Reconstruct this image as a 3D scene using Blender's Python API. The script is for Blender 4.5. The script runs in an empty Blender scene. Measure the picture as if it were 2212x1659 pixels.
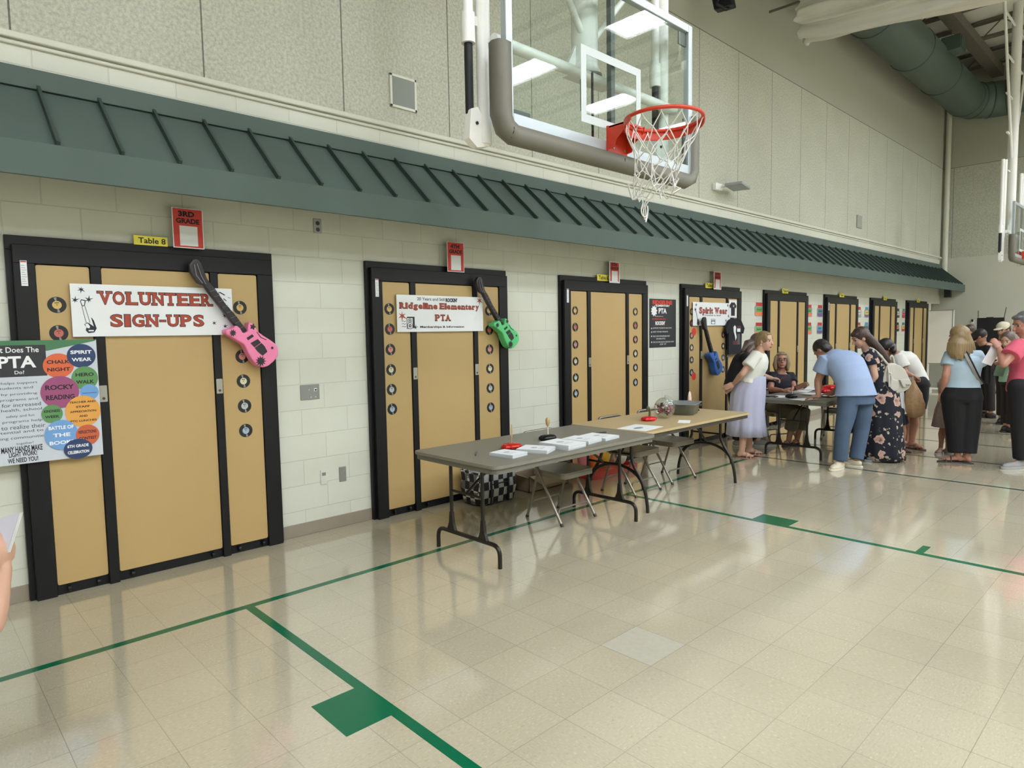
import bpy, bmesh, math, random
from mathutils import Vector, Matrix
V = Vector
PI = math.pi
random.seed(7)
SC = bpy.context.scene
COL = SC.collection

# ---------------------------------------------------------------- camera
CAM = V((-2.3729, -4.9632, 1.5944))
CR = V((0.72507232, -0.68845933, -0.01714293))
CU = V((0.06450013, 0.04310493, 0.99698631))
CF = V((0.68564558, 0.7239929, -0.0756599))
FPX = 1421.31
cam_data = bpy.data.cameras.new('camera')
cam_data.sensor_fit = 'HORIZONTAL'
cam_data.sensor_width = 36.0
cam_data.lens = 36.0 * FPX / 2212.0
cam_data.clip_start = 0.02
cam = bpy.data.objects.new('camera', cam_data)
COL.objects.link(cam)
cam.matrix_world = Matrix(((CR.x, CU.x, -CF.x, CAM.x), (CR.y, CU.y, -CF.y, CAM.y), (CR.z, CU.z, -CF.z, CAM.z), (0, 0, 0, 1)))
SC.camera = cam
# ---------------------------------------------------------------- world and exposure
SC.view_settings.view_transform = 'Standard'
SC.view_settings.look = 'None'
SC.view_settings.gamma = 1.0
SC.view_settings.use_curve_mapping = False
SC.view_settings.exposure = 0.0
LAMP_POWER = 35.5
world = bpy.data.worlds.new('world')
SC.world = world
world.use_nodes = True
world.node_tree.nodes['Background'].inputs[0].default_value = (0.9, 0.95, 1.0, 1)
world.node_tree.nodes['Background'].inputs[1].default_value = 0.3
try:
    SC.cycles.max_bounces = 8
    SC.cycles.diffuse_bounces = 5
    SC.cycles.glossy_bounces = 4
    SC.cycles.transparent_max_bounces = 16
    SC.cycles.sample_clamp_indirect = 6.0
    SC.cycles.caustics_reflective = False
    SC.cycles.caustics_refractive = False
    SC.cycles.use_denoising = True
except Exception:
    pass


def ray(u, v):
    return CF + CR * ((u - 1106.0) / FPX) - CU * ((v - 829.5) / FPX)


def on(u, v, ax, val):
    d = ray(u, v)
    return CAM + d * ((val - CAM[ax]) / d[ax])


def yp(u, v, y):
    return on(u, v, 1, y)


def zp(u, v, z):
    return on(u, v, 2, z)


FH = V((CF.x, CF.y, 0)).normalized()
IR = V((CR.x, CR.y, 0)).normalized()


def pd(u, v, d):
    r = ray(u, v)
    return CAM + r * (d / r.dot(FH))


# ---------------------------------------------------------------- materials
def lin(h):
    if not isinstance(h, str):
        return tuple(h)
    h = h.lstrip('#')
    o = []
    for i in (0, 2, 4):
        c = int(h[i:i + 2], 16) / 255.0
        o.append(c / 12.92 if c <= 0.04045 else ((c + 0.055) / 1.055) ** 2.4)
    return tuple(o)


MATS = {}


def M(name, col='#808080', rough=0.55, metal=0.0, var=0.06, scale=14.0, bump=0.0, bscale=60.0, spec=0.5, emit=0.0, coat=0.0, stretch=(1, 1, 1)):
    if name in MATS:
        return MATS[name]
    m = bpy.data.materials.new(name)
    m.use_nodes = True
    nt = m.node_tree
    b = nt.nodes['Principled BSDF']
    c = lin(col)
    tc = nt.nodes.new('ShaderNodeTexCoord')
    mp = nt.nodes.new('ShaderNodeMapping')
    mp.inputs['Scale'].default_value = stretch
    nt.links.new(tc.outputs['Object'], mp.inputs['Vector'])
    nz = nt.nodes.new('ShaderNodeTexNoise')
    nz.inputs['Scale'].default_value = scale
    nz.inputs['Detail'].default_value = 4
    nt.links.new(mp.outputs[0], nz.inputs['Vector'])
    mx = nt.nodes.new('ShaderNodeMix')
    mx.data_type = 'RGBA'
    mx.inputs[6].default_value = tuple(max(0, x * (1 - var)) for x in c) + (1,)
    mx.inputs[7].default_value = tuple(min(1, x * (1 + var)) for x in c) + (1,)
    nt.links.new(nz.outputs['Fac'], mx.inputs[0])
    nt.links.new(mx.outputs[2], b.inputs['Base Color'])
    b.inputs['Roughness'].default_value = rough
    b.inputs['Metallic'].default_value = metal
    b.inputs['Specular IOR Level'].default_value = spec
    b.inputs['Coat Weight'].default_value = coat
    if bump:
        n2 = nt.nodes.new('ShaderNodeTexNoise')
        n2.inputs['Scale'].default_value = bscale
        nt.links.new(mp.outputs[0], n2.inputs['Vector'])
        bp = nt.nodes.new('ShaderNodeBump')
        bp.inputs['Strength'].default_value = bump
        bp.inputs['Distance'].default_value = 0.01
        nt.links.new(n2.outputs['Fac'], bp.inputs['Height'])
        nt.links.new(bp.outputs[0], b.inputs['Normal'])
    if emit:
        b.inputs['Emission Color'].default_value = (0.95, 1.0, 1.09, 1)
        b.inputs['Emission Strength'].default_value = emit
    MATS[name] = m
    return m


def node(nt, t, **kw):
    n = nt.nodes.new(t)
    for k, v in kw.items():
        setattr(n, k, v)
    return n


def mathn(nt, op, a, b=None, c=None):
    n = node(nt, 'ShaderNodeMath', operation=op)
    for i, x in enumerate((a, b, c)):
        if x is None:
            continue
        if isinstance(x, (int, float)):
            n.inputs[i].default_value = x
        else:
            nt.links.new(x, n.inputs[i])
    return n.outputs[0]


def mixc(nt, fac, a, b, blend='MIX'):
    n = node(nt, 'ShaderNodeMix', data_type='RGBA', blend_type=blend)
    for i, x in ((0, fac), (6, a), (7, b)):
        if isinstance(x, (int, float)):
            n.inputs[i].default_value = x
        elif isinstance(x, tuple):
            n.inputs[i].default_value = x + (1,) if len(x) == 3 else x
        else:
            nt.links.new(x, n.inputs[i])
    return n.outputs[2]


def new_mat(name):
    m = bpy.data.materials.new(name)
    m.use_nodes = True
    MATS[name] = m
    return m, m.node_tree, m.node_tree.nodes['Principled BSDF']


def ramp(nt, fac, stops):
    r = node(nt, 'ShaderNodeValToRGB')
    nt.links.new(fac, r.inputs[0])
    e = r.color_ramp.elements
    while len(e) < len(stops):
        e.new(0.5)
    for i, (p, c) in enumerate(stops):
        e[i].position = p
        e[i].color = tuple(c) + (1,) if len(c) == 3 else c
    return r.outputs[0]


def noise(nt, vec, scale, detail=3, rough=0.5):
    n = node(nt, 'ShaderNodeTexNoise')
    n.inputs['Scale'].default_value = scale
    n.inputs['Detail'].default_value = detail
    n.inputs['Roughness'].default_value = rough
    if vec is not None:
        nt.links.new(vec, n.inputs['Vector'])
    return n.outputs['Fac']


def mapping(nt, vec, loc=(0, 0, 0), scale=(1, 1, 1), rot=(0, 0, 0)):
    n = node(nt, 'ShaderNodeMapping')
    n.inputs['Location'].default_value = loc
    n.inputs['Scale'].default_value = scale
    n.inputs['Rotation'].default_value = rot
    nt.links.new(vec, n.inputs['Vector'])
    return n.outputs[0]


# ---------------------------------------------------------------- mesh builder
class MB:
    def __init__(s):
        s.v, s.f, s.m, s.s = [], [], [], []

    def add(s, verts, faces, mi=0, sm=False):
        o = len(s.v)
        s.v.extend(V(p) for p in verts)
        for f in faces:
            s.f.append([i + o for i in f])
            s.m.append(mi)
            s.s.append(sm)
        return s

    def box(s, x0, x1, y0, y1, z0, z1, mi=0):
        return s.obox(V(((x0 + x1) / 2, (y0 + y1) / 2, (z0 + z1) / 2)), V(((x1 - x0) / 2, 0, 0)), V((0, (y1 - y0) / 2, 0)), V((0, 0, (z1 - z0) / 2)), mi)

    def obox(s, c, a, b, d, mi=0):
        c = V(c); a = V(a); b = V(b); d = V(d)
        vs = [c + a * i + b * j + d * k for k in (-1, 1) for j in (-1, 1) for i in (-1, 1)]
        return s.add(vs, [(0, 2, 3, 1), (4, 5, 7, 6), (0, 1, 5, 4), (2, 6, 7, 3), (0, 4, 6, 2), (1, 3, 7, 5)], mi)

    def tube(s, pts, r, n=10, mi=0, rnd=False, sm=True, flat=None):
        pts = [V(p) for p in pts]
        N = len(pts)
        rs = r if isinstance(r, (list, tuple)) else [r] * N
        rings = []
        up = None
        tans = []
        for i in range(N):
            t = pts[min(i + 1, N - 1)] - pts[max(i - 1, 0)]
            if t.length < 1e-9:
                t = V((0, 0, 1))
            tans.append(t.normalized())
        for i in range(N):
            t = tans[i]
            if up is None:
                a = V((0, 0, 1)) if abs(t.z) < 0.9 else V((1, 0, 0))
                up = t.cross(a).normalized()
            else:
                up = (up - t * up.dot(t))
                up = up.normalized() if up.length > 1e-6 else t.orthogonal().normalized()
            w = t.cross(up)
            rings.append((pts[i], t, up, w, rs[i]))
        if rnd:
            p, t, u, w, q = rings[0]
            pre = [(p - t * q * 0.95, t, u, w, q * 0.3), (p - t * q * 0.7, t, u, w, q * 0.72)]
            p, t, u, w, q = rings[-1]
            post = [(p + t * q * 0.7, t, u, w, q * 0.72), (p + t * q * 0.95, t, u, w, q * 0.3)]
            rings = pre + rings + post
        vs, fs = [], []
        for p, t, u, w, q in rings:
            for k in range(n):
                a = 2 * PI * k / n
                vs.append(p + u * (math.cos(a) * q) + w * (math.sin(a) * q))
        K = len(rings)
        for i in range(K - 1):
            for k in range(n):
                fs.append((i * n + k, i * n + (k + 1) % n, (i + 1) * n + (k + 1) % n, (i + 1) * n + k))
        s.add(vs, fs, mi, sm)
        s.add(vs[:n], [tuple(range(n - 1, -1, -1))], mi)
        s.add(vs[-n:], [tuple(range(n))], mi)
        return s

    def cyl(s, p0, p1, r0, r1=None, n=16, mi=0):
        return s.tube([p0, p1], [r0, r0 if r1 is None else r1], n, mi)

    def loft(s, rings, mi=0, caps=True, sm=True, closed=True):
        n = len(rings[0])
        vs = [p for r in rings for p in r]
        fs = []
        for i in range(len(rings) - 1):
            for k in range(n if closed else n - 1):
                fs.append((i * n + k, i * n + (k + 1) % n, (i + 1) * n + (k + 1) % n, (i + 1) * n + k))
        s.add(vs, fs, mi, sm)
        if caps and closed:
            s.add(rings[0], [tuple(range(n - 1, -1, -1))], mi)
            s.add(rings[-1], [tuple(range(n))], mi)
        return s

    def prism(s, pts, ext, mi=0, side=None):
        pts = [V(p) for p in pts]
        ext = V(ext)
        n = len(pts)
        vs = pts + [p + ext for p in pts]
        s.add(vs, [tuple(range(n - 1, -1, -1)), tuple(range(n, 2 * n))], mi)
        s.add(vs, [(i, (i + 1) % n, (i + 1) % n + n, i + n) for i in range(n)], mi if side is None else side)
        return s

    def lathe(s, prof, c=(0, 0, 0), n=24, mi=0, ax=None, caps=True):
        c = V(c)
        ex, ey, ez = (V((1, 0, 0)), V((0, 1, 0)), V((0, 0, 1)))
        if ax is not None:
            ez = V(ax).normalized()
            ex = ez.orthogonal().normalized()
            ey = ez.cross(ex)
        rings = [[c + ez * z + ex * (r * math.cos(2 * PI * k / n)) + ey * (r * math.sin(2 * PI * k / n)) for k in range(n)] for r, z in prof]
        return s.loft(rings, mi, caps)

    def ell(s, c, a, b, d, n=16, m=10, mi=0):
        c = V(c); a = V(a); b = V(b); d = V(d)
        rings = []
        for i in range(m + 1):
            t = -PI / 2 + PI * (i + 0.02) / (m + 0.04)
            r, z = math.cos(t), math.sin(t)
            rings.append([c + d * z + a * (r * math.cos(2 * PI * k / n)) + b * (r * math.sin(2 * PI * k / n)) for k in range(n)])
        return s.loft(rings, mi)

    def sph(s, c, r, n=14, m=9, mi=0):
        return s.ell(c, (r, 0, 0), (0, r, 0), (0, 0, r), n, m, mi)


W = {}


def thing(name, label, cat, loc=(0, 0, 0), group=None):
    o = bpy.data.objects.new(name, None)
    o.empty_display_size = 0.05
    COL.objects.link(o)
    o.location = loc
    W[o] = V(loc)
    tag(o, label, cat, group)
    return o


def tag(o, label, cat, group=None):
    o['label'] = label
    o['category'] = cat
    if group:
        o['group'] = group
    return o


def mesh_of(name, mb, mats, org):
    me = bpy.data.meshes.new(name)
    me.from_pydata([tuple(p - org) for p in mb.v], [], mb.f)
    for m in (mats if isinstance(mats, (list, tuple)) else [mats]):
        me.materials.append(m)
    me.polygons.foreach_set('material_index', mb.m)
    me.polygons.foreach_set('use_smooth', mb.s)
    me.update()
    return me


def build(name, mb, mats, parent=None, bevel=0.0, label=None, sub=0):
    if parent is not None:
        org = W[parent]
    else:
        xs = [p.x for p in mb.v]; ys = [p.y for p in mb.v]; zs = [p.z for p in mb.v]
        org = V(((min(xs) + max(xs)) / 2, (min(ys) + max(ys)) / 2, min(zs)))
    o = bpy.data.objects.new(name, mesh_of(name, mb, mats, org))
    COL.objects.link(o)
    W[o] = org
    if parent is not None:
        o.parent = parent
    else:
        o.location = org
    if bevel:
        bv = o.modifiers.new('bevel', 'BEVEL')
        bv.width = bevel
        bv.segments = 2
        bv.limit_method = 'ANGLE'
        bv.angle_limit = 0.6
    if sub:
        sb = o.modifiers.new('sub', 'SUBSURF')
        sb.levels = sub
        sb.render_levels = sub
    if label:
        o['label'] = label
    return o


def struct(name, mb, mats, bevel=0.0):
    o = build(name, mb, mats, None, bevel)
    o['kind'] = 'structure'
    return o


JOBS = []


def soft(name, mb, mats, parent=None, voxel=0.008, smooth=3, cb=None, label=None):
    """remesh overlapping solids into one continuous smooth surface"""
    o = build(name, mb, mats, parent, label=label)
    r = o.modifiers.new('remesh', 'REMESH')
    r.mode = 'VOXEL'
    r.voxel_size = voxel
    r.use_smooth_shade = True
    if smooth:
        sm = o.modifiers.new('smooth', 'SMOOTH')
        sm.factor = 0.5
        sm.iterations = smooth
    JOBS.append((o, cb))
    return o


def finalize():
    dg = bpy.context.evaluated_depsgraph_get()
    dg.update()
    done = []
    for o, cb in JOBS:
        me = bpy.data.meshes.new_from_object(o.evaluated_get(dg))
        done.append((o, cb, me))
    for o, cb, me in done:
        mats = [s.material for s in o.material_slots]
        o.modifiers.clear()
        o.data = me
        me.materials.clear()
        for m in mats:
            me.materials.append(m)
        me.polygons.foreach_set('use_smooth', [True] * len(me.polygons))
        if cb:
            org = W[o]
            me.polygons.foreach_set('material_index', [cb(V(p.center) + org) for p in me.polygons])
        else:
            me.polygons.foreach_set('material_index', [0] * len(me.polygons))
        me.update()


def dup(root, loc, rz=0.0, label=None, group=None):
    r = root.copy()
    COL.objects.link(r)
    r.location = loc
    r.rotation_euler = (0, 0, rz)
    W[r] = V(loc)
    if label:
        r['label'] = label
    if group:
        r['group'] = group
    for ch in list(root.children):
        c = ch.copy()
        COL.objects.link(c)
        c.parent = r
        for g in list(ch.children):
            d = g.copy()
            COL.objects.link(d)
            d.parent = c
    return r


# ---------------------------------------------------------------- flat graphics and lettering
FCACHE = {}


def glyphs(text, bold):
    key = (text, bold)
    if key not in FCACHE:
        cu = bpy.data.curves.new('lettering', 'FONT')
        cu.body = text
        cu.offset = bold
        cu.resolution_u = 3
        ob = bpy.data.objects.new('lettering', cu)
        me = bpy.data.meshes.new_from_object(ob)
        vs = [V((v.co.x, v.co.y, 0)) for v in me.vertices]
        fs = [tuple(p.vertices) for p in me.polygons]
        bpy.data.objects.remove(ob)
        bpy.data.curves.remove(cu)
        bpy.data.meshes.remove(me)
        FCACHE[key] = (vs, fs)
    return FCACHE[key]


class Flat:
    """ink on a flat surface: o origin, ex/ey axes in metres, n facing normal"""
    EPS = 0.0005

    def __init__(s, o, ex=(1, 0, 0), ey=(0, 0, 1), n=(0, -1, 0)):
        s.o, s.ex, s.ey, s.n = V(o), V(ex), V(ey), V(n)
        s.mb = MB()

    def p(s, a, b, l):
        return s.o + s.ex * a + s.ey * b + s.n * (l * s.EPS)

    def poly(s, pts, mi=0, l=1):
        s.mb.add([s.p(a, b, l) for a, b in pts], [tuple(range(len(pts)))], mi)
        return s

    def rect(s, x0, y0, x1, y1, mi=0, l=1):
        return s.poly([(x0, y0), (x1, y0), (x1, y1), (x0, y1)], mi, l)

    def disc(s, cx, cy, rx, ry=None, mi=0, l=1, n=28):
        ry = rx if ry is None else ry
        return s.poly([(cx + rx * math.cos(2 * PI * k / n), cy + ry * math.sin(2 * PI * k / n)) for k in range(n)], mi, l)

    def star(s, cx, cy, R, r, k=5, mi=0, l=1, rot=0.3, jit=0.0):
        pts = []
        for i in range(2 * k):
            a = rot + PI * i / k
            q = (R if i % 2 == 0 else r) * (1 + jit * math.sin(i * 12.9 + cx * 77))
            pts.append((cx + q * math.cos(a), cy + q * math.sin(a)))
        c = len(pts)
        s.mb.add([s.p(a, b, l) for a, b in pts] + [s.p(cx, cy, l)], [(i, (i + 1) % c, c) for i in range(c)], mi)
        return s

    def line(s, pts, w, mi=0, l=1):
        for (a, b), (c, d) in zip(pts, pts[1:]):
            L = math.hypot(c - a, d - b) or 1
            nx, ny = -(d - b) / L * w / 2, (c - a) / L * w / 2
            s.poly([(a - nx, b - ny), (c - nx, d - ny), (c + nx, d + ny), (a + nx, b + ny)], mi, l)
        return s

    def text(s, t, x0, y0, x1, y1, mi=0, l=2, bold=0.0, slab=0.0):
        """fit the words t into the box; slab adds block serifs"""
        vs, fs = glyphs(t, bold)
        if not vs:
            return s
        ax, bx = min(v.x for v in vs), max(v.x for v in vs)
        ay, by = min(v.y for v in vs), max(v.y for v in vs)
        kx, ky = (x1 - x0) / (bx - ax), (y1 - y0) / (by - ay)
        s.mb.add([s.p(x0 + (v.x - ax) * kx, y0 + (v.y - ay) * ky, l) for v in vs], fs, mi)
        return s


SERIF = {'V': [(0.1, 1), (0.9, 1)], 'L': [(0.16, 1), (0.16, 0)], 'U': [(0.13, 1), (0.87, 1)], 'N': [(0.12, 1), (0.12, 0), (0.88, 1)],
         'T': [(0.5, 0)], 'E': [(0.14, 1), (0.14, 0)], 'R': [(0.14, 1), (0.14, 0), (0.92, 0)], 'I': [(0.5, 1), (0.5, 0)],
         'P': [(0.15, 1), (0.15, 0)], 'A': [(0.08, 0), (0.92, 0)], 'd': [(0.85, 1)], 'l': [(0.5, 0), (0.4, 1)], 'i': [(0.5, 0)],
         'n': [(0.15, 0), (0.85, 0)], 'm': [(0.1, 0), (0.5, 0), (0.9, 0)], 'r': [(0.25, 0)], 'p': [(0.15, 0)], 'W': [(0.08, 1), (0.92, 1)]}


def slab_word(fl, word, x0, y0, x1, y1, mi, mo, bold=0.035, out=0.06, weights=None):
    """heavy slab-serif word with a dark outline: each letter placed on its own"""
    wd = {'I': 0.5, 'i': 0.45, 'l': 0.45, '-': 0.55, 't': 0.6, 'r': 0.72, 'm': 1.3, 'W': 1.35, ' ': 0.5, 'f': 0.6}
    ws = [wd.get(c, 1.0 if c.isupper() else 0.85) for c in word]
    tot = sum(ws)
    H = y1 - y0
    x = x0
    for c, w in zip(word, ws):
        cw = (x1 - x0) * w / tot
        g0, g1 = x + cw * 0.1, x + cw * 0.9
        if c != ' ':
            b0, b1 = y0, y1
            if c == '-':
                b0, b1 = y0 + H * 0.42, y0 + H * 0.54
            elif c.islower():
                if c in 'gpyq':
                    b0, b1 = y0 - H * 0.26, y0 + H * 0.68
                elif c in 'dlbtfhk':
                    b1 = y0 + H * (0.9 if c == 't' else 1.0)
                elif c == 'i':
                    b1 = y0 + H * 0.98
                else:
                    b1 = y0 + H * 0.68
            gw = g1 - g0
            e = H * out
            for l, m_, g, bo in ((2, mo, e, bold + 0.02), (3, mi, 0, bold)):
                fl.text(c, g0 - g, b0 - g, g1 + g, b1 + g, m_, l, bo)
                for fx, top in SERIF.get(c, []):
                    sx = g0 + gw * fx
                    sw = min(gw * 0.26, H * 0.2)
                    yy = (b1 if top else b0)
                    th = H * 0.13
                    ya, yb = (yy - th, yy) if top else (yy, yy + th)
                    fl.rect(sx - sw - g, ya - g, sx + sw + g, yb + g, m_, l + 0.4)
        x += cw


def rrect(x0, y0, x1, y1, r, n=5):
    pts = []
    for cx, cy, a0 in ((x1 - r, y0 + r, -90), (x1 - r, y1 - r, 0), (x0 + r, y1 - r, 90), (x0 + r, y0 + r, 180)):
        for k in range(n + 1):
            a = math.radians(a0 + 90 * k / n)
            pts.append((cx + r * math.cos(a), cy + r * math.sin(a)))
    return pts


def bez(p0, p1, p2, n=8):
    p0, p1, p2 = V(p0), V(p1), V(p2)
    return [p0 * (1 - t) ** 2 + p1 * 2 * t * (1 - t) + p2 * t * t for t in [i / n for i in range(n + 1)]]


def arcpts(pts, r=0.05, n=5):
    """polyline with its inner corners rounded"""
    pts = [V(p) for p in pts]
    out = [pts[0]]
    for a, b, c in zip(pts, pts[1:], pts[2:]):
        d0, d1 = (a - b), (c - b)
        q = min(r, d0.length * 0.49, d1.length * 0.49)
        out += bez(b + d0.normalized() * q, b, b + d1.normalized() * q, n)
    out.append(pts[-1])
    return out
# ================================================================ special materials
B = 0.2032


def position(nt):
    return node(nt, 'ShaderNodeNewGeometry').outputs['Position']


def block_mat(name, along, col, bw=2 * B, mortar=0.0045):
    m, nt, b = new_mat(name)
    sx = node(nt, 'ShaderNodeSeparateXYZ')
    nt.links.new(position(nt), sx.inputs[0])
    cx = node(nt, 'ShaderNodeCombineXYZ')
    nt.links.new(mathn(nt, 'ADD', sx.outputs['XY'.index(along)], B + 40 * B), cx.inputs[0])
    nt.links.new(sx.outputs[2], cx.inputs[1])
    br = node(nt, 'ShaderNodeTexBrick')
    nt.links.new(cx.outputs[0], br.inputs['Vector'])
    c = lin(col)
    br.inputs['Color1'].default_value = c + (1,)
    br.inputs['Color2'].default_value = tuple(x * 0.955 for x in c) + (1,)
    br.inputs['Mortar'].default_value = tuple(x * 0.86 for x in c) + (1,)
    br.inputs['Scale'].default_value = 1
    br.inputs['Mortar Size'].default_value = mortar
    br.inputs['Mortar Smooth'].default_value = 0.4
    br.inputs['Brick Width'].default_value = bw
    br.inputs['Row Height'].default_value = B
    nz = noise(nt, position(nt), 3.0, 5)
    col_ = mixc(nt, 0.10, br.outputs['Color'], ramp(nt, nz, [(0.3, (0.5, 0.5, 0.44)), (0.7, (0.85, 0.85, 0.8))]))
    nt.links.new(col_, b.inputs['Base Color'])
    b.inputs['Roughness'].default_value = 0.5
    h = mathn(nt, 'ADD', mathn(nt, 'MULTIPLY', br.outputs['Fac'], -1.0), mathn(nt, 'MULTIPLY', noise(nt, position(nt), 90, 3), 0.22))
    bp = node(nt, 'ShaderNodeBump')
    bp.inputs['Strength'].default_value = 0.55
    bp.inputs['Distance'].default_value = 0.004
    nt.links.new(h, bp.inputs['Height'])
    nt.links.new(bp.outputs[0], b.inputs['Normal'])
    return m


def panel_mat(name, along, col, x0, w, grain=1.0):
    """coarse sound-absorbing panels with dark butt joints"""
    m, nt, b = new_mat(name)
    pos = position(nt)
    sx = node(nt, 'ShaderNodeSeparateXYZ')
    nt.links.new(pos, sx.inputs[0])
    u = mathn(nt, 'DIVIDE', mathn(nt, 'SUBTRACT', sx.outputs['XY'.index(along)], x0), w)
    fr = mathn(nt, 'FRACT', u)
    d = mathn(nt, 'MINIMUM', fr, mathn(nt, 'SUBTRACT', 1.0, fr))
    seam = mathn(nt, 'LESS_THAN', d, 0.0055 / w)
    seam_h = mathn(nt, 'LESS_THAN', mathn(nt, 'ABSOLUTE', mathn(nt, 'SUBTRACT', sx.outputs[2], 5.72)), 0.006)
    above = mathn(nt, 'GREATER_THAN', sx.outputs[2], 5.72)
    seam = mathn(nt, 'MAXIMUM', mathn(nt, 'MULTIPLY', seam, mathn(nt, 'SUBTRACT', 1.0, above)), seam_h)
    c = lin(col)
    g1 = noise(nt, pos, 42, 3, 0.65)
    g2 = noise(nt, pos, 1.6, 3)
    cc = ramp(nt, g1, [(0.36, tuple(x * 0.78 for x in c)), (0.5, c), (0.64, tuple(min(1, x * 1.2) for x in c))])
    cc = mixc(nt, 0.22, cc, ramp(nt, g2, [(0.3, tuple(x * 0.8 for x in c)), (0.7, tuple(x * 1.15 for x in c))]))
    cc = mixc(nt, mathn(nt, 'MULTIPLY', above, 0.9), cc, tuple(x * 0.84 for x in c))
    cc = mixc(nt, mathn(nt, 'MULTIPLY', seam, 0.75), cc, (0.05, 0.05, 0.045))
    nt.links.new(cc, b.inputs['Base Color'])
    b.inputs['Roughness'].default_value = 0.9
    bp = node(nt, 'ShaderNodeBump')
    bp.inputs['Strength'].default_value = 0.5 * grain
    bp.inputs['Distance'].default_value = 0.006
    nt.links.new(mathn(nt, 'MULTIPLY', g1, mathn(nt, 'SUBTRACT', 1.0, above)), bp.inputs['Height'])
    nt.links.new(bp.outputs[0], b.inputs['Normal'])
    return m


def floor_mat():
    m, nt, b = new_mat('waxed vinyl floor tile')
    pos = position(nt)
    T = 0.3048
    sx = node(nt, 'ShaderNodeSeparateXYZ')
    nt.links.new(pos, sx.inputs[0])
    u = mathn(nt, 'DIVIDE', mathn(nt, 'SUBTRACT', sx.outputs[0], 0.177), T)
    v = mathn(nt, 'DIVIDE', mathn(nt, 'SUBTRACT', sx.outputs[1], 0.152), T)
    fu, fv = mathn(nt, 'FRACT', u), mathn(nt, 'FRACT', v)
    du = mathn(nt, 'MINIMUM', fu, mathn(nt, 'SUBTRACT', 1.0, fu))
    dv = mathn(nt, 'MINIMUM', fv, mathn(nt, 'SUBTRACT', 1.0, fv))
    seam = mathn(nt, 'LESS_THAN', mathn(nt, 'MINIMUM', du, dv), 0.0045)
    cid = node(nt, 'ShaderNodeCombineXYZ')
    nt.links.new(mathn(nt, 'FLOOR', u), cid.inputs[0])
    nt.links.new(mathn(nt, 'FLOOR', v), cid.inputs[1])
    wn = node(nt, 'ShaderNodeTexWhiteNoise', noise_dimensions='3D')
    nt.links.new(cid.outputs[0], wn.inputs['Vector'])
    # chips run one way in one tile and the other way in the next
    off = node(nt, 'ShaderNodeVectorMath', operation='SCALE')
    nt.links.new(cid.outputs[0], off.inputs[0])
    off.inputs['Scale'].default_value = 3.71
    add = node(nt, 'ShaderNodeVectorMath', operation='ADD')
    nt.links.new(pos, add.inputs[0])
    nt.links.new(off.outputs[0], add.inputs[1])
    ca = noise(nt, mapping(nt, add.outputs[0], scale=(1, 2.4, 1)), 52, 4, 0.65)
    cb = noise(nt, mapping(nt, add.outputs[0], scale=(2.4, 1, 1)), 52, 4, 0.65)
    par = mathn(nt, 'GREATER_THAN', wn.outputs['Value'], 0.5)
    chips = mathn(nt, 'ADD', mathn(nt, 'MULTIPLY', ca, par), mathn(nt, 'MULTIPLY', cb, mathn(nt, 'SUBTRACT', 1.0, par)))
    base = lin('#bdb49b')
    col = ramp(nt, chips, [(0.28, tuple(x * 0.70 for x in base)), (0.41, tuple(x * 0.96 for x in base)), (0.58, base), (0.68, lin('#cdc5ae')), (0.78, lin('#ddd7c4'))])
    tone = mathn(nt, 'MULTIPLY_ADD', wn.outputs['Value'], 0.055, 0.965)
    tn = node(nt, 'ShaderNodeCombineXYZ')
    for i in range(3):
        nt.links.new(tone, tn.inputs[i])
    col = mixc(nt, 1.0, col, tn.outputs[0], 'MULTIPLY')
    big = noise(nt, pos, 0.9, 4)
    col = mixc(nt, 0.14, col, ramp(nt, big, [(0.35, (0.26, 0.23, 0.17)), (0.65, (0.62, 0.58, 0.46))]))
    col = mixc(nt, mathn(nt, 'MULTIPLY', seam, mathn(nt, 'MULTIPLY_ADD', noise(nt, pos, 1.3, 2), 0.9, -0.03)), col, (0.11, 0.10, 0.08))
    nt.links.new(col, b.inputs['Base Color'])
    rg = mathn(nt, 'MULTIPLY_ADD', noise(nt, pos, 2.2, 4), 0.07, 0.07)
    nt.links.new(rg, b.inputs['Roughness'])
    b.inputs['Specular IOR Level'].default_value = 0.7
    b.inputs['Coat Weight'].default_value = 0.7
    b.inputs['Coat Roughness'].default_value = 0.06
    bp = node(nt, 'ShaderNodeBump')
    bp.inputs['Strength'].default_value = 0.015
    bp.inputs['Distance'].default_value = 0.02
    nt.links.new(noise(nt, pos, 5, 2), bp.inputs['Height'])
    nt.links.new(bp.outputs[0], b.inputs['Normal'])
    return m


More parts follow.
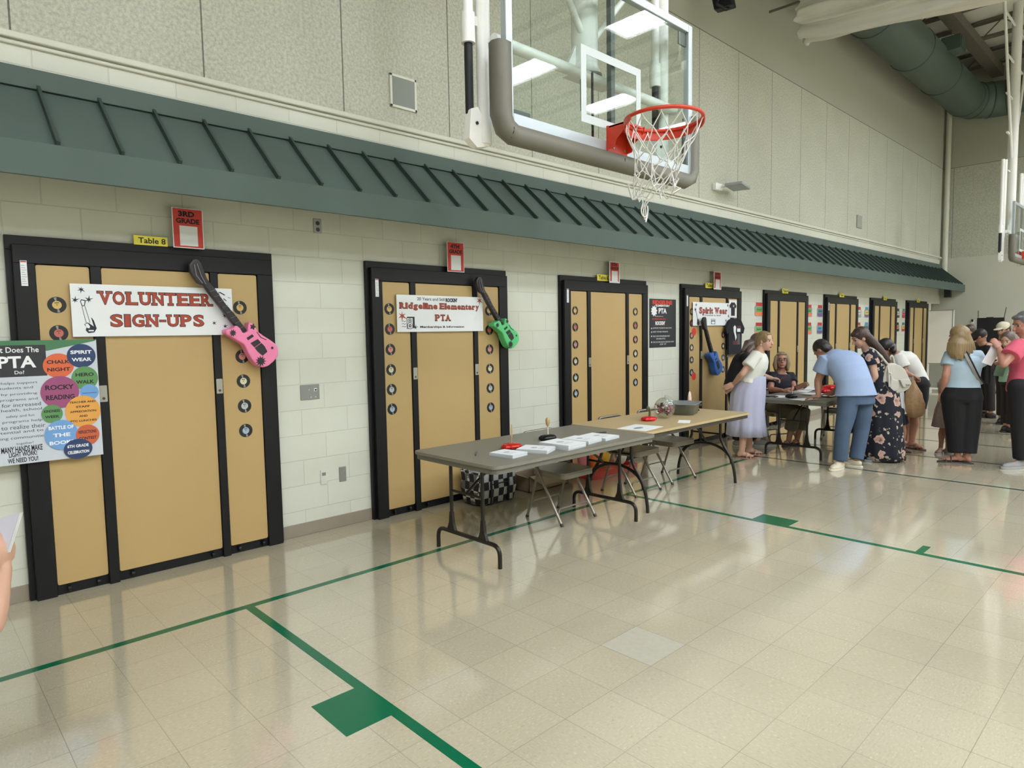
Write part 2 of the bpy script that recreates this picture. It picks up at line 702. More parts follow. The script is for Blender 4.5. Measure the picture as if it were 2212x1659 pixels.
def glass_mat():
    m = bpy.data.materials.new('clear backboard glass')
    m.use_nodes = True
    nt = m.node_tree
    nt.nodes.remove(nt.nodes['Principled BSDF'])
    out = nt.nodes['Material Output']
    tr = node(nt, 'ShaderNodeBsdfTransparent')
    tr.inputs[0].default_value = (0.93, 0.97, 0.955, 1)
    gl = node(nt, 'ShaderNodeBsdfGlossy')
    gl.inputs['Roughness'].default_value = 0.02
    ge = node(nt, 'ShaderNodeNewGeometry')
    dt = node(nt, 'ShaderNodeVectorMath', operation='DOT_PRODUCT')
    nt.links.new(ge.outputs['Normal'], dt.inputs[0])
    nt.links.new(ge.outputs['Incoming'], dt.inputs[1])
    graz = mathn(nt, 'POWER', mathn(nt, 'SUBTRACT', 1.0, mathn(nt, 'ABSOLUTE', dt.outputs['Value'])), 5.0)
    fac = mathn(nt, 'MULTIPLY_ADD', graz, 0.94, 0.055)
    mx = node(nt, 'ShaderNodeMixShader')
    nt.links.new(fac, mx.inputs[0])
    nt.links.new(tr.outputs[0], mx.inputs[1])
    nt.links.new(gl.outputs[0], mx.inputs[2])
    nt.links.new(mx.outputs[0], out.inputs['Surface'])
    MATS['glass'] = m
    return m


CMU_X = block_mat('painted block wall', 'X', '#d3d5c6')
CMU_Y = block_mat('painted block end wall', 'Y', '#c9cabb')
PAN_X = panel_mat('coarse acoustic panel', 'X', '#bdbeae', -1.72, 1.1)
PAN_Y = panel_mat('coarse acoustic panel end wall', 'Y', '#b5b6a6', -1.45, 1.22, 0.5)
FLOOR = floor_mat()
GLASS = glass_mat()
WHITEP = M('cream wall paint', '#d3d3c4', 0.5, var=0.03)
GREEN = M('green painted sheet metal', '#56645e', 0.6, var=0.05, scale=3, spec=0.2)
GREEN_D = M('green seam metal', '#34443e', 0.45, var=0.05)
BASEB = M('taupe rubber base', '#94897a', 0.5, var=0.06)
BLACKF = M('black painted steel', '#0d0d10', 0.45, var=0.2, scale=5, spec=0.35)
TAN = M('tan laminate', '#b99d69', 0.42, var=0.045, scale=2.2, stretch=(1, 1, 0.25))
STEEL = M('grey steel plate', '#a8a59b', 0.4, 0.5, var=0.06)
PLATE = M('stainless wall plate', '#8d8f8b', 0.4, 0.35, var=0.06)
PAPER = M('white paper', '#e8ebec', 0.7, var=0.015)
INK = M('black ink', '#17181c', 0.6)
RED = M('red ink', '#cf3a2c', 0.6, var=0.03)
BRICK = M('brick red ink', '#a4432c', 0.6, var=0.12, scale=60)
YEL = M('yellow card', '#f8ea58', 0.6, var=0.03)
DUCTG = M('dark green duct', '#48574f', 0.5, var=0.08, scale=2)
WSTEEL = M('white enamel steel', '#efefea', 0.35, var=0.03)
COURT = M('green court paint', '#00613f', 0.16, var=0.05, spec=0.35, scale=4)
DECK = M('white roof deck', '#e9e7de', 0.8, var=0.05, scale=3)
JOIST = M('grey painted joist', '#6d675c', 0.6, var=0.1)
CREAM = M('pale wall plastic', '#d9dbd4', 0.45, var=0.03)

XF = 18.15      # far end wall
XA = 17.28      # doorway recess begins

# ================================================================ setting
struct('floor', MB().box(-9, 20.2, -14, 1.6, -0.1, 0.0), FLOOR)
mb = MB().box(-9, XA, 0, 0.2, 0, 3.39).box(XA, XF, 0, 0.2, 2.2, 3.39)
struct('wall_left', mb, CMU_X)
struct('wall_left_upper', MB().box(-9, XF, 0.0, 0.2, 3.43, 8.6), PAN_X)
mb = MB().box(XF, XF + 0.2, -14, 0.2, 0, 3.39)
struct('wall_far', mb, M('smooth cream end wall', '#c3c3b4', 0.6, var=0.04, scale=1.5))
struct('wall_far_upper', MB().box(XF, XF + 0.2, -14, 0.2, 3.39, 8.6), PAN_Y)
struct('wall_recess', MB().box(XA - 0.2, XF + 0.2, 1.2, 1.4, 0, 2.6).box(XA - 0.2, XA, 0.2, 1.2, 0, 2.6).box(XF, XF + 0.2, 0.2, 1.2, 0, 2.6).box(XA - 0.2, XF + 0.2, 0.2, 1.4, 2.2, 2.3), CMU_Y)
struct('wall_rear', MB().box(-9, XF + 0.2, -14.2, -14, 0, 8.6), CMU_X)
struct('wall_near', MB().box(-9.2, -9, -14.2, 0.2, 0, 8.6), CMU_Y)
struct('ceiling', MB().box(-9, XF + 0.2, -14.2, 0.2, 8.42, 8.5), DECK)
mb = MB()
x = -8.75
joist_x = []
while x < XF - 0.2:
    joist_x.append(x)
    x += 1.9
for i, x in enumerate(joist_x):
    j = MB().box(x - 0.09, x + 0.09, -13.9, -0.02, 8.02, 8.06).box(x - 0.09, x + 0.09, -13.9, -0.02, 8.36, 8.40)
    y = -13.8
    k = 0
    while y < -0.5:
        j.tube([(x, y, 8.05 if k % 2 else 8.37), (x, y + 0.36, 8.37 if k % 2 else 8.05)], 0.014, 6)
        y += 0.36
        k += 1
    struct('ceiling_joist', j, JOIST)
struct('ceiling_beam', MB().box(-9, XF, -1.22, -0.98, 7.78, 8.0).box(-9, XF, -1.12, -1.08, 8.0, 8.02), JOIST)
# ledge between the block wall and the panels above
struct('trim_1', MB().box(-9, XF, -0.045, 0.2, 3.388, 3.43).box(-9, XF, -0.02, 0.2, 3.36, 3.388), WHITEP, 0.008)
# corner pipe, boxed in white
struct('trim_2', MB().cyl((XF - 0.1, -0.11, 3.0), (XF - 0.1, -0.11, 8.4), 0.062, n=20), WHITEP)
# rubber base between the cabinets
mb = MB()
edges = [-9.0]
for i in range(8):
    edges += [-1.8288 + 2.4384 * i, -0.2032 + 2.4384 * i]
edges.append(XA)
for a, b_ in zip(edges[::2], edges[1::2]):
    if b_ - a > 0.02:
        mb.box(a, b_, -0.009, 0, 0, 0.102)
struct('baseboard_left', mb, BASEB, 0.003)
struct('baseboard_far', MB().box(XF - 0.009, XF, -14, 0, 0, 0.102), BASEB)
# one pale replacement tile
struct('floor_tile', MB().box(0.179, 0.480, -3.199, -2.898, 0, 0.0006), M('pale replacement tile', '#b3ae9e', 0.2, var=0.1, scale=30))

# painted court lines (flat paint on the floor)
def paint(name, mb_):
    return struct(name, mb_, COURT)


LH = 0.0012
paint('floor_line', MB().box(-9, 5.545, -1.118, -1.066, 0, LH))
paint('floor_line', MB().box(-0.930, -0.880, -9.0, -1.118, 0, LH).box(-1.140, -0.930, -2.664, -2.362, 0, LH))
paint('floor_line', MB().box(2.795, 2.845, -9.0, -1.118, 0, LH).box(2.845, 3.045, -2.690, -2.380, 0, LH).box(2.845, 3.030, -3.650, -3.600, 0, LH))
DGREEN = M('dark line paint', '#24423a', 0.2, var=0.1)
for x in (5.52, 6.84, 8.2, 9.46, 10.7):
    struct('floor_line', MB().box(x - 0.022, x + 0.022, -9, -1.066, 0, LH), DGREEN)

# ================================================================ lamps of the hall
LAMP = M('glowing lamp lens', '#ffffff', 0.4, emit=LAMP_POWER)
HOUSE = M('white lamp housing', '#c9c9c4', 0.5)
def make_lamp(x, y):
    t = thing('high_bay_lamp', 'white high bay lamp hanging below the roof joists', 'lamp', (x, y, 6.5), 'high bay lamps under the roof')
    h = MB()
    h.box(x - 0.34, x + 0.34, y - 0.64, y + 0.64, 6.56, 6.64)
    for (a, b2, c, d) in ((-0.34, -0.32, -0.64, 0.64), (0.32, 0.34, -0.64, 0.64), (-0.34, 0.34, -0.64, -0.62), (-0.34, 0.34, 0.62, 0.64)):
        h.box(x + a, x + b2, y + c, y + d, 6.48, 6.56)
    build('housing', h, HOUSE, t)
    build('lens', MB().box(x - 0.31, x + 0.31, y - 0.61, y + 0.61, 6.52, 6.55), LAMP, t)
    c_ = MB()
    for s in (-0.5, 0.5):
        c_.tube([(x, y + s, 6.64), (x, y + s, 8.42)], 0.006, 6)
    build('hanger', c_, JOIST, t)
    return t


lamp0 = make_lamp(6.65, -8.7)
for y in (-5.9, -8.7, -11.4):
    for k in range(-5, 5):
        x = 6.65 + 2.6 * k
        if (x, y) != (6.65, -8.7) and -8.5 < x < 17.6:
            dup(lamp0, (x, y, 6.5))
# ================================================================ green metal canopy along the wall
t = thing('metal_canopy', 'long green metal canopy with raised seams running above the wall cabinets', 'canopy', (-9, 0, 2.49))
Y0, Z0, Y1, Z1 = -0.035, 3.125, -0.55, 2.665
build('flashing', MB().box(-9, XF - 0.35, -0.085, 0.0, 3.10, 3.218), GREEN, t, 0.004)
mb = MB()
mb.add([(-9, Y0, Z0), (XF - 0.05, Y0, Z0), (XF - 0.05, Y1, Z1), (-9, Y1, Z1)], [(0, 3, 2, 1)], 0)
mb.add([(-9, Y0, Z0 - 0.02), (XF - 0.05, Y0, Z0 - 0.02), (XF - 0.05, Y1, Z1 - 0.02), (-9, Y1, Z1 - 0.02)], [(0, 1, 2, 3)], 0)
build('roof_pan', mb, GREEN, t)
build('fascia', MB().box(-9, XF + 0.0, Y1 - 0.012, Y1 + 0.012, 2.492, 2.675), GREEN, t, 0.003)
sl = (V((0, Y1, Z1)) - V((0, Y0, Z0)))
nrm = V((0, -sl.z * -1, sl.y * -1)).normalized()
nrm = V((0, sl.z, -sl.y)).normalized()
if nrm.z < 0:
    nrm = -nrm
x = -1.614 - 0.315 * 4
n_rib = 0
while x < XF - 0.1:
    a = V((x, Y0, Z0)); b_ = V((x, Y1, Z1))
    c_ = (a + b_) / 2 + nrm * 0.016
    build('rib', MB().obox(c_, (0.009, 0, 0), sl / 2 * 0.985, nrm * 0.018), GREEN_D, t)
    x += 0.315
    n_rib += 1

# ================================================================ cabinets
CABW = ['under the VOLUNTEER SIGN-UPS banner', 'under the Ridgeline Elementary PTA banner', 'with no banner, behind the bare tan table',
        'under the Spirit Wear banner', 'behind the seated woman with glasses', 'behind the bending man in light blue',
        'behind the woman in the flowered dress', 'farthest along the wall, next to the doorway recess']
KEY = M('dark keyhole', '#4a443c', 0.4)


def make_cabinet():
    t = thing('wall_cabinet', 'cab', 'cabinet', (0, 0, 0))
    o = MB().box(0, 1.6256, -0.035, 0.0, 2.15, 2.235).box(0, 0.05, -0.035, 0, 0, 2.15).box(1.5756, 1.6256, -0.035, 0, 0, 2.15)
    build('outer_frame', o, BLACKF, t, 0.003)
    f = MB()
    zt = 2.18
    f.box(0.03, 1.606, -0.075, -0.035, 2.068, zt)
    for a, c in ((0.03, 0.136), (0.422, 0.481), (1.152, 1.206), (1.492, 1.606)):
        f.box(a, c, -0.075, -0.035, 0.0, 2.068)
    build('front_frame', f, BLACKF, t, 0.004)
    for a, c in ((0.136, 0.422), (0.481, 1.152), (1.206, 1.492)):
        build('back_board', MB().box(a, c, -0.045, -0.035, 0.0, 2.068), BLACKF, t)
        pts = [(p, -0.062, q) for p, q in rrect(a + 0.004, 0.068, c - 0.004, 2.062, 0.012, 4)]
        build('door_panel', MB().prism(pts, (0, 0.017, 0)), TAN, t, 0.002)
    for xx in (0.4515, 1.179):
        pl = build('lock_plate', MB().prism([(p, -0.079, q) for p, q in rrect(xx - 0.0215, 1.203, xx + 0.0215, 1.309, 0.004, 2)], (0, 0.004, 0)), STEEL, t)
        build('keyhole', MB().cyl((xx, -0.081, 1.225), (xx, -0.079, 1.225), 0.009, n=12), KEY, pl)
    for xx in (0.2, 0.36, 0.56, 1.08, 1.27, 1.45):
        build('caster', MB().cyl((xx - 0.009, -0.060, 0.034), (xx + 0.009, -0.060, 0.034), 0.019, n=14), BLACKF, t)
    return t


cabs = [make_cabinet()]
for i in range(8):
    x = -1.8288 + 2.4384 * i
    lab = 'black framed tan wall cabinet, ' + CABW[i]
    if i == 0:
        cabs[0].location = (x, 0, 0)
        cabs[0]['label'] = lab
        cabs[0]['group'] = 'folding table cabinets along the wall'
    else:
        cabs.append(dup(cabs[0], (x, 0, 0), 0, lab, 'folding table cabinets along the wall'))
CABX = [-1.8288 + 2.4384 * i for i in range(8)]

# narrow white notices on the left stile
WH = M('notice ink red', '#b5564b', 0.7)
for i in (0, 1, 2, 3, 5):
    x = CABX[i]
    t = thing('notice_strip', 'narrow white notice on the left edge of cabinet ' + CABW[i].split(',')[0], 'notice', (x + 0.08, -0.076, 1.93), 'white notices on the cabinet stiles')
    build('sheet', MB().box(x + 0.064, x + 0.097, -0.0775, -0.0765, 1.932, 2.083), PAPER, t)
    fl = Flat((x + 0.064, -0.0775, 1.932))
    fl.rect(0.002, 0.14, 0.031, 0.149, 1)
    for k in range(9):
        fl.rect(0.004, 0.012 + k * 0.0135, 0.029 - 0.004 * (k % 3), 0.0145 + k * 0.0135, 0)
    build('print', fl.mb, [M('grey print', '#8d8a92', 0.7), WH], t)

# ================================================================ vinyl record cutouts
VIN = M('glossy black record card', '#1c1d20', 0.3, var=0.3, scale=3)
SHINE = M('printed record shine', '#8d8f90', 0.4)
LABC = {'gold': '#d2b06a', 'orange': '#c98a4a', 'red': '#c0655c', 'pink': '#cf8d86', 'cream': '#d3cfae', 'olive': '#a8ab7c', 'grey': '#b9bdbb', 'pale blue': '#a3b3c4'}
LABM = {k: M('record label ' + k, v, 0.5, var=0.12, scale=70) for k, v in LABC.items()}
ORD = ['topmost', 'second from top', 'third from top', 'fourth from top', 'fifth from top', 'lowest']
CSHORT = ['VOLUNTEER SIGN-UPS cabinet', 'Ridgeline Elementary PTA cabinet', 'cabinet with no banner', 'Spirit Wear cabinet']


def record(x, z, colr, lab, grp, r=0.05):
    t = thing('record_cutout', lab, 'record', (x, -0.0635, z - r), grp)
    y = -0.0635
    build('disc', MB().cyl((x, y + 0.0012, z), (x, y, z), r, n=36), VIN, t)
    fl = Flat((x, y, z))
    for a0 in (100, 280):
        a, c = math.radians(a0 - 9), math.radians(a0 + 9)
        fl.poly([(0.026 * math.cos(a), 0.026 * math.sin(a)), (0.047 * math.cos(a), 0.047 * math.sin(a)), (0.047 * math.cos(c), 0.047 * math.sin(c)), (0.026 * math.cos(c), 0.026 * math.sin(c))], 0)
    build('shine', fl.mb, SHINE, t)
    fl = Flat((x, y, z))
    fl.disc(0, 0, 0.025, None, 0, 2, 24)
    fl.disc(0, 0, 0.0035, None, 1, 3, 10).poly([(-0.013, 0.009), (0.010, 0.011), (0.013, 0.016), (-0.010, 0.015)], 1, 3)
    build('label', fl.mb, [LABM[colr], M('record label print', '#5a3f35', 0.6)], t)
    return t


SEQ = ['gold', 'red', 'pink', 'cream', 'grey', 'pale blue']
for ci in range(4):
    for side, dx in (('left', (0.236, 0.205, 0.215, 0.215)[ci]), ('right', (1.357, 1.36, 1.35, 1.395)[ci])):
        zs = [1.822, 1.648, 1.464, 1.281, 1.096, 0.912] if ci == 0 else [1.830, 1.655, 1.478, 1.301, 1.127, 0.955] if side == 'left' else [1.829, 1.638, 1.447, 1.255, 1.061, 0.867]
        if ci == 2:
            zs = [1.845, 1.66, 1.465, 1.275, 1.09, 0.91] if side == 'left' else [1.845, 1.675, 1.50, 1.325, 1.15, 0.965]
        if ci == 3:
            zs = [1.86, 1.70, 1.53, 1.365, 1.195, 1.02]
        for k in range(6):
            if ci == 0 and side == 'left' and k > 1:
                continue
            if ci == 0 and side == 'right' and k == 1:
                continue
            if ci == 3 and side == 'right' and k == 0:
                continue
            x = CABX[ci] + dx
            if ci == 3 and side == 'right':
                x = CABX[ci] + 1.08
            record(x, zs[k], SEQ[k], 'record cutout with %s label, %s, %s side of %s' % (SEQ[k], ORD[k], side, CSHORT[ci]), 'record cutouts on the cabinet panels')
for z, w in ((1.585, 'upper'), (0.965, 'lower')):
    x = CABX[3] + 0.27
    tag(build('paper_dot', MB().cyl((x, -0.066, z), (x, -0.0652, z), 0.055, n=28), RED), 'plain red paper dot, the %s one on the Spirit Wear cabinet' % w, 'paper dot', 'red dots on the Spirit Wear cabinet')
x = CABX[3] + 0.31
tag(build('paper_dot', MB().cyl((x, -0.066, 0.42), (x, -0.0652, 0.42), 0.055, n=28), RED), 'red paper dot seen low on the Spirit Wear cabinet below the tan table', 'paper dot', 'red dots on the Spirit Wear cabinet')

# ================================================================ signs above the cabinets
def grade_sign(x0, x1, z0, z1, l1, l2, lab, border=0.006):
    w, h = x1 - x0, z1 - z0
    t = thing('grade_sign', lab, 'sign', ((x0 + x1) / 2, -0.036, z0), 'red grade signs over the cabinets')
    yb = -0.0785
    build('sheet', MB().box(x0, x1, yb, yb + 0.001, z0, z1), PAPER, t)
    fl = Flat((x0, yb, z0))
    fl.rect(border, border, w - border, h - border * 0.6, 0)
    fl.rect(w * 0.22, h * 0.06, w * 0.80, h * 0.56, 1, 2)
    build('print', fl.mb, [M('sign red', '#cc4038', 0.6, var=0.05), PAPER], t)
    fl = Flat((x0, yb, z0))
    fl.text(l1, w * 0.2, h * 0.79, w * 0.72, h * 0.93, 0, 3, 0.05)
    build('lettering', fl.mb, INK, t)
    fl = Flat((x0, yb, z0))
    fl.text(l2, w * 0.12, h * 0.62, w * 0.88, h * 0.75, 0, 3, 0.04)
    build('lettering', fl.mb, INK, t)


def table_sign(x0, x1, z0, z1, txt, lab):
    t = thing('table_sign', lab, 'sign', ((x0 + x1) / 2, -0.037, z0), 'yellow table signs over the cabinets')
    yb = -0.0385
    build('card', MB().box(x0, x1, yb, yb + 0.0012, z0, z1), YEL, t)
    fl = Flat((x0, yb, z0))
    w, h = x1 - x0, z1 - z0
    fl.text(txt, w * 0.13, h * 0.2, w * 0.94, h * 0.82, 0, 1, 0.02)
    build('lettering', fl.mb, INK, t)


grade_sign(-0.908, -0.706, 2.225, 2.496, '3RD', 'GRADE', 'red 3RD GRADE sheet above the VOLUNTEER SIGN-UPS cabinet')
grade_sign(1.452, 1.655, 2.185, 2.46, '4TH', 'GRADE', 'red 4TH GRADE sheet above the Ridgeline Elementary PTA cabinet')
for ci, (u0, v0, u1, v1), t1 in ((2, (1316, 564, 1339, 612), '5TH'), (3, (1542, 586, 1558, 626), '6TH')):
    p, q = yp(u0, v0, -0.0785), yp(u1, v1, -0.0785)
    grade_sign(p.x, q.x, q.z, p.z, t1, 'GRADE', 'red and white %s GRADE sheet above the %s' % (t1, CSHORT[ci]), 0.018)
table_sign(-1.139, -0.932, 2.231, 2.292, 'Table 8', 'yellow Table 8 sign left of the 3RD GRADE sheet')
for ci, px, txt in ((2, (1290, 588, 1315, 600), 'Table 6'), (3, (1524, 608, 1542, 616), 'Table 5'), (4, (1690, 623, 1703, 627.5), 'Table 4'), (5, (1814, 632, 1824, 636.5), 'Table 3'), (6, (1909, 639, 1916, 642), 'Table 2'), (7, (1981, 645, 1987, 648), 'Table 1')):
    p = yp(px[0], px[1], -0.0385); q = yp(px[2], px[1], -0.0385)
    table_sign(p.x, q.x, 2.2, 2.275, txt, 'small yellow %s sign over the cabinet %s' % (txt, CABW[ci].split(',')[0]))

# ================================================================ banners
def banner(name, lab, corners, Y, edge=0.0):
    (u0, v0), (u1, v1) = corners
    p, q = yp(u0, v0, Y), yp(u1, v1, Y)
    t = thing(name, lab, 'banner', ((p.x + q.x) / 2, Y, q.z))
    build('sheet', MB().box(p.x, q.x, Y, Y + 0.003, q.z, p.z), PAPER, t)
    o = V((p.x, Y, q.z))
    return t, o, q.x - p.x, p.z - q.z


def conv(o, ox, oy, k, Y):
    def f(a, b):
        w = yp(ox + a / k, oy + b / k, Y)
        return (w.x - o.x, w.z - o.z)
    return f


NAVY = M('dark navy ink', '#1d2733', 0.6)
t, o, w, h = banner('volunteer_banner', 'long white VOLUNTEER SIGN-UPS banner across the nearest cabinet', ((150, 612), (505, 723)), -0.085)
f = conv(o, 0, 420, 3.456, -0.085)
fl = Flat(o)
a, b_ = f(735, 850), f(1580, 752)
slab_word(fl, 'VOLUNTEER', a[0], 0.205, b_[0], 0.287, 0, 1, 0.03, 0.05)
build('lettering', fl.mb, [BRICK, NAVY], t)
fl = Flat(o)
a, b_ = f(818, 985), f(1528, 900)
slab_word(fl, 'SIGN-UPS', a[0], 0.062, b_[0], 0.140, 0, 1, 0.03, 0.05)
build('lettering', fl.mb, [BRICK, NAVY], t)
fl = Flat(o)
for px, R in (((605, 708), 0.022), ((560, 790), 0.024), ((663, 787), 0.024), ((1598, 960), 0.021), ((1678, 905), 0.026), ((1680, 985), 0.022)):
    a = f(*px)
    fl.star(a[0], a[1], R, R * 0.3, 6, 0, 1, 0.4, 0.25)
    build('star', fl.mb, NAVY, t)
    fl = Flat(o)
G = lambda *c: [f(x, y) for x, y in c]
# drawn bass guitar
fl.poly(G((628, 970), (655, 955), (700, 985), (690, 925), (680, 918), (700, 940), (722, 1000), (705, 1030), (660, 1036), (640, 1015), (645, 990)), 0, 1)
fl.poly(G((635, 968), (655, 962), (672, 985), (668, 1000), (648, 996)), 1, 2)
fl.rect(*f(662, 1022), *f(700, 1012), 1, 2)
fl.line(G((645, 965), (612, 838)), 0.003, 0, 1)
fl.line(G((672, 960), (632, 828)), 0.003, 0, 1)
fl.poly(G((598, 800), (604, 783), (640, 790), (638, 805), (632, 830), (612, 838)), 0, 1)
fl.poly(G((604, 802), (608, 790), (632, 796), (627, 826), (616, 830)), 1, 2)
build('guitar_drawing', fl.mb, [NAVY, PAPER], t)
fl = Flat(o)
fl.line(G((1632, 728), (1636, 760)), 0.004, 0, 1)
fl.line(G((1638, 730), (1678, 752)), 0.008, 0, 1)
fl.line(G((1668, 778), (1690, 795)), 0.006, 0, 1)
fl.line(G((1700, 768), (1722, 775)), 0.003, 0, 1)
build('music_note', fl.mb, NAVY, t)

t, o, w, h = banner('school_banner', 'white Ridgeline Elementary PTA banner on the second cabinet', ((856, 636), (1044, 715)), -0.085)
f = conv(o, 760, 500, 4.1475, -0.085)
fl = Flat(o)
H = h
fx = lambda px: f(px, 700)[0]
fl.text('20 Years and Still', fx(587), H * 0.86, fx(832), H * 0.945, 1, 2, 0.01)
fl.text("ROCKIN'", fx(842), H * 0.83, fx(945), H * 0.945, 1, 2, 0.06)
build('lettering', fl.mb, [BRICK, NAVY], t)
fl = Flat(o)
slab_word(fl, 'Ridgeline', fx(424), H * 0.63, fx(770), H * 0.79, 0, 1, 0.045, 0.06)
slab_word(fl, 'Elementary', fx(785), H * 0.63, fx(1140), H * 0.79, 0, 1, 0.045, 0.06)
build('lettering', fl.mb, [BRICK, NAVY], t)
fl = Flat(o)
slab_word(fl, 'PTA', fx(742), H * 0.30, fx(882), H * 0.47, 0, 1, 0.04, 0.06)
build('lettering', fl.mb, [BRICK, NAVY], t)
fl = Flat(o)
fl.text('Memberships & Information', fx(608), H * 0.085, fx(1002), H * 0.165, 1, 2, 0.03)
build('lettering', fl.mb, [BRICK, NAVY], t)
fl = Flat(o)
for a, R, mi in ((f(450, 755), 0.05, 1), (f(1142, 618), 0.042, 1), (f(568, 860), 0.03, 0)):
    fl.star(a[0], a[1], R, R * 0.28, 6, mi, 1, 0.2 + mi * 0.3, 0.2)
    build('star', fl.mb, [NAVY, BRICK], t)
    fl = Flat(o)
x0, x1 = fx(488), fx(545)
fl.poly([(x0, H * 0.08), (x1, H * 0.09), (x1 + 0.018, H * 0.13), (x1 + 0.018, H * 0.41), (x0 + 0.01, H * 0.41), (x0, H * 0.39)], 0, 1)
fl.rect(x0 + 0.006, H * 0.095, x1 - 0.004, H * 0.375, 2, 2)
cx = (x0 + x1) / 2
for cy, r in ((0.165, 0.030), (0.305, 0.021)):
    fl.disc(cx, H * cy, r, None, 0, 3).disc(cx, H * cy, r - 0.005, None, 2, 4).disc(cx, H * cy, r * 0.5, None, 0, 5).disc(cx, H * cy, r * 0.2, None, 2, 6)
for k in range(3):
    fl.line([(x0 - 0.05, H * (0.14 + 0.07 * k)), (x0 - 0.035, H * (0.16 + 0.07 * k)), (x0 - 0.022, H * (0.13 + 0.07 * k)), (x0 - 0.008, H * (0.16 + 0.07 * k))], 0.004, 0, 1)
build('speaker_drawing', fl.mb, [NAVY, BRICK, PAPER], t)

t, o, w, h = banner('spirit_wear_banner', 'white Spirit Wear banner on the fourth cabinet', ((1497, 652), (1577, 703)), -0.085)
fl = Flat(o)
slab_word(fl, 'Spirit', w * 0.15, h * 0.52, w * 0.52, h * 0.78, 0, 1, 0.045, 0.06)
slab_word(fl, 'Wear', w * 0.56, h * 0.52, w * 0.92, h * 0.78, 0, 1, 0.045, 0.06)
build('lettering', fl.mb, [BRICK, NAVY], t)
fl = Flat(o)
fl.text('Powered by Bold', w * 0.30, h * 0.40, w * 0.73, h * 0.47, 1, 2, 0.02)
build('lettering', fl.mb, [BRICK, NAVY], t)
fl = Flat(o)
fl.rect(w * 0.47, h * 0.06, w * 0.58, h * 0.28, 0).rect(w * 0.485, h * 0.08, w * 0.565, h * 0.18, 1, 2).rect(w * 0.48, h * 0.22, w * 0.57, h * 0.26, 1, 2)
build('box_drawing', fl.mb, [NAVY, PAPER], t)
fl = Flat(o)
fl.disc(w * 0.13, h * 0.11, 0.03, 0.035, 0).disc(w * 0.125, h * 0.22, 0.022, 0.025, 0, 2).line([(w * 0.12, h * 0.25), (w * 0.07, h * 0.62)], 0.012, 0, 3)
build('guitar_drawing', fl.mb, NAVY, t)
for a, b_, R in ((0.06, 0.68, 0.04), (0.08, 0.88, 0.03), (0.95, 0.42, 0.03), (0.93, 0.9, 0.03), (0.88, 0.22, 0.03)):
    fl = Flat(o)
    fl.star(w * a, h * b_, R, R * 0.3, 6)
    build('star', fl.mb, NAVY, t)

# shirt picture sheet and the sample shirt
p, q = yp(1575, 648, -0.09), yp(1591, 686, -0.09)
t = thing('shirt_picture', 'white sheet with a black shirt picture at the corner of the Spirit Wear banner', 'poster', (p.x, -0.09, q.z))
build('sheet', MB().box(p.x, q.x, -0.091, -0.09, q.z, p.z), PAPER, t)
w, h = q.x - p.x, p.z - q.z
fl = Flat((p.x, -0.091, q.z))
fl.poly([(w * a, h * c) for a, c in ((.25, .1), (.75, .1), (.76, .58), (.9, .52), (.97, .68), (.72, .86), (.6, .88), (.5, .84), (.4, .88), (.28, .86), (.03, .68), (.1, .52), (.24, .58))], 0)
fl.rect(w * .5, h * .6, w * .66, h * .72, 1, 2)
build('print', fl.mb, [INK, M('pale print', '#a9a7a4', 0.7)], t)

CLOTHB = M('black cotton', '#1d1d22', 0.9, var=0.15, bump=0.2, bscale=120)
def tee_outline():
    P = [(0, 0), (0.40, 0.0), (0.41, 0.30), (0.405, 0.33), (0.46, 0.30), (0.50, 0.38), (0.39, 0.50), (0.27, 0.535), (0.2, 0.515), (0.13, 0.535), (0.02, 0.50), (-0.09, 0.38), (-0.05, 0.30), (-0.005, 0.33)]
    return P
t = thing('sample_tshirt', 'black printed t-shirt hung below the Spirit Wear banner', 'shirt', (6.8, -0.1, 1.24))
pts = [(6.60 + a * 0.95, -0.135, 1.24 + c * 1.0) for a, c in tee_outline()]
build('shirt_body', MB().prism(pts, (0, 0.03, 0)), CLOTHB, t, 0.008)
fl = Flat((6.60, -0.1355, 1.24))
fl.poly([(.13, .40), (.17, .43), (.21, .40), (.2, .33), (.23, .25), (.2, .2), (.17, .28), (.14, .33)], 0)
fl.rect(.24, .33, .34, .38, 0).rect(.24, .39, .36, .42, 1).rect(.12, .14, .25, .2, 1).rect(.25, .14, .33, .3, 2)
build('print', fl.mb, [PAPER, M('maroon print', '#5d2a2a', 0.8), M('grey print cloth', '#55565c', 0.8)], t)

# ================================================================ wall posters
DK = M('chalk grey ink', '#37373a', 0.7, var=0.1)
PT = M('poster paper', '#c9cfd8', 0.6, var=0.03)
K5 = 5.183
YB = -0.105
p0 = yp(-58, 738, YB); q0 = yp(222, 985, YB)
x0, x1, z0, z1 = -2.06, -1.405, 0.868, 1.606
t = thing('pta_poster', 'What Does The PTA Do? poster with coloured circles at the left edge', 'poster', (x0, YB, z0))
mb = MB()
N = 14
rows = []
for i in range(N + 1):
    a = i / N
    rows.append([V((x0 + (x1 - x0) * a, YB - 0.012 * math.sin(a * 9) * 0.15, z0)), V((x0 + (x1 - x0) * a, YB - 0.012 * math.sin(a * 9) * 0.15, z1))])
build('sheet', MB().box(x0, x1, YB, YB + 0.0015, z0, z1), PT, t)
o = V((x0, YB, z0))
f = conv(o, 0, 700, K5, YB)
PC = {'navy': '#2c3f66', 'orange': '#d8673f', 'green': '#5d8f58', 'purple': '#9b4d77', 'blue': '#6f9fd4', 'gold': '#dfa04a', 'rust': '#c65f3c', 'dgreen': '#477a55'}
PM = {k: M('poster ' + k, v, 0.6, var=0.05) for k, v in PC.items()}
pm = list(PM)
mats = [PM[k] for k in pm] + [DK, M('poster fold', '#46618c', 0.6)]
fl = Flat(o)
